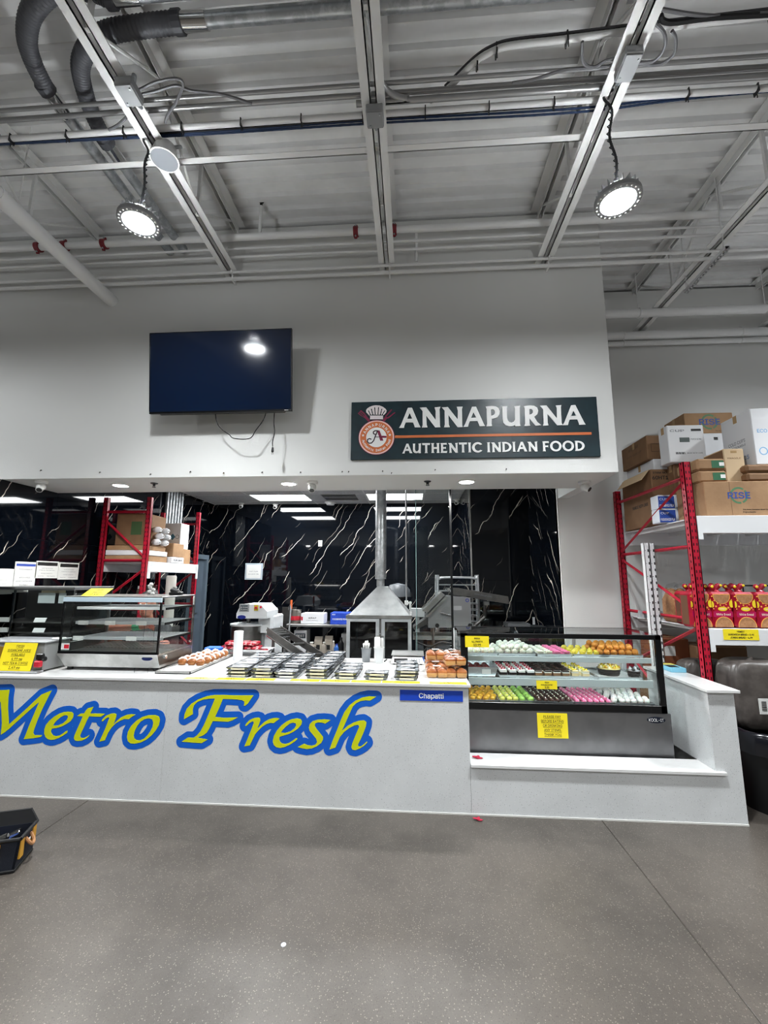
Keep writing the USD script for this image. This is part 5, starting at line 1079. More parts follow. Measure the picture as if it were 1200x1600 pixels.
T.part('tie_bar', bx(2.18, 4.255, 1.90, 2.27, 4.265, 1.93), white_steel)
T.done()

def carton(label, X, Y, Z, mat, marks=(), tape=True, name='carton', group='cartons on the top shelf of the red rack', b=.006, seam=True, cat_='box'):
    'X, Y, Z: (low, high); marks: extra (part name, mesh, material)'
    T = Thing(name, label, cat_, group)
    bd = T.part('body', bx(X[0], Y[0], Z[0], X[1], Y[1], Z[1], b), mat)
    if tape:
        yc = (Y[0] + Y[1]) / 2
        T.part('tape', cat(bx(X[0] + .004, yc - .022, Z[1] - .0005, X[1] - .004, yc + .022, Z[1] + .0008), bx(X[0] - .0008, yc - .022, Z[1] - .07, X[0] + .0005, yc + .022, Z[1] - .002)), tape_m)
    for nm, m, mt in marks: T.part(nm, m, mt, under=bd)
    return T.done()
def ty(s, x, z, h, y, w=None, bold=True): return face_y(text(s, x, z, h, w, bold, d=.0008), y)
blue_i, green_i, grey_i, white_i = M('print_blue', '#2b4a9a', .6), M('print_green', '#4d7a55', .6), M('print_grey', '#6c7077', .6), sw
def rise(x, z, y, s=1.0):
    r = ring((x, z), .062 * s, .014 * s).difference(unary_union([P((x + .1 * s * math.cos(a), z + .1 * s * math.sin(a)), (x, z), (x + .1 * s * math.cos(a + .22), z + .1 * s * math.sin(a + .22))) for a in (.7, 2.8, 4.9)]))
    return [('logo_ring', slab_y(r, y, .0006), green_i), ('lettering', ty('RISE', x, z, .045 * s, y - .0006, .155 * s), blue_i)]
def X_(u, Y): return at(u, 800, 1, Y)[0] if False else at(u, 730, 1, Y)[0]
Z_ = lambda u, v, Y: at(u, v, 1, Y)[2]
s1 = 2.152
y9 = 3.715; zr = Z_(1140, 752, y9); xa, xb = X_(1096, y9), 3.12
carton('wide brown carton with blue and green logo at the front of the top shelf', (xa, xb), (y9, 4.10), (s1, zr), card, rise(X_(1149, y9), Z_(1149, 774, y9), y9, 1.15) + [('lettering', ty('This Base Container Must List', X_(1172, y9), Z_(1172, 796, y9), .011, y9, .2, False), ink), ('lettering', ty('Ingredients', X_(1162, y9), Z_(1162, 800, y9), .011, y9, .1, False), ink), ('panel_line', cbox((X_(1136, y9), y9 - .0003, (s1 + zr) / 2), (.003, .001, zr - s1 - .01)), card_d)])
y10 = 3.76; za, zb_ = Z_(1110, 735, y10), Z_(1110, 716, y10)
for lab, z0, z1 in (('brown paper wrapped bundle with green label, the lower of two', zr + .002, za), ('brown paper wrapped bundle with green label, the upper of two', za + .002, zb_)):
    x0, x1 = X_(1090, y10), X_(1136, y10); zc = (z0 + z1) / 2
    carton(lab, (x0, x1), (y10, 4.06), (z0, z1), card, [('label', cbox((X_(1120, y10) + .01, y10 - .0006, zc), (.10, .001, (z1 - z0) * .62)), M('label_green', '#2c6a48', .5)), ('label_patch', cbox((X_(1127, y10) + .005, y10 - .0012, zc), (.04, .001, (z1 - z0) * .3)), white_i),
        ('wrap_fold', hexa([(x0 - .001, y10 + .06, z0 + .004), (x0 - .001, y10 + .24, z0 + .004), (x0 + .002, y10 + .06, z0 + .004), (x0 + .002, y10 + .24, z0 + .004)], [(x0 - .003, y10 + .14, zc), (x0 - .003, y10 + .16, zc), (x0 + .002, y10 + .14, zc), (x0 + .002, y10 + .16, zc)]), card_d)], tape=False, name='paper_bundle', b=.018)
y11 = 3.80; T_ = carton('upright cream fronted carton with a dark side on the top shelf', (X_(1133, y11), X_(1165, y11)), (y11, 4.06), (zr + .002, Z_(1148, 701, y11)), card_l, [('lettering', ty('FRAGILE', (X_(1133, y11) + X_(1165, y11)) / 2, Z_(1148, 716, y11), .014, y11, .11, False), card_d), ('mark', cbox(((X_(1133, y11) + X_(1165, y11)) / 2, y11 - .0005, Z_(1148, 706, y11)), (.05, .001, .02)), tape_m), ('side_panel', bx(X_(1133, y11) - .001, y11 + .01, zr + .01, X_(1133, y11) + .002, 4.05, Z_(1148, 703, y11)), card_d)], tape=False)
y12 = 3.73; zm = Z_(1180, 738, y12); zt = Z_(1180, 725, y12)
for lab, z0, z1 in (('brown wrapped bundle under the big white carton, lower one', zr + .002, zm), ('brown wrapped bundle under the big white carton, upper one', zm + .002, zt)):
    x0 = X_(1166, y12); carton(lab, (x0, 3.2), (y12, 4.10), (z0, z1), card_d, [('wrap_fold', hexa([(x0 - .001, y12 + .06, z0 + .004), (x0 - .001, y12 + .3, z0 + .004), (x0 + .002, y12 + .06, z0 + .004), (x0 + .002, y12 + .3, z0 + .004)], [(x0 - .003, y12 + .17, (z0 + z1) / 2), (x0 - .003, y12 + .19, (z0 + z1) / 2), (x0 + .002, y12 + .17, (z0 + z1) / 2), (x0 + .002, y12 + .19, (z0 + z1) / 2)]), card)], tape=False, name='paper_bundle', b=.018)
y4 = 3.76; x0 = X_(1183, y4); z0, z1 = zt + .002, Z_(1190, 638, y4)
carton('big white carton with grey and blue printing at the right edge', (x0, x0 + .5), (y4, 4.12), (z0, z1), card_w, [('print', face_nx(cat(text('plastics', -3.93, z0 + .10, .05, .2, False, d=.0008), text('4', -4.02, z0 + .17, .07, d=.0008)), x0), M('print_pale_blue', '#7d93b8', .6)), ('print', face_nx(cat(text('COLD CUPS', -3.95, z0 + .25, .03, .2, False, d=.0008), text('SUSTAINABLE', -3.95, z0 + .21, .02, .2, False, d=.0008)), x0), grey_i), ('recycle_mark', slab_y(ring((x0 + .07, z0 + .12), .035, .008), y4, .0006), M('print_sky', '#7ab0d8', .6)), ('lettering', ty('ECO', x0 + .08, z0 + .30, .03, y4), M('print_sky', '#7ab0d8'))])
y2 = 4.09; x0, x1 = X_(1048, y2), X_(1106, y2); z1 = Z_(1080, 664, y2); z0 = s1
T_ = None
carton('tall white carton with a dark printed block and bar code', (x0, x1), (y2, 4.24), (Z_(1080, 722, y2), z1), card_w, [('lettering', ty('CUP', x0 + .09, z1 - .055, .022, y2, .13, False), grey_i), ('print_block', cbox((x0 + .15, y2 - .0005, z1 - .145), (.09, .001, .045)), M('print_slate', '#4a5553', .6)), ('print_block', cbox((x1 - .07, y2 - .0005, z1 - .05), (.09, .001, .022)), ink), ('lettering', ty('16 OZ PAPER BOWL', x1 - .10, z1 - .14, .016, y2, .15, False), grey_i), ('bar_code', cat(*[cbox((x0 + .06 + .008 * k, y2 - .0005, z1 - .275), (.003 + .002 * (k % 3), .001, .02)) for k in range(11)]), ink), ('lettering', ty('MADE WITH CARE', x1 - .10, z1 - .275, .012, y2, .14, False), grey_i)])
zmid = Z_(1080, 722, y2)
carton('plain brown carton hidden under the tall white one', (x0 + .06, x1 + .02), (y2 + .06, 4.25), (s1, zmid - .002), card_d)
y3 = 4.44; z3 = Z_(1125, 672, y3)
carton('white carton behind the tall one, mostly hidden', (X_(1101, y3), X_(1143, y3) + .04), (y3 + .09, 4.93), (s1, z3), card_w, [('print_block', cbox((X_(1134, y3), y3 + .0895, z3 - .06), (.04, .001, .03)), ink)])
y1 = 4.54; z0 = max(z3, z1) + .002
carton('brown carton with blue and green logo on the very top', (X_(1077, y1) - .0, X_(1155, y1)), (y1, 4.9), (z0, z0 + .225), card, rise(X_(1117, y1), z0 + .125, y1, 1.35) + [('lettering', ty('This Base Container', X_(1137, y1), z0 + .025, .012, y1, .16, False), ink)])
y7 = 4.27; x0, x1 = X_(1016, y7), X_(1054, y7); z7 = Z_(1036, 733, y7)
carton('open brown carton with black model number and flaps hanging out at left', (x0, x1), (y7, 4.86), (s1, z7), card_d, [('lettering', ty('60HT1', (x0 + x1) / 2 - .03, z7 - .085, .034, y7, .15), ink), ('lettering', ty('ITEM NO', (x0 + x1) / 2 - .03, z7 - .035, .018, y7, .13), ink), ('flap', roty(bx(x0 - .006, y7 + .02, z7 - .13, x0 - .002, 4.8, z7 + .0), 38, (x0, y7, z7)), card_l), ('lettering', face_nx(text('HANDLE WITH CARE', -4.52, s1 + .22, .03, .3, d=.0008), x0), ink)], tape=False)
y6 = 4.34; z6 = Z_(1040, 708, y6)
carton('low white carton lying on the open brown one', (X_(1025, y6) - .02, X_(1056, y6)), (y6, 4.88), (z7 + .002, z7 + .125), card_w, [('lettering', ty('CARE', (X_(1025, y6) + X_(1056, y6)) / 2, z7 + .045, .014, y6, .1, False), grey_i), ('mark', slab_y(affinity.scale(sg.Point((X_(1025, y6) + X_(1056, y6)) / 2, z7 + .085).buffer(.02), 1, .5), y6, .0006), grey_i)])
y5 = 4.36; zz = z7 + .127
carton('brown carton with faint printing, leftmost on the shelf stack', (X_(1017, y5) - .02, X_(1043, y5)), (y5, 4.88), (zz, zz + .25), card_d, [('print_frame', slab_y(sg.box(X_(1022, y5) - .01, zz + .08, X_(1034, y5), zz + .16).exterior.buffer(.003), y5, .0006), M('print_umber', '#5c4330', .7)), ('lettering', face_nx(cat(text('THIS SIDE UP', -4.62, zz + .12, .022, .3, False, d=.0008), text('KEEP DRY', -4.62, zz + .19, .03, .2, False, d=.0008)), X_(1017, y5) - .02), M('print_umber', '#5c4330'))])
blue_b = M('film_box_blue', '#2a4ea8', .45)
y8 = 4.12; zz = s1
for k, (u0, u1, v0, v1, lab) in enumerate(((1023, 1058, 789, 814, 'blue and white film box left of the post, lower one'), (1023, 1058, 765, 788, 'blue and white film box left of the post, upper one'), (1075, 1103, 782, 806, 'blue and white film box right of the post, lower one'), (1075, 1103, 758, 780, 'blue and white film box right of the post, upper one'))):
    x0, x1 = X_(u0, y8), X_(u1, y8); z0 = s1 + (k % 2) * .132; z1 = z0 + .13
    carton(lab, (x0, x1), (y8, y8 + .13), (z0, z1), M('film_box_white', '#dfe4ee', .4), [('panel', bx(x0 + .002, y8 - .0008, z0 + .004, x0 + (x1 - x0) * .72, y8 + .0002, z1 - .012), blue_b), ('lettering', ty('FOODSERVICE FILM', x0 + (x1 - x0) * .36, z0 + .03, .022, y8 - .0008, (x1 - x0) * .62), white_i), ('lettering', ty('CUP', x0 + (x1 - x0) * .25, z1 - .04, .020, y8 - .0008, (x1 - x0) * .36, False), white_i)], tape=False, name='film_carton', group='blue film boxes in the red rack')

# bread in red bags
bred = M('bag_red', '#a5142c', .25, var=(10, '#8c0f28', .4, .6)); bmag = M('bag_magenta', '#a81850', .25); crumb = M('bread_crumb', '#a87a52', .6, var=(50, '#946640', .4, .6)); byel = M('bag_yellow', '#e2c62a', .35); bora = M('bag_orange', '#e8a24a', .35)
loaf_src = None
zl = 1.246
def loaf(x, y, label, rz=0):
    global loaf_src
    if loaf_src is not None: dup(loaf_src, (x, y, zl), rz, label); return
    w, d, h = .172, .15, .285
    T = Thing('bread_loaf', label, 'bread', 'loaves in red printed bags on the middle shelf')
    x0, x1 = x - w / 2, x + w / 2; yf = y - d / 2
    bag = T.part('bag', bx(x0, yf, zl, x1, y + d / 2, zl + h, .02), bred)
    for a_ in (x0 - .0012, x1 - .002): T.part('bread_side', bx(a_, yf + .03, zl + .02, a_ + .0032, y + d / 2 - .03, zl + h - .03), M('bread_brown', '#5e3a22', .5))
    C = lambda cx_, cz_, rx, rz_: affinity.translate(affinity.scale(sg.Point(0, 0).buffer(1, 10), rx, rz_), x + cx_, zl + cz_)
    front = sg.box(x0 + .02, zl + .02, x1 - .02, zl + h - .02)
    box_ = sg.box(x0 + .006, zl + .006, x1 - .006, zl + h - .006)
    up, lw = C(.0, h - .03, .062, .062).intersection(sg.box(x0, zl, x1, zl + h - .022)), C(0, .012, .066, .072).intersection(box_)
    T.part('window_edge', slab_y(unary_union([up.buffer(.005), lw.buffer(.005)]).intersection(box_), yf, .0012), bora, under=bag)
    T.part('window', slab_y(unary_union([up, lw]), yf, .0018), crumb, under=bag)
    T.part('band', slab_y(sg.box(x0 + .012, zl + .085, x1 - .012, zl + .130), yf, .0006), bmag, under=bag)
    T.part('oval', slab_y(unary_union([C(.0, .150, .036, .018), C(-.078, .185, .014, .026).intersection(box_), C(.072, .19, .018, .03).intersection(box_)]), yf, .0012), byel, under=bag)
    T.part('dots', slab_y(unary_union([C(a, b, r, r) for a, b, r in ((-.05, .17, .007), (-.035, .195, .006), (.045, .16, .008), (.03, .185, .005), (-.06, .215, .005), (-.015, .18, .006), (.012, .172, .004), (.06, .24, .006), (-.07, .15, .005), (.055, .145, .004), (-.075, .25, .006), (.075, .225, .004))]), yf, .0012), bora, under=bag)
    T.part('lettering', face_y(cat(text('White Bread', x, zl + .107, .018, .11, False, d=.0006), text('HONEST', x, zl + .150, .010, .045, d=.0006)), yf - .0012), M('bag_print', '#f1d8c8', .4), under=bag)
    T.part('tuft', cat(hullballs((x, y - .02, zl + h - .01, .03), (x - .02, y - .02, zl + h + .012, .012), n=1), hullballs((x - .012, y - .02, zl + h + .01, .01), (x - .04, y - .03, zl + h + .045, .020), n=1), hullballs((x - .01, y - .02, zl + h + .01, .01), (x + .02, y - .02, zl + h + .05, .022), n=1)), bred, smooth=True)
    T.part('tuft_fold', ball((x - .045, y - .048, zl + h + .042), .012, 1, (1, .4, 1)), byel); T.part('tuft_fold', ball((x + .028, y - .042, zl + h + .052), .011, 1, (1, .4, 1)), byel)
    loaf_src = T.done((x, y, zl))
for u, Y, lab in ((1096, 3.825, 'red bagged loaf half hidden by the near red post'), (1129, 3.825, 'red bagged loaf right of the near post'), (1165, 3.825, 'red bagged loaf, second right of the near post'), (1200, 3.825, 'red bagged loaf cut by the right edge'),
                  (1086, 4.02, 'red bagged loaf in the second row behind the near post'), (1118, 4.02, 'red bagged loaf in the second row right of the post'), (1150, 4.02, 'red bagged loaf in the second row further right')):
    loaf(at(u, 950, 1, Y - .075)[0], Y, lab)
for k, (u, lab) in enumerate(((1051, 'clear bagged brown loaf at the left end, outer one'), (1065, 'clear bagged brown loaf at the left end, inner one'))):
    Y = 4.20; x = at(u, 950, 1, Y)[0] + .03; T = Thing('brown_loaf', lab, 'bread', 'clear bagged brown loaves')
    m = trimesh.convex.convex_hull(np.vstack([bx(x - .04, Y - .06, zl, x + .04, Y + .16, zl + .22, .02).vertices, hullballs((x, Y + .05, zl + .26, .045)).vertices]))
    T.part('bread', m, crumb); T.part('label', cbox((x, Y - .061, zl + .085), (.07, .002, .05)), byel); T.part('label', cbox((x, Y - .0605, zl + .115), (.07, .002, .025)), bred)
    T.part('bag_top', hullballs((x, Y + .05, zl + .30, .05), (x + .03, Y + .04, zl + .33, .03), (x, Y + .05, zl + .34, .012), n=1), film, smooth=True)
    T.done()
p = at(1158, 995, 1, RN - .006); note('bread_sign', 'yellow bread price sign on the white rack beam', ((p[0], RN - .0085, at(1158, 1000, 1, RN - .006)[2]), .265, .082), ['HONEST', 'SANDWICH BREAD - 3.99', 'JUMBO BREAD - 4.99'], yellow_paper, sizes=[1, 1, 1]).done()
T = Thing('wire_basket', 'flat black wire basket at the back of the bread shelf', 'basket')
b0, b1 = at(1140, 912, 1, 4.5)[0], 3.9; zb2 = at(1160, 915, 1, 4.5)[2]
T.part('rim', tube([(b0, 4.35, zb2), (b1, 4.35, zb2), (b1, 4.8, zb2), (b0, 4.8, zb2), (b0, 4.35, zb2)], .006, 6), black_rub); T.part('wires', cat(*[cyl((x, 4.35, zb2), (x, 4.8, zb2 - .0), .003, 5) for x in np.arange(b0, b1, .035)], *[cyl((b0, y, zb2 - .003), (b1, y, zb2 - .003), .003, 5) for y in np.arange(4.4, 4.8, .08)]), black_rub, kind='stuff')
for x in (b0 + .02, b1 - .02):
    for y in (4.36, 4.79): T.part('leg', cyl((x, y, zl), (x, y, zb2), .006, 6), black_rub)
T.done()
pk = None
for k in range(6):
    x, y = 2.30 + .085 * k, 4.60 + .02 * (k % 2); lab = 'clear upturned plastic cup on the bread shelf, number %s from left' % ('one', 'two', 'three', 'four', 'five', 'six')[k]
    lab = ('leftmost clear upturned plastic cup at the back of the bread shelf', 'second clear upturned cup from the left on the bread shelf', 'third clear upturned cup from the left on the bread shelf', 'fourth clear upturned cup from the left on the bread shelf', 'fifth clear upturned cup from the left on the bread shelf', 'rightmost clear upturned cup, nearest the brown loaves')[k]
    if pk is None:
        T = Thing('plastic_cup', lab, 'cup', 'clear cups on the bread shelf'); T.part('cup', lathe([(.040, 0), (.030, .075), (0, .077), (0, .074), (.028, .072), (.037, 0)], (x, y, zl), 18), M('clear_plastic', '#dfe3e6', .12, trans=.75), smooth=40); T.part('rim', lathe([(.038, 0), (.043, 0), (.043, .006), (.038, .006), (.038, 0)], (x, y, zl), 18), white_p); pk = T.done((x, y, zl))
    else: dup(pk, (x, y, zl), 0, lab)
carton('pale grey carton behind the white upright on the bread shelf', (X_(1030, 4.72), X_(1052, 4.72)), (4.72, 4.9), (zl, zl + .30), M('carton_grey', '#b9bcbe', .6), [('lettering', ty('CUPS', X_(1040, 4.72), zl + .12, .02, 4.72), grey_i)], group='boxes on the bread shelf')
# under the rack
carton('brown carton under the bread shelf, one flap raised', (2.62, 3.02), (4.25, 4.65), (.42, 1.02), card_d, [('flap', rotx(bx(2.62, 4.248, 1.02, 3.02, 4.252, 1.10), -50, (0, 4.25, 1.02)), card)], group='cartons on the floor under the rack')
carton('brown carton on the floor under the other one', (2.60, 3.05), (4.2, 4.7), (0, .418), card_d, group='cartons on the floor under the rack')
carton('dark red brown carton behind the short wall, seen past the glass case', (2.36, 2.62), (4.42, 4.8), (.55, 1.07), M('carton_rust', '#7a4326', .8), [('label', cbox((2.44, 4.4195, .96), (.10, .001, .09)), paper)], group='cartons on the floor under the rack')
carton('brown carton on the floor behind the short wall', (2.34, 2.58), (4.4, 4.85), (0, .548), card_d, group='cartons on the floor under the rack')
T = Thing('waste_bin', 'black waste bin with a dark liner behind the short wall', 'waste bin')
bc = np.array((2.68, 3.62, 0)); zt = .50
T.part('barrel', lathe([(0, 0), (.25, 0), (.285, zt), (.30, zt), (.30, zt + .02), (.27, zt + .02), (.24, .02), (0, .02)], bc, 32), M('bin_black', '#08080a', .5), smooth=40)
fold = []; A_ = np.linspace(0, 2 * math.pi, 49)
V = [(bc[0] + (r0 + .010 * math.sin(9 * a) + .006 * math.sin(23 * a + k)) * math.cos(a), bc[1] + (r0 + .010 * math.sin(9 * a) + .006 * math.sin(23 * a + k)) * math.sin(a), z) for k, (r0, z) in enumerate(((.315, zt - .10), (.322, zt - .03), (.320, zt + .03), (.29, zt + .05), (.26, zt + .02))) for a in A_[:-1]]
F = [(k * 48 + j, k * 48 + (j + 1) % 48, (k + 1) * 48 + (j + 1) % 48, (k + 1) * 48 + j) for k in range(4) for j in range(48)]
T.part('liner', tm(V, [t for f in F for t in ((f[0], f[1], f[2]), (f[0], f[2], f[3]))]), M('liner_black', '#15161c', .18), smooth=50)
T.done()
def sack(label, c, size, mat, seed, tag=None):
    T = Thing('plastic_sack', label, 'sack', 'grey plastic sacks on the bin'); m = ball((0, 0, 0), 1, 4); v = m.vertices
    v = np.sign(v) * np.abs(v) ** .38; a_ = np.arctan2(v[:, 1], v[:, 0])
    cr = meshkit.fbm(np.c_[np.cos(a_) * 5, np.sin(a_) * 5, v[:, 2] * .9] + 7, 3, seed) - .5
    v = v * np.c_[1 + .22 * cr - .07 * v[:, 2], 1 + .22 * cr - .07 * v[:, 2], 1 + .10 * (meshkit.fbm(v * 2.2 + 3, 3, seed + 1) - .5)]; m.vertices = v * np.array(size) / 2 + np.array(c)
    T.part('sack', m, mat, smooth=True); T.part('twist', hullballs((c[0] - .06, c[1] - size[1] * .1, c[2] + size[2] * .44, .03), (c[0] - .03, c[1] - size[1] * .1, c[2] + size[2] * .52, .012), n=1), mat, smooth=True)
    if tag is not None:
        s_ = T.part('tag', mv(rotz(bx(-.035, -.004, -.055, .035, 0, .055), 0), *tag), paper); T.part('bar_code', mv(cat(*[cbox((0, -.005, -.03 + .008 * k), (.034, .001, .003 + .002 * (k % 2))) for k in range(9)]), *tag), ink, under=s_)
    T.done()
sackm = M('sack_grey', '#57514d', .38, var=(9, '#453f3c', .4, .6), coat=.2)
sack('grey brown plastic sack with a bar code tag on the bin', (2.69, 3.74, .76), (.50, .30, .50), sackm, 3, (2.60, 3.562, .70))
sack('darker plastic sack behind the tagged one', (2.52, 4.06, .78), (.42, .22, .34), M('sack_dark', '#4b4643', .35), 8)

# ================================================================ kitchen behind the counter
T = Thing('kitchen_rack', 'red steel rack with one white shelf along the left kitchen wall', 'storage rack')
ax0, ax1, ay0, ay1, az = -3.86, -3.29, 5.10, 6.34, 2.63
for y in (ay0, ay1):
    for x in (ax0, ax1): rack_post(x, y, az, .055, .05, red_steel, T)
    yy = y + .035
    for p_, q_ in (((ax0, 2.45), (ax1, 2.45)), ((ax0, 2.34), (ax1, 1.86)), ((ax0, 1.84), (ax1, 1.84)), ((ax1, 1.74), (ax0, 1.30)), ((ax0, 1.25), (ax1, 1.25)), ((ax0, 1.15), (ax1, .65)), ((ax0, .5), (ax1, .5))):
        T.part('brace', tube([(p_[0], yy, p_[1]), (q_[0], yy, q_[1])], .017, 4), red_steel)
for x in (ax0 - .03, ax1 + .0): T.part('beam', bx(x, ay0 + .07, 1.70, x + .035, ay1, 1.83, .003), white_steel)
for k in range(5): T.part('deck_panel', bx(ax0 + .01, ay0 + .07 + .235 * k, 1.80, ax1, ay0 + .30 + .235 * k, 1.825), white_steel)
T.part('beam_bracket', bx(ax1 + .03, ay0 + .04, 1.62, ax1 + .042, ay0 + .09, 1.83), white_steel); T.part('beam_bracket', bx(ax1 + .03, ay1 - .01, 1.62, ax1 + .042, ay1 + .04, 1.83), white_steel)
T.done()
def kbox(label, X, Y, Z, mat, marks=(), **k): return carton(label, X, Y, Z, mat, marks, group='boxes on the kitchen rack', **k)
kbox('flat brown carton at the bottom of the kitchen rack pile', (-3.84, -3.30), (5.16, 5.62), (1.83, 1.905), card, tape=False)
kbox('flat white carton on the flat brown one, kitchen rack', (-3.84, -3.29), (5.16, 5.60), (1.907, 1.97), card_w, tape=False)
kbox('thin brown carton under the tall box, kitchen rack', (-3.84, -3.31), (5.17, 5.58), (1.972, 2.03), card, tape=False)
kbox('tall brown carton with a green printed square on the kitchen rack', (-3.76, -3.36), (5.20, 5.62), (2.032, 2.44), card_d, [('print_block', cbox((-3.49, 5.1995, 2.25), (.14, .001, .17)), M('print_moss', '#3f5a35', .7))], tape=False)
rolls = M('roll_white', '#dadde0', .25)
rs = None
for k, (y, z) in enumerate(((5.34, 2.085), (5.40, 2.165), (5.34, 2.245), (5.52, 2.085), (5.56, 2.165), (5.52, 2.245))):
    lab = f'white plastic wrapped roll on the kitchen rack, {("bottom", "middle", "upper")[k % 3]} one {("near", "far")[k // 3]}'
    if rs is None:
        T = Thing('wrapped_roll', lab, 'roll', 'white rolls on the kitchen rack'); T.part('roll', tube([(-3.352, y, z), (-3.25, y, z)], [.03, .040, .040, .040, .03], 14) if False else tube(np.linspace((-3.352, y, z), (-3.25, y, z), 5), [.026, .040, .040, .040, .026], 14), rolls, smooth=40); T.part('end_knot', ball((-3.247, y, z), .012, 1), rolls); rs = T.done((-3.30, y, z - .04))
    else: dup(rs, (-3.30, y, z - .04), 0, lab)
kbox('white carton with a teal diamond mark at the back of the kitchen rack', (-3.62, -3.36), (6.02, 6.25), (2.05, 2.42), card_w, [('mark', slab_y(P((-3.52, 2.22), (-3.48, 2.27), (-3.44, 2.22), (-3.48, 2.17)), 6.02, .0006), M('print_teal', '#3a6f8a', .6)), ('mark', slab_y(ring((-3.41, 2.22), .03, .006), 6.02, .0006), grey_i), ('lettering', ty('CUPS', -3.47, 2.10, .018, 6.02, .16), grey_i)], tape=False)
kbox('brown carton under the white marked one, far end of kitchen rack', (-3.66, -3.34), (5.98, 6.30), (1.83, 2.048), card, tape=False)
kbox('low brown carton at the right front of the kitchen rack shelf', (-3.60, -3.26), (5.68, 5.95), (1.915, 2.10), card)
kbox('flat white carton with black writing on the kitchen rack', (-3.62, -3.25), (5.64, 5.96), (1.83, 1.912), card_w, [('lettering', face_x(text('CLEAR LINERS', 5.80, 1.87, .022, .22, d=.0008), -3.25), ink)], tape=False)
T = Thing('white_bucket', 'tall white tube standing below the kitchen rack shelf', 'tube'); T.part('tube', lathe([(0, 0), (.06, 0), (.062, .62), (.055, .64), (0, .64)], (-3.12, 5.45, 1.02), 20), M('tube_white', '#c3c0ba', .6), smooth=40); T.part('stand', bx(-3.22, 5.36, 0, -3.02, 5.56, 1.02), steel_dark); T.done()
T = Thing('spice_jar', 'small glass jar with a pale lid under the kitchen rack shelf', 'jar'); jb_ = (-3.50, 5.42, 1.36)
T.part('jar', lathe([(0, 0), (.05, 0), (.05, .10), (.036, .13), (0, .13)], jb_, 18), M('jar_contents', '#6d6456', .3), smooth=40); T.part('lid', lathe([(0, .13), (.04, .13), (.04, .165), (0, .165)], jb_, 18), white_p); T.done()
single('rack_shelf', bx(ax0, ay0 + .08, 1.33, ax1, ay1 - .02, 1.358), M('shelf_black', '#101114', .6), 'dark lower shelf in the kitchen rack', 'shelf')
# vertical strip curtain / pipes at the back of the left wall
T = Thing('cable_riser', 'bundle of pale vertical pipes running up the left kitchen wall', 'pipe')
for k in range(6): T.part('pipe', cyl((LX + .04, 6.55 + .085 * k, 1.9), (LX + .04, 6.55 + .085 * k, KC), .028, 10), galv, smooth=40)
T.done()
# papers on the left wall and frames on the back wall
def sheet_x(label, u0, u1, v0, v1, head=None, deco=(), name='wall_notice', rz=0):
    a, b = at(u0, v0, 0, LX), at(u1, v1, 0, LX); yc = (a[1] + b[1]) / 2; y0, y1, z1, z0 = a[1], b[1], a[2], b[2]
    T = Thing(name, label, 'notice', 'notices on the left wall'); s_ = T.part('sheet', bx(LX, y0, z0, LX + .003, y1, z1), paper)
    w, h = y1 - y0, z1 - z0
    if head: T.part('heading', bx(LX + .003, y0 + w * .06, z1 - h * head[1], LX + .0036, y1 - w * .06, z1 - h * .07), head[0], under=s_)
    T.part('lettering', cat(*[face_x(text(t, yc, z1 - h * f, h * .045, w * k, False, d=.0005), LX + .003) for t, f, k in deco]), grey_i, under=s_)
    T.done()
sheet_x('plain white sheet at the far left of the black wall', -14, 18, 888, 928, None, (('NOTICE', .45, .4), ('EMPLOYEES', .6, .5)))
sheet_x('white sheet with a dark blue heading and pale blue panel', 24, 52, 877, 925, (M('head_blue', '#29459c', .6), .15), (('FOOD HANDLER', .25, .6), ('WASH HANDS', .52, .5), ('BEFORE STARTING WORK', .64, .75), ('PERMIT', .76, .4), ('NON TRANSFERABLE', .88, .7)))
sheet_x('white certificate with black heading, left one of the pair', 57, 89, 876, 903.5, (ink, .27), (('CERTIFICATE', .42, .5), ('THIS IS TO CERTIFY', .54, .7), ('FOOD SAFETY', .72, .5), ('DATE     SIGNED', .88, .75)))
sheet_x('white certificate with black heading, right one of the pair', 92.5, 121, 878.5, 905.5, (ink, .27), (('CERTIFICATE', .42, .5), ('THIS IS TO CERTIFY', .54, .7), ('FOOD SAFETY', .72, .5), ('DATE     SIGNED', .88, .75)))
a, b = at(384, 880, 1, KB), at(410, 906, 1, KB)
T = Thing('framed_notice', 'small white framed notice on the black back wall', 'notice'); T.part('frame', bx(a[0], KB - .02, b[2], b[0], KB - .001, a[2], .003), M('frame_grey', '#9da8b2', .5)); T.part('sheet', bx(a[0] + .03, KB - .022, b[2] + .03, b[0] - .03, KB - .02, a[2] - .03), paper)
T.part('lettering', face_y(cat(text('EXIT PLAN', (a[0] + b[0]) / 2, (a[2] + b[2]) / 2 + .0, .025, .16, False, d=.0005), text('IN CASE OF FIRE', (a[0] + b[0]) / 2, (a[2] + b[2]) / 2 - .05, .02, .2, False, d=.0005)), KB - .022), grey_i); T.done()
def plate(label, u, v, w, h, name='wall_outlet'):
    p = at(u, v, 1, KB); T = Thing(name, label, 'outlet', 'outlets on the back wall'); T.part('plate', cbox((p[0], KB - .006, p[2]), (w, .010, h), .003), white_p)
    for s_ in (-1, 1): T.part('socket', cbox((p[0], KB - .0125, p[2] + s_ * h * .22), (w * .45, .003, h * .25), .001), grey_p)
    T.done()
plate('white outlet plate high on the black back wall', 500.5, 849, .075, .12); plate('white outlet plate low behind the mixer', 430, 955, .085, .14)
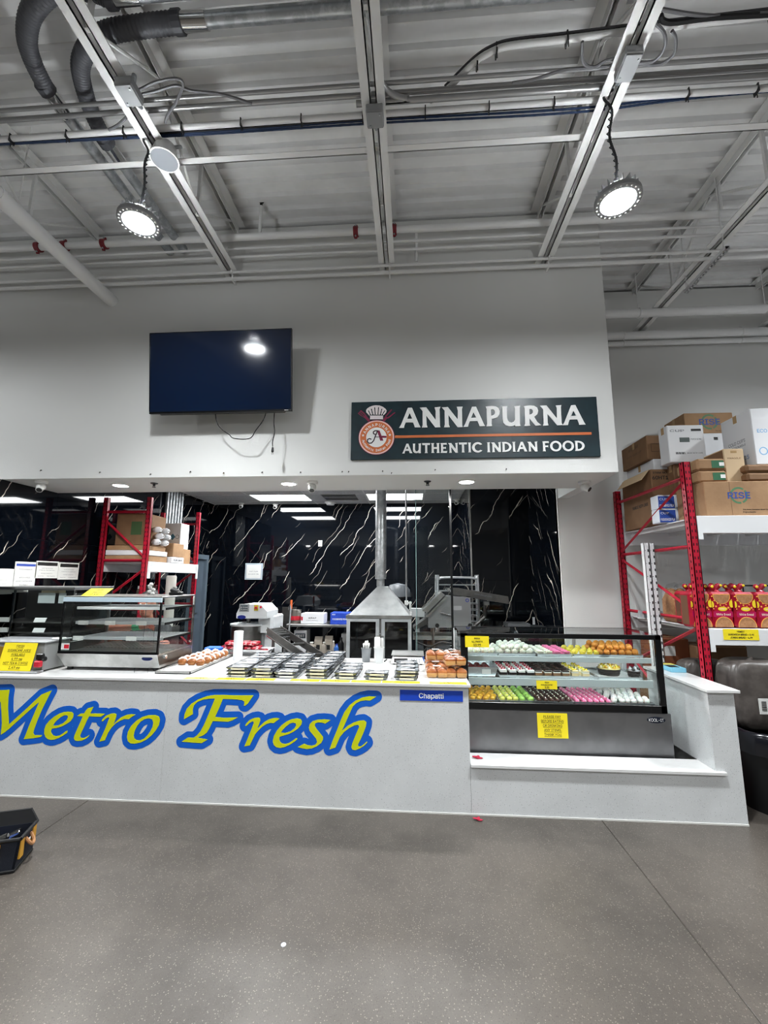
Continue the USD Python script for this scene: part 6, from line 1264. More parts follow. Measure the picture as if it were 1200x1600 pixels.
# dough mixer
T = Thing('dough_mixer', 'white spiral dough mixer with a steel bowl and control panel', 'mixer')
MY = 6.55; k_ = lambda u, v: at(u, v, 1, MY)
mw = M('mixer_white', '#dfe3e6', .35)
bcx = k_(388, 980)[0]; br = (k_(412, 980)[0] - k_(362, 980)[0]) / 2; zb_b = k_(388, 977)[2]
T.part('bowl', lathe([(0, .42), (br * .7, .43), (br, .56), (br, zb_b), (br * .96, zb_b), (br * .94, .6), (0, .5)], (bcx, MY, 0), 36), steel, smooth=40)
T.part('bowl_cover', lathe([(br * .4, zb_b + .01), (br * 1.06, zb_b + .005), (br * 1.08, zb_b + .03), (br * .4, zb_b + .045), (br * .4, zb_b + .01)], (bcx, MY, 0), 36), mw, smooth=40)
hx_a, hx_b = k_(380, 960)[0], k_(426, 960)[0]; ht = k_(400, 943)[2]; hb = k_(400, 964)[2]
prof_ = P((hx_a, hb), (hx_b, hb), (hx_b, ht - .10), (hx_b - .10, ht), (hx_a + .06, ht), (hx_a, ht - .13))
T.part('head', slab_y(prof_, MY + .26, .52), mw); T.part('neck', bx(hx_b - .18, MY - .10, hb - .22, hx_b, MY + .26, hb), mw)
T.part('column', bx(hx_b - .22, MY + .05, .10, hx_b + .02, MY + .5, hb + .02, .02), mw); T.part('foot', bx(hx_a - .02, MY - .3, .0, hx_b + .02, MY + .5, .42, .02), mw)
T.part('spiral_shaft', cyl((bcx, MY, .55), (bcx, MY, hb), .03, 12), steel)
pp = k_(392, 948); T.part('control_panel', cbox((pp[0], MY - .263, pp[2]), (.15, .006, .11), .002), grey_p); T.part('control_screen', cbox((pp[0], MY - .267, pp[2]), (.11, .004, .07)), M('screen_slate', '#3a464f', .3)); T.part('keys', cat(*[cbox((pp[0] - .04 + .027 * i, MY - .2695, pp[2] - .018 + .028 * j), (.014, .003, .014)) for i in range(4) for j in range(2)]), white_p, kind='stuff')
pp = k_(410, 948); T.part('stop_switch', cbox((pp[0], MY - .263, pp[2]), (.06, .006, .08)), M('switch_yellow', '#c9b52a', .4)); T.part('stop_button', cyl((pp[0], MY - .264, pp[2]), (pp[0], MY - .285, pp[2]), .018, 12), red_ink); pp = k_(417, 947); T.part('button', cyl((pp[0], MY - .26, pp[2]), (pp[0], MY - .275, pp[2]), .016, 12), red_ink)
pp = k_(388, 964); T.part('badge', mv(face_y(_ext(affinity.scale(sg.Point(0, 0).buffer(1, 10), .062, .028), .005), 0), pp[0], MY - .26, pp[2] + .02), M('badge_blue', '#27348f', .35))
pp = k_(418, 985); T.part('sticker', cbox((pp[0] - .02, MY + .048, pp[2]), (.12, .004, .06)), MATS['badge_blue'])
T.done()
# sink, work table and what stands on it
T = Thing('hand_sink', 'steel hand sink with a black tap on the back wall', 'sink')
KY = 7.62; q_ = lambda u, v, Y=KY: at(u, v, 1, Y)
x0, x1, z0, z1 = q_(428, 960)[0], q_(452, 960)[0], q_(440, 975)[2], q_(440, 953)[2]
T.part('back_splash', bx(x0, KB - .03, z0, x1, KB - .002, z1 + .02), steel_dark); T.part('basin', cat(bx(x0, KY, z0 - .06, x1, KY + .015, z0 + .06), bx(x0, KY, z0 - .06, x0 + .012, KB - .03, z0 + .06), bx(x1 - .012, KY, z0 - .06, x1, KB - .03, z0 + .06), bx(x0, KY, z0 - .075, x1, KB - .03, z0 - .06)), steel_dark)
xm = (x0 + x1) / 2 + .04; T.part('tap', tube([(xm, KB - .03, z1 - .05), (xm, KB - .12, z1 + .04), (xm, KB - .22, z1 + .03), (xm, KB - .26, z1 - .03)], .012, 8, 4), black_p); T.part('waste_pipe', cyl(((x0 + x1) / 2, 7.88, z0 - .075), ((x0 + x1) / 2, 7.88, 0), .025, 10), grey_p)
T.done()
T = Thing('work_table', 'long stainless work table with an undershelf against the back wall', 'table')
TY0, TY1 = 7.34, 8.05; tz = at(500, 976, 1, TY0)[2]; wx0, wx1 = at(447, 976, 1, TY0)[0], -.55
T.part('tabletop', bx(wx0, TY0, tz - .04, wx1, TY1, tz, .004), steel); uz = at(500, 1021, 1, TY0 + .05)[2]; T.part('undershelf', bx(wx0 + .02, TY0 + .05, uz - .03, wx1 - .02, TY1 - .04, uz), steel_dark)
for x in (wx0 + .05, wx1 - .05):
    for y in (TY0 + .05, TY1 - .05): T.part('leg', cyl((x, y, 0), (x, y, tz - .04), .022, 10), steel)
T.done()
def tb(label, u0, u1, v0, v1, Y, d, mat, marks=lambda x0, x1, z0, z1, Y: (), z0=None, group='things on the work table', cat_='box', name='carton'):
    x0, x1 = at(u0, (v0 + v1) / 2, 1, Y)[0], at(u1, (v0 + v1) / 2, 1, Y)[0]; zt_ = at((u0 + u1) / 2, v0, 1, Y)[2]; zz = tz if z0 is None else z0
    return carton(label, (x0, x1), (Y, Y + d), (zz + .001, max(zt_, zz + .05)), mat, marks(x0, x1, zz, zt_, Y), tape=False, group=group, cat_=cat_, name=name)
tb('long white carton on the work table', 470, 506, 958.5, 970, 7.45, .3, card_w, lambda x0, x1, z0, z1, Y: [('lettering', ty('WRAP', (x0 + x1) / 2, (z0 + z1) / 2 + .01, .022, Y, .14), ink), ('lettering', ty('PLASTIC WRAP ROLL', (x0 + x1) / 2, (z0 + z1) / 2 - .03, .014, Y, .2, False), grey_i), ('end_mark', cbox((x0 + .02, Y - .0006, (z0 + z1) / 2), (.03, .001, .06)), red_ink)])
tb('blue carton with white writing on the work table by the oven', 516, 545, 957.5, 969.5, 7.42, .3, M('carton_blue', '#1d43b5', .5), lambda x0, x1, z0, z1, Y: [('lettering', ty('FOODSERVICE FILM', (x0 + x1) / 2, (z0 + z1) / 2 - .01, .026, Y, .24), white_i), ('lettering', ty('NEW', x0 + .06, z1 - .03, .02, Y, .06), white_i)])
p = at(462, 960, 1, 7.6); T = Thing('cooking_pot', 'dented pale metal pot beside the long white carton', 'pot'); zt_ = at(462, 953, 1, 7.6)[2]
T.part('pot', lathe([(0, tz), (.085, tz), (.095, tz + .02), (.097, zt_), (.102, zt_), (.10, zt_ + .006), (.09, zt_), (.088, tz + .02), (0, tz + .01)], (p[0], 7.6, 0), 28), M('pot_metal', '#97918a', .35, .8), smooth=40); T.part('band', lathe([(.099, tz + .05), (.1, tz + .12), (.098, tz + .12), (.098, tz + .05), (.099, tz + .05)], (p[0], 7.6, 0), 28), red_ink); T.done()
p0, p1 = at(455, 938, 1, 7.28), at(452, 1000, 1, 7.28); T = Thing('broom', 'orange tipped broom pole leaning by the work table', 'broom'); T.part('pole', tube([(p1[0] - .02, 7.2, .12), (p0[0], 7.30, p0[2])], .014, 8), M('pole_grey', '#8d8f92', .4)); T.part('grip', tube([(p0[0], 7.295, p0[2] - .14), (p0[0], 7.30, p0[2] + .005)], .018, 10), M('grip_orange', '#d4622f', .5)); T.part('head', bx(p1[0] - .16, 7.15, 0, p1[0] + .12, 7.25, .12, .02), black_p); T.done()
ug = 'things on the undershelf'
tb('white box with a dark label panel under the work table', 459, 479, 985, 1020, 7.46, .25, card_w, lambda x0, x1, z0, z1, Y: [('label', cbox(((x0 + x1) / 2, Y - .0006, z1 - .09), ((x1 - x0) * .8, .001, .08)), M('label_slate', '#3b4650', .6)), ('lettering', ty('BEST', (x0 + x1) / 2, z1 - .09, .04, Y - .001, .14), white_i)], uz, ug)
for lab, u0, u1, v0 in (('cream carton with pointed top, left one under the work table', 491, 503, 995), ('cream carton with pointed top, right one under the work table', 507, 519, 994)):
    x0, x1 = at(u0, 1005, 1, 7.46)[0], at(u1, 1005, 1, 7.46)[0]; z1 = at(u0, v0, 1, 7.46)[2]; T = Thing('drink_carton', lab, 'carton', ug)
    T.part('body', bx(x0, 7.46, uz, x1, 7.60, z1 - .07), M('carton_cream', '#a89f93', .6)); T.part('gable', hexa([(x0, 7.46, z1 - .07), (x1, 7.46, z1 - .07), (x0, 7.60, z1 - .07), (x1, 7.60, z1 - .07)], [(x0, 7.52, z1), (x1, 7.52, z1), (x0, 7.54, z1), (x1, 7.54, z1)]), MATS['carton_cream']); T.part('print', cbox(((x0 + x1) / 2, 7.4594, uz + .09), (.06, .001, .08)), ink); T.done()
def bottle(label, u, v0, r, m, capm, name='bottle'):
    x = at(u, 1010, 1, 7.42)[0]; h = at(u, v0, 1, 7.42)[2] - uz; T = Thing(name, label, 'bottle', ug)
    T.part('body', lathe([(0, 0), (r, .004), (r, h * .62), (r * .45, h * .82), (r * .4, h * .9), (0, h * .9)], (x, 7.42, uz), 20), m, smooth=40); T.part('cap', lathe([(0, h * .9), (r * .48, h * .9), (r * .44, h), (0, h)], (x, 7.42, uz), 16), capm); T.done()
bottle('squat cream jug under the work table, left of the cartons', 487, 1003, .07, M('jug_cream', '#9c948a', .45), white_p, 'jug'); bottle('round cream jug between the two pointed cartons', 506, 1003, .05, MATS['jug_cream'], white_p, 'jug'); bottle('slim cream bottle right of the pointed cartons', 521, 1001, .035, MATS['jug_cream'], white_p)
bottle('blue bottle under the work table beside the oven', 526.5, 1006, .055, M('bottle_blue', '#2f66b8', .3), MATS['badge_blue']); bottle('dark tall bottle under the work table beside the oven', 532.5, 996, .05, M('bottle_dark', '#0f0f12', .3), black_p)
tb('pale upright carton against the oven, under the work table', 533, 541, 990, 1012, 7.55, .2, M('carton_pale2', '#a9a9a8', .6), lambda *a: (), uz, ug)
# flatbread oven with hood and flue
T = Thing('flatbread_oven', 'stainless two door oven cabinet with a pyramid hood and tall flue', 'oven')
OY = 5.0; o = lambda u, v: at(u, v, 1, OY); ox0, ox1 = o(541, 1000)[0], o(643, 1000)[0]; oz = o(590, 964)[2]; ob = .16; OD = .72
T.part('cabinet', cat(bx(ox0, OY + .03, ob, ox0 + .02, OY + OD, oz), bx(ox1 - .02, OY + .03, ob, ox1, OY + OD, oz), bx(ox0, OY + OD - .02, ob, ox1, OY + OD, oz), bx(ox0, OY + .03, ob, ox1, OY + OD, ob + .02)), steel_dark)
T.part('top_band', bx(ox0 - .01, OY - .005, oz - .02, ox1 + .01, OY + OD, oz + .018, .003), steel)
xm = o(594, 1000)[0]
for a_, b_, lab in ((ox0, xm - .012, None), (xm + .012, ox1, None)):
    fw = .04; d_ = T.part('door', cat(bx(a_, OY, ob, a_ + fw, OY + .03, oz - .022), bx(b_ - fw, OY, ob, b_, OY + .03, oz - .022), bx(a_ + fw, OY, oz - .022 - fw * .8, b_ - fw, OY + .03, oz - .022), bx(a_ + fw, OY, ob, b_ - fw, OY + .03, ob + fw)), hood_steel)
    T.part('pane', bx(a_ + fw, OY + .012, ob + fw, b_ - fw, OY + .016, oz - .022 - fw * .8), glass_pane('oven_glass', (.62, .64, .66), .03) if 'oven_glass' not in MATS else MATS['oven_glass'], under=d_)
T.part('mullion', bx(xm - .012, OY + .006, ob, xm + .012, OY + .03, oz - .022), steel_dark)
T.part('latch', cat(cbox((xm - .005, OY - .008, o(594, 990)[2]), (.02, .02, .02)), cyl((xm - .04, OY - .012, o(594, 994)[2]), (xm + .04, OY - .012, o(594, 994)[2]), .006, 6)), chrome)
for k, z in enumerate((.45, .72)): T.part('conveyor', bx(ox0 + .03, OY + .1, z, ox1 - .03, OY + OD - .05, z + .03), steel_dark)
T.part('inner_lining', bx(ox0 + .05, OY + OD - .05, ob + .1, ox1 - .05, OY + OD - .04, oz - .1), M('lining_red', '#3a0f12', .5))
n0, n1 = o(588, 916)[0] , o(602, 916)[0]; nz = o(595, 917)[2]
T.part('hood', hexa([(ox0 + .02, OY + .01, oz + .018), (ox1 - .02, OY + .01, oz + .018), (ox0 + .02, OY + OD, oz + .018), (ox1 - .02, OY + OD, oz + .018)], [(n0 - .01, OY + .30, nz), (n1 + .01, OY + .30, nz), (n0 - .01, OY + .45, nz), (n1 + .01, OY + .45, nz)]), hood_steel)
FY = OY + .375; fl = lambda u, v: at(u, v, 1, FY); fx = fl(595, 840)[0]; fr_ = (fl(603.5, 840)[0] - fl(586.5, 840)[0]) / 2
T.part('flue', cat(cyl((fx, FY, nz), (fx, FY, fl(595, 903)[2]), fr_ * .72, 20), cyl((fx, FY, fl(595, 905)[2]), (fx, FY, fl(595, 769)[2]), fr_, 24)), galv, smooth=40)
zf = fl(595, 768)[2]
T.part('flue_band', cyl((fx, FY, fl(595, 901)[2]), (fx, FY, fl(595, 898)[2]), fr_ * 1.06, 24), galv, smooth=40); T.part('flue_band', cyl((fx, FY, zf - .04), (fx, FY, zf - .02), fr_ * 1.06, 24), galv, smooth=40)
T.part('elbow', tube([(fx, FY, zf - .03), (fx, FY, zf + .06), (fx - .02, FY + .02, zf + .13), (fx - .12, FY + .06, zf + .17), (fx - .30, FY + .12, zf + .18), (fx - .34, FY + .14, zf + .18)], fr_, 20, 5), galv, smooth=40); T.part('ceiling_run', tube([(fx - .33, FY + .14, zf + .18), (fx - .36, FY + .18, KC + .05)], fr_ * .8, 16), galv, smooth=40)
for x in (ox0 + .05, ox1 - .05):
    for y in (OY + .08, OY + OD - .08): T.part('leg', cyl((x, y, 0), (x, y, ob), .022, 10), steel)
T.done()
# gas feed beside the oven
T = Thing('gas_pipe', 'thin upright pipe with a valve between the oven and the dough sheeter', 'pipe')
gp = at(635, 930, 1, 5.9); T.part('pipe', cyl((gp[0], 5.9, .0), (gp[0], 5.9, KC), .011, 8), conduit_m); zv = at(636, 942, 1, 5.9)[2]
T.part('valve', cat(cbox((gp[0], 5.9, zv), (.05, .04, .06), .006), cyl((gp[0] + .02, 5.9, zv), (gp[0] + .07, 5.9, zv), .012, 8), cyl((gp[0] + .05, 5.9, zv + .02), (gp[0] + .05, 5.9, zv - .09), .014, 8)), white_p); T.done()
p = at(652, 957, 1, 6.6); T = Thing('control_box', 'white electrical box on a post behind the oven', 'electrical box'); T.part('box', cbox((p[0], 6.6, p[2]), (.22, .08, .13), .006), M('ebox', '#b8bbbd', .5)); T.part('cover_line', cbox((p[0], 6.559, p[2]), (.004, .002, .12)), ink); T.part('post', bx(p[0] - .03, 6.58, 0, p[0] + .03, 6.62, p[2] - .05), grey_p); T.done()
# dough sheeter
SY_ = 5.55; sH = lambda u, v, Y=SY_: at(u, v, 1, Y)
def sxz(pts, Y=SY_): return [(sH(u, v, Y)[0], sH(u, v, Y)[2]) for u, v in pts]
T = Thing('dough_sheeter', 'stainless dough sheeter with a sloped body and a long outfeed ramp', 'dough sheeter')
bdp = P(*sxz([(669, 962), (697, 932), (735, 932), (737, 981), (669, 981)]))
T.part('body', slab_y(bdp, SY_ + .5, .5), M('sheeter_steel', '#8f9092', .38, .7)); T.part('side_edge', slab_y(P(*sxz([(665, 964), (697, 931), (699, 934), (669, 964)])), SY_ + .52, .54), steel)
T.part('infeed_chute', hexa([(*sxz([(660, 955)])[0][:1], SY_ + .05, sH(660, 955)[2]), (sH(690, 925)[0], SY_ + .05, sH(690, 925)[2]), (sH(660, 955)[0], SY_ + .45, sH(660, 955)[2]), (sH(690, 925)[0], SY_ + .45, sH(690, 925)[2])], [(sH(668, 958)[0], SY_ + .05, sH(668, 958)[2]), (sH(696, 930)[0], SY_ + .05, sH(696, 930)[2]), (sH(668, 958)[0], SY_ + .45, sH(668, 958)[2]), (sH(696, 930)[0], SY_ + .45, sH(696, 930)[2])]), steel)
T.part('lower_chute', hexa([(sH(645, 982)[0], SY_ + .08, sH(645, 982)[2]), (sH(668, 966)[0], SY_ + .08, sH(668, 966)[2]), (sH(645, 982)[0], SY_ + .42, sH(645, 982)[2]), (sH(668, 966)[0], SY_ + .42, sH(668, 966)[2])], [(sH(648, 986)[0], SY_ + .08, sH(648, 986)[2]), (sH(669, 976)[0], SY_ + .08, sH(669, 976)[2]), (sH(648, 986)[0], SY_ + .42, sH(648, 986)[2]), (sH(669, 976)[0], SY_ + .42, sH(669, 976)[2])]), steel_dark)
rp = P(*sxz([(706, 919), (724, 920), (794, 932), (796, 944), (706, 929)]))
T.part('outfeed_ramp', slab_y(rp, SY_ + .50, .02), steel_dark); T.part('outfeed_ramp', slab_y(rp, SY_ + .02, .02), steel_dark); T.part('ramp_belt', slab_y(P(*sxz([(708, 923), (794, 936), (794, 939), (708, 926)])), SY_ + .48, .46), grey_p)
T.part('ramp_lettering', roty(face_y(text('www.dough.com', 0, 0, .018, .22, False, d=.0006), SY_), 9.5).apply_translation((sH(755, 928)[0], 0, sH(755, 930)[2])), grey_i)
T.part('ramp_leg', tube([(sH(763, 944)[0], SY_ + .25, sH(763, 944)[2]), (sH(763, 968)[0], SY_ + .25, sH(763, 966)[2]), (sH(746, 982)[0], SY_ + .25, sH(746, 982)[2])], .022, 6), steel); T.part('leg_cap', cbox((sH(765, 943)[0], SY_ + .25, sH(765, 944)[2]), (.07, .1, .05), .006), white_p)
T.part('badge', mv(face_y(_ext(ring((0, 0), .022, .008), .004), 0), sH(730, 938)[0], SY_, sH(730, 938)[2]), MATS['badge_blue']); T.part('label_plate', cbox((sH(715, 950)[0], SY_ - .001, sH(715, 950)[2]), (.10, .003, .05)), grey_p); T.part('lever', tube([(sH(688, 957)[0], SY_ - .02, sH(688, 957)[2]), (sH(704, 961)[0], SY_ - .02, sH(704, 961)[2])], .008, 6), chrome)
for u in (683, 734): T.part('knob', cyl((sH(u, 977)[0], SY_, sH(u, 977)[2]), (sH(u, 977)[0], SY_ - .03, sH(u, 977)[2]), .025, 14), black_p)
T.part('roller', cyl((sH(701, 921)[0], SY_ - .01, sH(701, 921)[2]), (sH(701, 921)[0], SY_ + .52, sH(701, 921)[2]), .018, 12), chrome)
zs = sH(700, 981)[2]
for u in (677, 730):
    for y in (SY_ + .06, SY_ + .44): T.part('leg', cyl((sH(u, 981)[0], y, 0), (sH(u, 981)[0], y, zs), .02, 8), steel)
zr_ = sH(690, 997)[2]; T.part('frame_rail', bx(sH(645, 997)[0], SY_ + .05, zr_ - .03, sH(720, 997)[0], SY_ + .09, zr_ + .02), steel); T.part('frame_rail', bx(sH(645, 997)[0], SY_ + .42, zr_ - .03, sH(720, 997)[0], SY_ + .46, zr_ + .02), steel)
T.part('motor', cat(cyl((sH(668, 1012)[0], SY_ + .2, sH(668, 1012)[2]), (sH(705, 1012)[0], SY_ + .2, sH(705, 1012)[2]), .07, 16), bx(sH(650, 1012)[0], SY_ + .1, zr_ - .25, sH(662, 1012)[0], SY_ + .3, zr_ - .02)), M('motor_grey', '#3c4148', .5)); T.part('hose', tube([(sH(650, 1003)[0], SY_ + .02, sH(650, 1003)[2]), (sH(672, 1010)[0], SY_ - .01, sH(672, 1010)[2]), (sH(690, 1000)[0], SY_, sH(690, 1003)[2]), (sH(712, 1008)[0], SY_, sH(712, 1008)[2])], .012, 7, 5), black_rub); T.part('control_post', bx(sH(714, 1000)[0], SY_ + .0, 0, sH(724, 1000)[0], SY_ + .06, sH(718, 996)[2]), grey_p)
T.done()
# tray trolley behind the sheeter
T = Thing('tray_trolley', 'round topped silver tray trolley behind the dough sheeter', 'trolley')
alu = M('aluminium', '#b9bcbf', .35, .8)
for Y in (6.08, 6.33) :
    t_ = lambda u, v: at(u, v, 1, Y); du = 0 if Y < 6.2 else -4
    x0, x1, z1 = at(684 if Y < 6.2 else 681, 905, 1, Y)[0], at(747 if Y < 6.2 else 744, 905, 1, Y)[0], at(715, 902.5, 1, Y)[2]
    T.part('frame', tube([(x0, Y, .08), (x0, Y, z1 - .09), (x0 + .025, Y, z1 - .025), (x0 + .09, Y, z1), (x1 - .09, Y, z1), (x1 - .025, Y, z1 - .025), (x1, Y, z1 - .09), (x1, Y, .08)], .017, 10, 3), alu, smooth=40)
    for k in range(14): T.part('cross_bar', cyl((x0, Y, z1 - .10 - .085 * k), (x1, Y, z1 - .10 - .085 * k), .008, 6), alu)
    for x in (x0, x1): T.part('castor', cyl((x - .015, Y, .04), (x + .015, Y, .04), .04, 14), black_p); T.part('castor_fork', cbox((x, Y, .075), (.04, .03, .03)), alu)
for x in (x0, x1): T.part('runner', cat(*[bx(x - .012, 6.08, z1 - .11 - .085 * k, x + .012, 6.33, z1 - .105 - .085 * k) for k in range(14)]), alu, kind='stuff')
T.done()
p = at(622, 925, 1, 6.9); T = Thing('dough_hood', 'dark round cover behind the oven hood', 'cover'); T.part('cover', lathe([(.20, 0), (.19, .10), (.13, .18), (0, .21), (0, .19), (.12, .16), (.18, .09), (.19, 0), (.20, 0)], (p[0], 6.9, p[2] - .07), 28), M('cover_grey', '#54585c', .4), smooth=40); T.part('stand', cyl((p[0], 6.9, 0), (p[0], 6.9, p[2] - .07), .10, 16), steel_dark); T.done()
# glass screen
T = Thing('glass_screen', 'clear upright glass screen with a black edge post behind the counter', 'glass screen')
ga, gb_ = at(650, 800, 1, 4.6)[0], at(702, 800, 1, 4.6)[0]
T.part('pane', bx(ga, 4.60, .02, gb_, 4.608, KC - .002), clear); T.part('edge', bx(ga - .006, 4.598, .02, ga, 4.610, KC - .002), M('glass_edge', '#6f8a88', .2)); T.part('post', bx(gb_, 4.594, 0, gb_ + .022, 4.614, KC - .002), black_fr); T.done()
# conveyor ramp leaning on the counter back
T = Thing('roller_ramp', 'dark steel ladder shaped ramp leaning down towards the counter', 'ramp')
ya, yb = 4.55, 4.95
na, nb, fa, fb = at(417, 988, 1, ya), at(484, 1034, 1, ya), at(438, 985, 1, yb), at(512, 1033, 1, yb)
T.part('side_rail', hexa([na + (0, 0, .05), na - (0, 0, .03), na + (0, .02, .05), na + (0, .02, -.03)], [nb + (0, 0, .05), nb - (0, 0, .03), nb + (0, .02, .05), nb + (0, .02, -.03)]), steel_dark)
T.part('side_rail', hexa([fa + (0, 0, .05), fa - (0, 0, .03), fa + (0, .02, .05), fa + (0, .02, -.03)], [fb + (0, 0, .05), fb - (0, 0, .03), fb + (0, .02, .05), fb + (0, .02, -.03)]), steel_dark)
T.part('rail_edge', cyl(na - (0, .004, .03), nb - (0, .004, .03), .009, 6), chrome)
for t in (.0, .06, .12, .18, .5, .85): T.part('roller', cyl(na + (nb - na) * t + (0, .01, .02), fa + (fb - fa) * t + (0, .01, .02), .014, 8), steel)
T.part('mesh_end', hexa([na + (nb - na) * 0, fa + (fb - fa) * 0, na + (0, 0, .004), fa + (0, 0, .004)], [na + (nb - na) * .22, fa + (fb - fa) * .22, na + (nb - na) * .22 + (0, 0, .004), fa + (fb - fa) * .22 + (0, 0, .004)]), M('mesh_grey', '#3f4143', .5, .6))
for q in (na + (nb - na) * .15, fa + (fb - fa) * .15, na + (nb - na) * .95, fa + (fb - fa) * .95): T.part('leg', cyl((q[0], q[1] + .01, 0), q + (0, .01, 0), .016, 8), steel_dark)
T.done()
# tray of red packs on a prep table behind the counter
T = Thing('prep_table', 'stainless prep table standing behind the counter', 'table'); px0, px1 = -2.12, -1.30
T.part('tabletop', bx(px0, 4.32, .845, px1, 4.86 if False else 4.52, .87, .003), steel_dark)
for x in (px0 + .04, px1 - .04):
    for y in (4.35, 4.49): T.part('leg', cyl((x, y, 0), (x, y, .845), .018, 8), steel)
T.done()
T = Thing('foil_tray', 'wide foil tray holding red film wrapped packs behind the counter', 'tray'); fx0, fx1 = -2.02, -1.44
q1 = [(fx0 + .02, 4.34), (fx1 - .03, 4.34), (fx0 + .02, 4.50), (fx1 - .03, 4.50)]; q2 = [(fx0 - .01, 4.325), (fx1 + .02, 4.325), (fx0 - .01, 4.53), (fx1 + .02, 4.53)]
T.part('bottom', bx(fx0 + .02, 4.34, .871, fx1 - .03, 4.50, .874), foil)
for i, j in ((0, 1), (2, 3), (0, 2), (1, 3)): T.part('wall', hexa([(*q1[i], .871), (*q1[j], .871), (q1[i][0], q1[i][1] + .002, .871), (q1[j][0], q1[j][1] + .002, .871)], [(*q2[i], .925), (*q2[j], .925), (q2[i][0], q2[i][1] + .002, .925), (q2[j][0], q2[j][1] + .002, .925)]), foil)
T.done()
redp = M('red_pack', '#9c2230', .18, var=(40, '#e7c9c9', .55, .68), coat=.5); src = None; rnd = random.Random(6)
for l in range(3):
    for k in range(6 - l):
        x, y, z = fx0 + .08 + .082 * (k + .5 * l), 4.42 + rnd.uniform(-.02, .02), .875 + .040 * l
        lab = f'shiny red film wrapped pack, {("bottom", "middle", "top")[l]} layer, {NTH[k]}'
        if src is None: T = Thing('red_pack', lab, 'food pack', 'red packs in the foil tray'); T.part('pack', hullballs((x - .025, y - .055, z + .02, .018), (x + .025, y - .055, z + .02, .018), (x - .025, y + .055, z + .022, .018), (x + .025, y + .055, z + .02, .020)), redp, smooth=True); T.part('crimp', bx(x - .03, y - .085, z + .016, x + .03, y - .065, z + .02), redp); src = T.done((x, y, z))
        else: dup(src, (x, y, z), rnd.uniform(-14, 14), lab)
# low things on the kitchen floor line behind the pastry case
T = Thing('stacked_tray', 'grey plastic tray beside a small card on a shelf behind the pastry case', 'tray'); p = at(808, 976, 1, 5.6)
T.part('tray', bx(p[0] - .13, 5.5, p[2] - .03, p[0] + .14, 5.8, p[2] + .02, .006), M('tray_grey', '#55585b', .5)); T.part('shelf', bx(1.21, 5.42, p[2] - .07, RX - .02, 5.9, p[2] - .032), M('shelf_slate', '#2b2e31', .5)); T.part('leg', bx(1.23, 5.45, 0, 1.27, 5.85, p[2] - .07), steel_dark); T.part('leg', bx(RX - .08, 5.45, 0, RX - .04, 5.85, p[2] - .07), steel_dark); pc = at(834, 970, 1, 5.5); T.part('card', cbox((pc[0], 5.5, pc[2]), (.03, .004, .09)), M('card_grey', '#9b9da0', .6)); T.done()

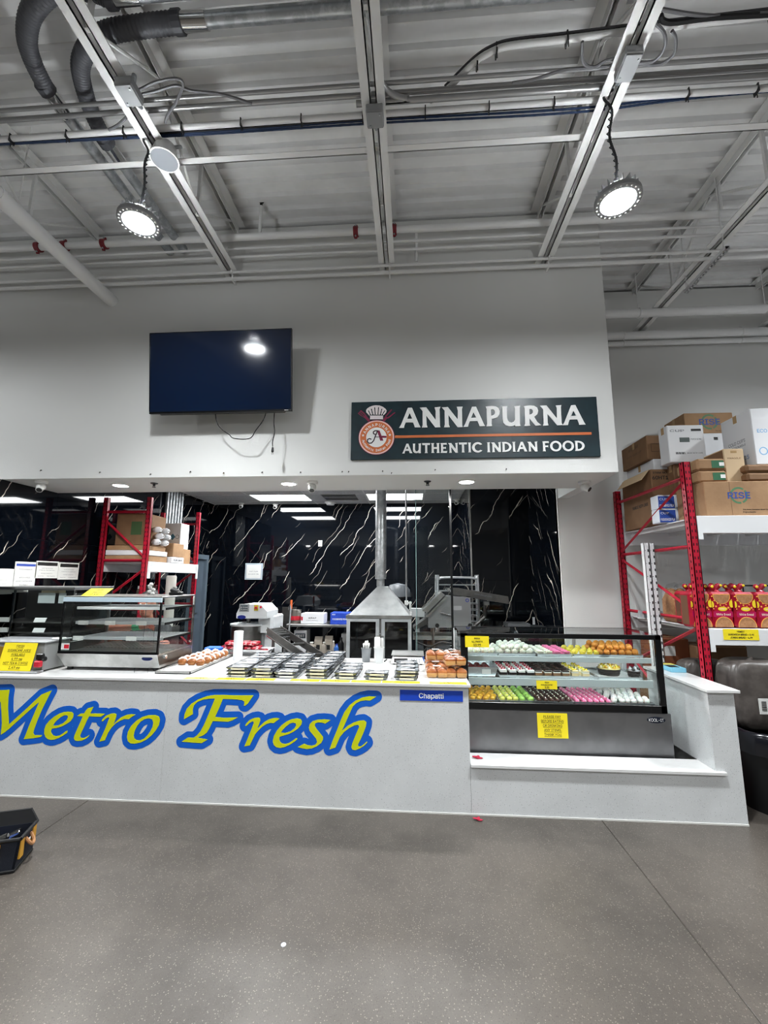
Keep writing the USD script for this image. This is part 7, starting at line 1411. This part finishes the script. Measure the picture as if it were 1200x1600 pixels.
# ================================================================ tool bag on the floor at the left
T = Thing('tool_bag', 'black and yellow tool bag on the floor at the left edge', 'bag')
navy_f = M('bag_fabric', '#0b1220', .75, bump=(200, .0006)); strap = M('bag_strap', '#08080a', .6); yel_f = M('bag_yellow_trim', '#c9932f', .6)
def bag_m(m): return mv(rotz(m, 20), -2.445, 2.56, 0)
Lb, Wb, Hb = .40, .21, .165       # long axis along local x, its right end in the picture
ga_ = [(-Lb / 2, -Wb / 2, .012), (Lb / 2, -Wb / 2, .012), (-Lb / 2, Wb / 2, .012), (Lb / 2, Wb / 2, .012)]; gt = [(-Lb / 2 - .01, -Wb / 2 + .01, Hb), (Lb / 2 + .01, -Wb / 2 + .01, Hb), (-Lb / 2 - .01, Wb / 2 - .01, Hb), (Lb / 2 + .01, Wb / 2 - .01, Hb)]
for i, j in ((0, 1), (2, 3), (0, 2), (1, 3)):
    n_ = np.array((0, .012, 0)) if i + 1 == j else np.array((.012, 0, 0)); s_ = -1 if (i, j) in ((2, 3), (1, 3)) else 1
    T.part('wall', bag_m(hexa([ga_[i], ga_[j], ga_[i] + s_ * n_, ga_[j] + s_ * n_], [gt[i], gt[j], gt[i] + s_ * n_, gt[j] + s_ * n_])), navy_f)
T.part('base', bag_m(bx(-Lb / 2 - .004, -Wb / 2 - .004, 0, Lb / 2 + .004, Wb / 2 + .004, .02, .006)), strap)
T.part('rim', bag_m(cat(*[tube([gt[i], gt[j]], .010, 8) for i, j in ((0, 1), (2, 3), (0, 2), (1, 3))])), strap)
T.part('trim', bag_m(bx(Lb / 2 + .003, -Wb / 2 + .015, .06, Lb / 2 + .014, -Wb / 2 + .055, .155)), yel_f); T.part('trim', bag_m(bx(Lb / 2 + .003, Wb / 2 - .055, .07, Lb / 2 + .014, Wb / 2 - .015, .16)), yel_f); T.part('trim', bag_m(bx(.08, -Wb / 2 - .010, .06, .12, -Wb / 2 + .006, .15)), yel_f)
T.part('handle_loop', bag_m(tube([(Lb / 2 + .008, -.03, .14), (Lb / 2 + .03, -.025, .11), (Lb / 2 + .035, 0, .09), (Lb / 2 + .03, .025, .10), (Lb / 2 + .008, .03, .14)], .009, 8, 4)), M('loop_tan', '#b07f55', .6)); T.part('buckle', bag_m(cbox((Lb / 2 + .014, 0, .115), (.006, .035, .014), .002)), white_p)
T.part('flap', bag_m(hexa([(-Lb / 2, Wb / 2 - .02, Hb), (Lb / 2 + .02, Wb / 2 - .02, Hb), (-Lb / 2, Wb / 2 - .005, Hb), (Lb / 2 + .02, Wb / 2 - .005, Hb)], [(-Lb / 2, Wb / 2 + .0, Hb + .07), (Lb / 2 - .03, Wb / 2 + .0, Hb + .07), (-Lb / 2, Wb / 2 + .012, Hb + .07), (Lb / 2 - .03, Wb / 2 + .012, Hb + .07)])), strap)
T.part('tools', bag_m(cat(tube([(-.1, -.02, .08), (.12, -.03, .16)], .018, 8), tube([(0, .04, .08), (.16, .03, .155)], .014, 8))), chrome, kind='stuff'); T.part('cloth', bag_m(ball((.06, 0, .10), .06, 2, (1.4, 1, .6))), M('cloth_blue', '#39508c', .7), smooth=True)
T.done()
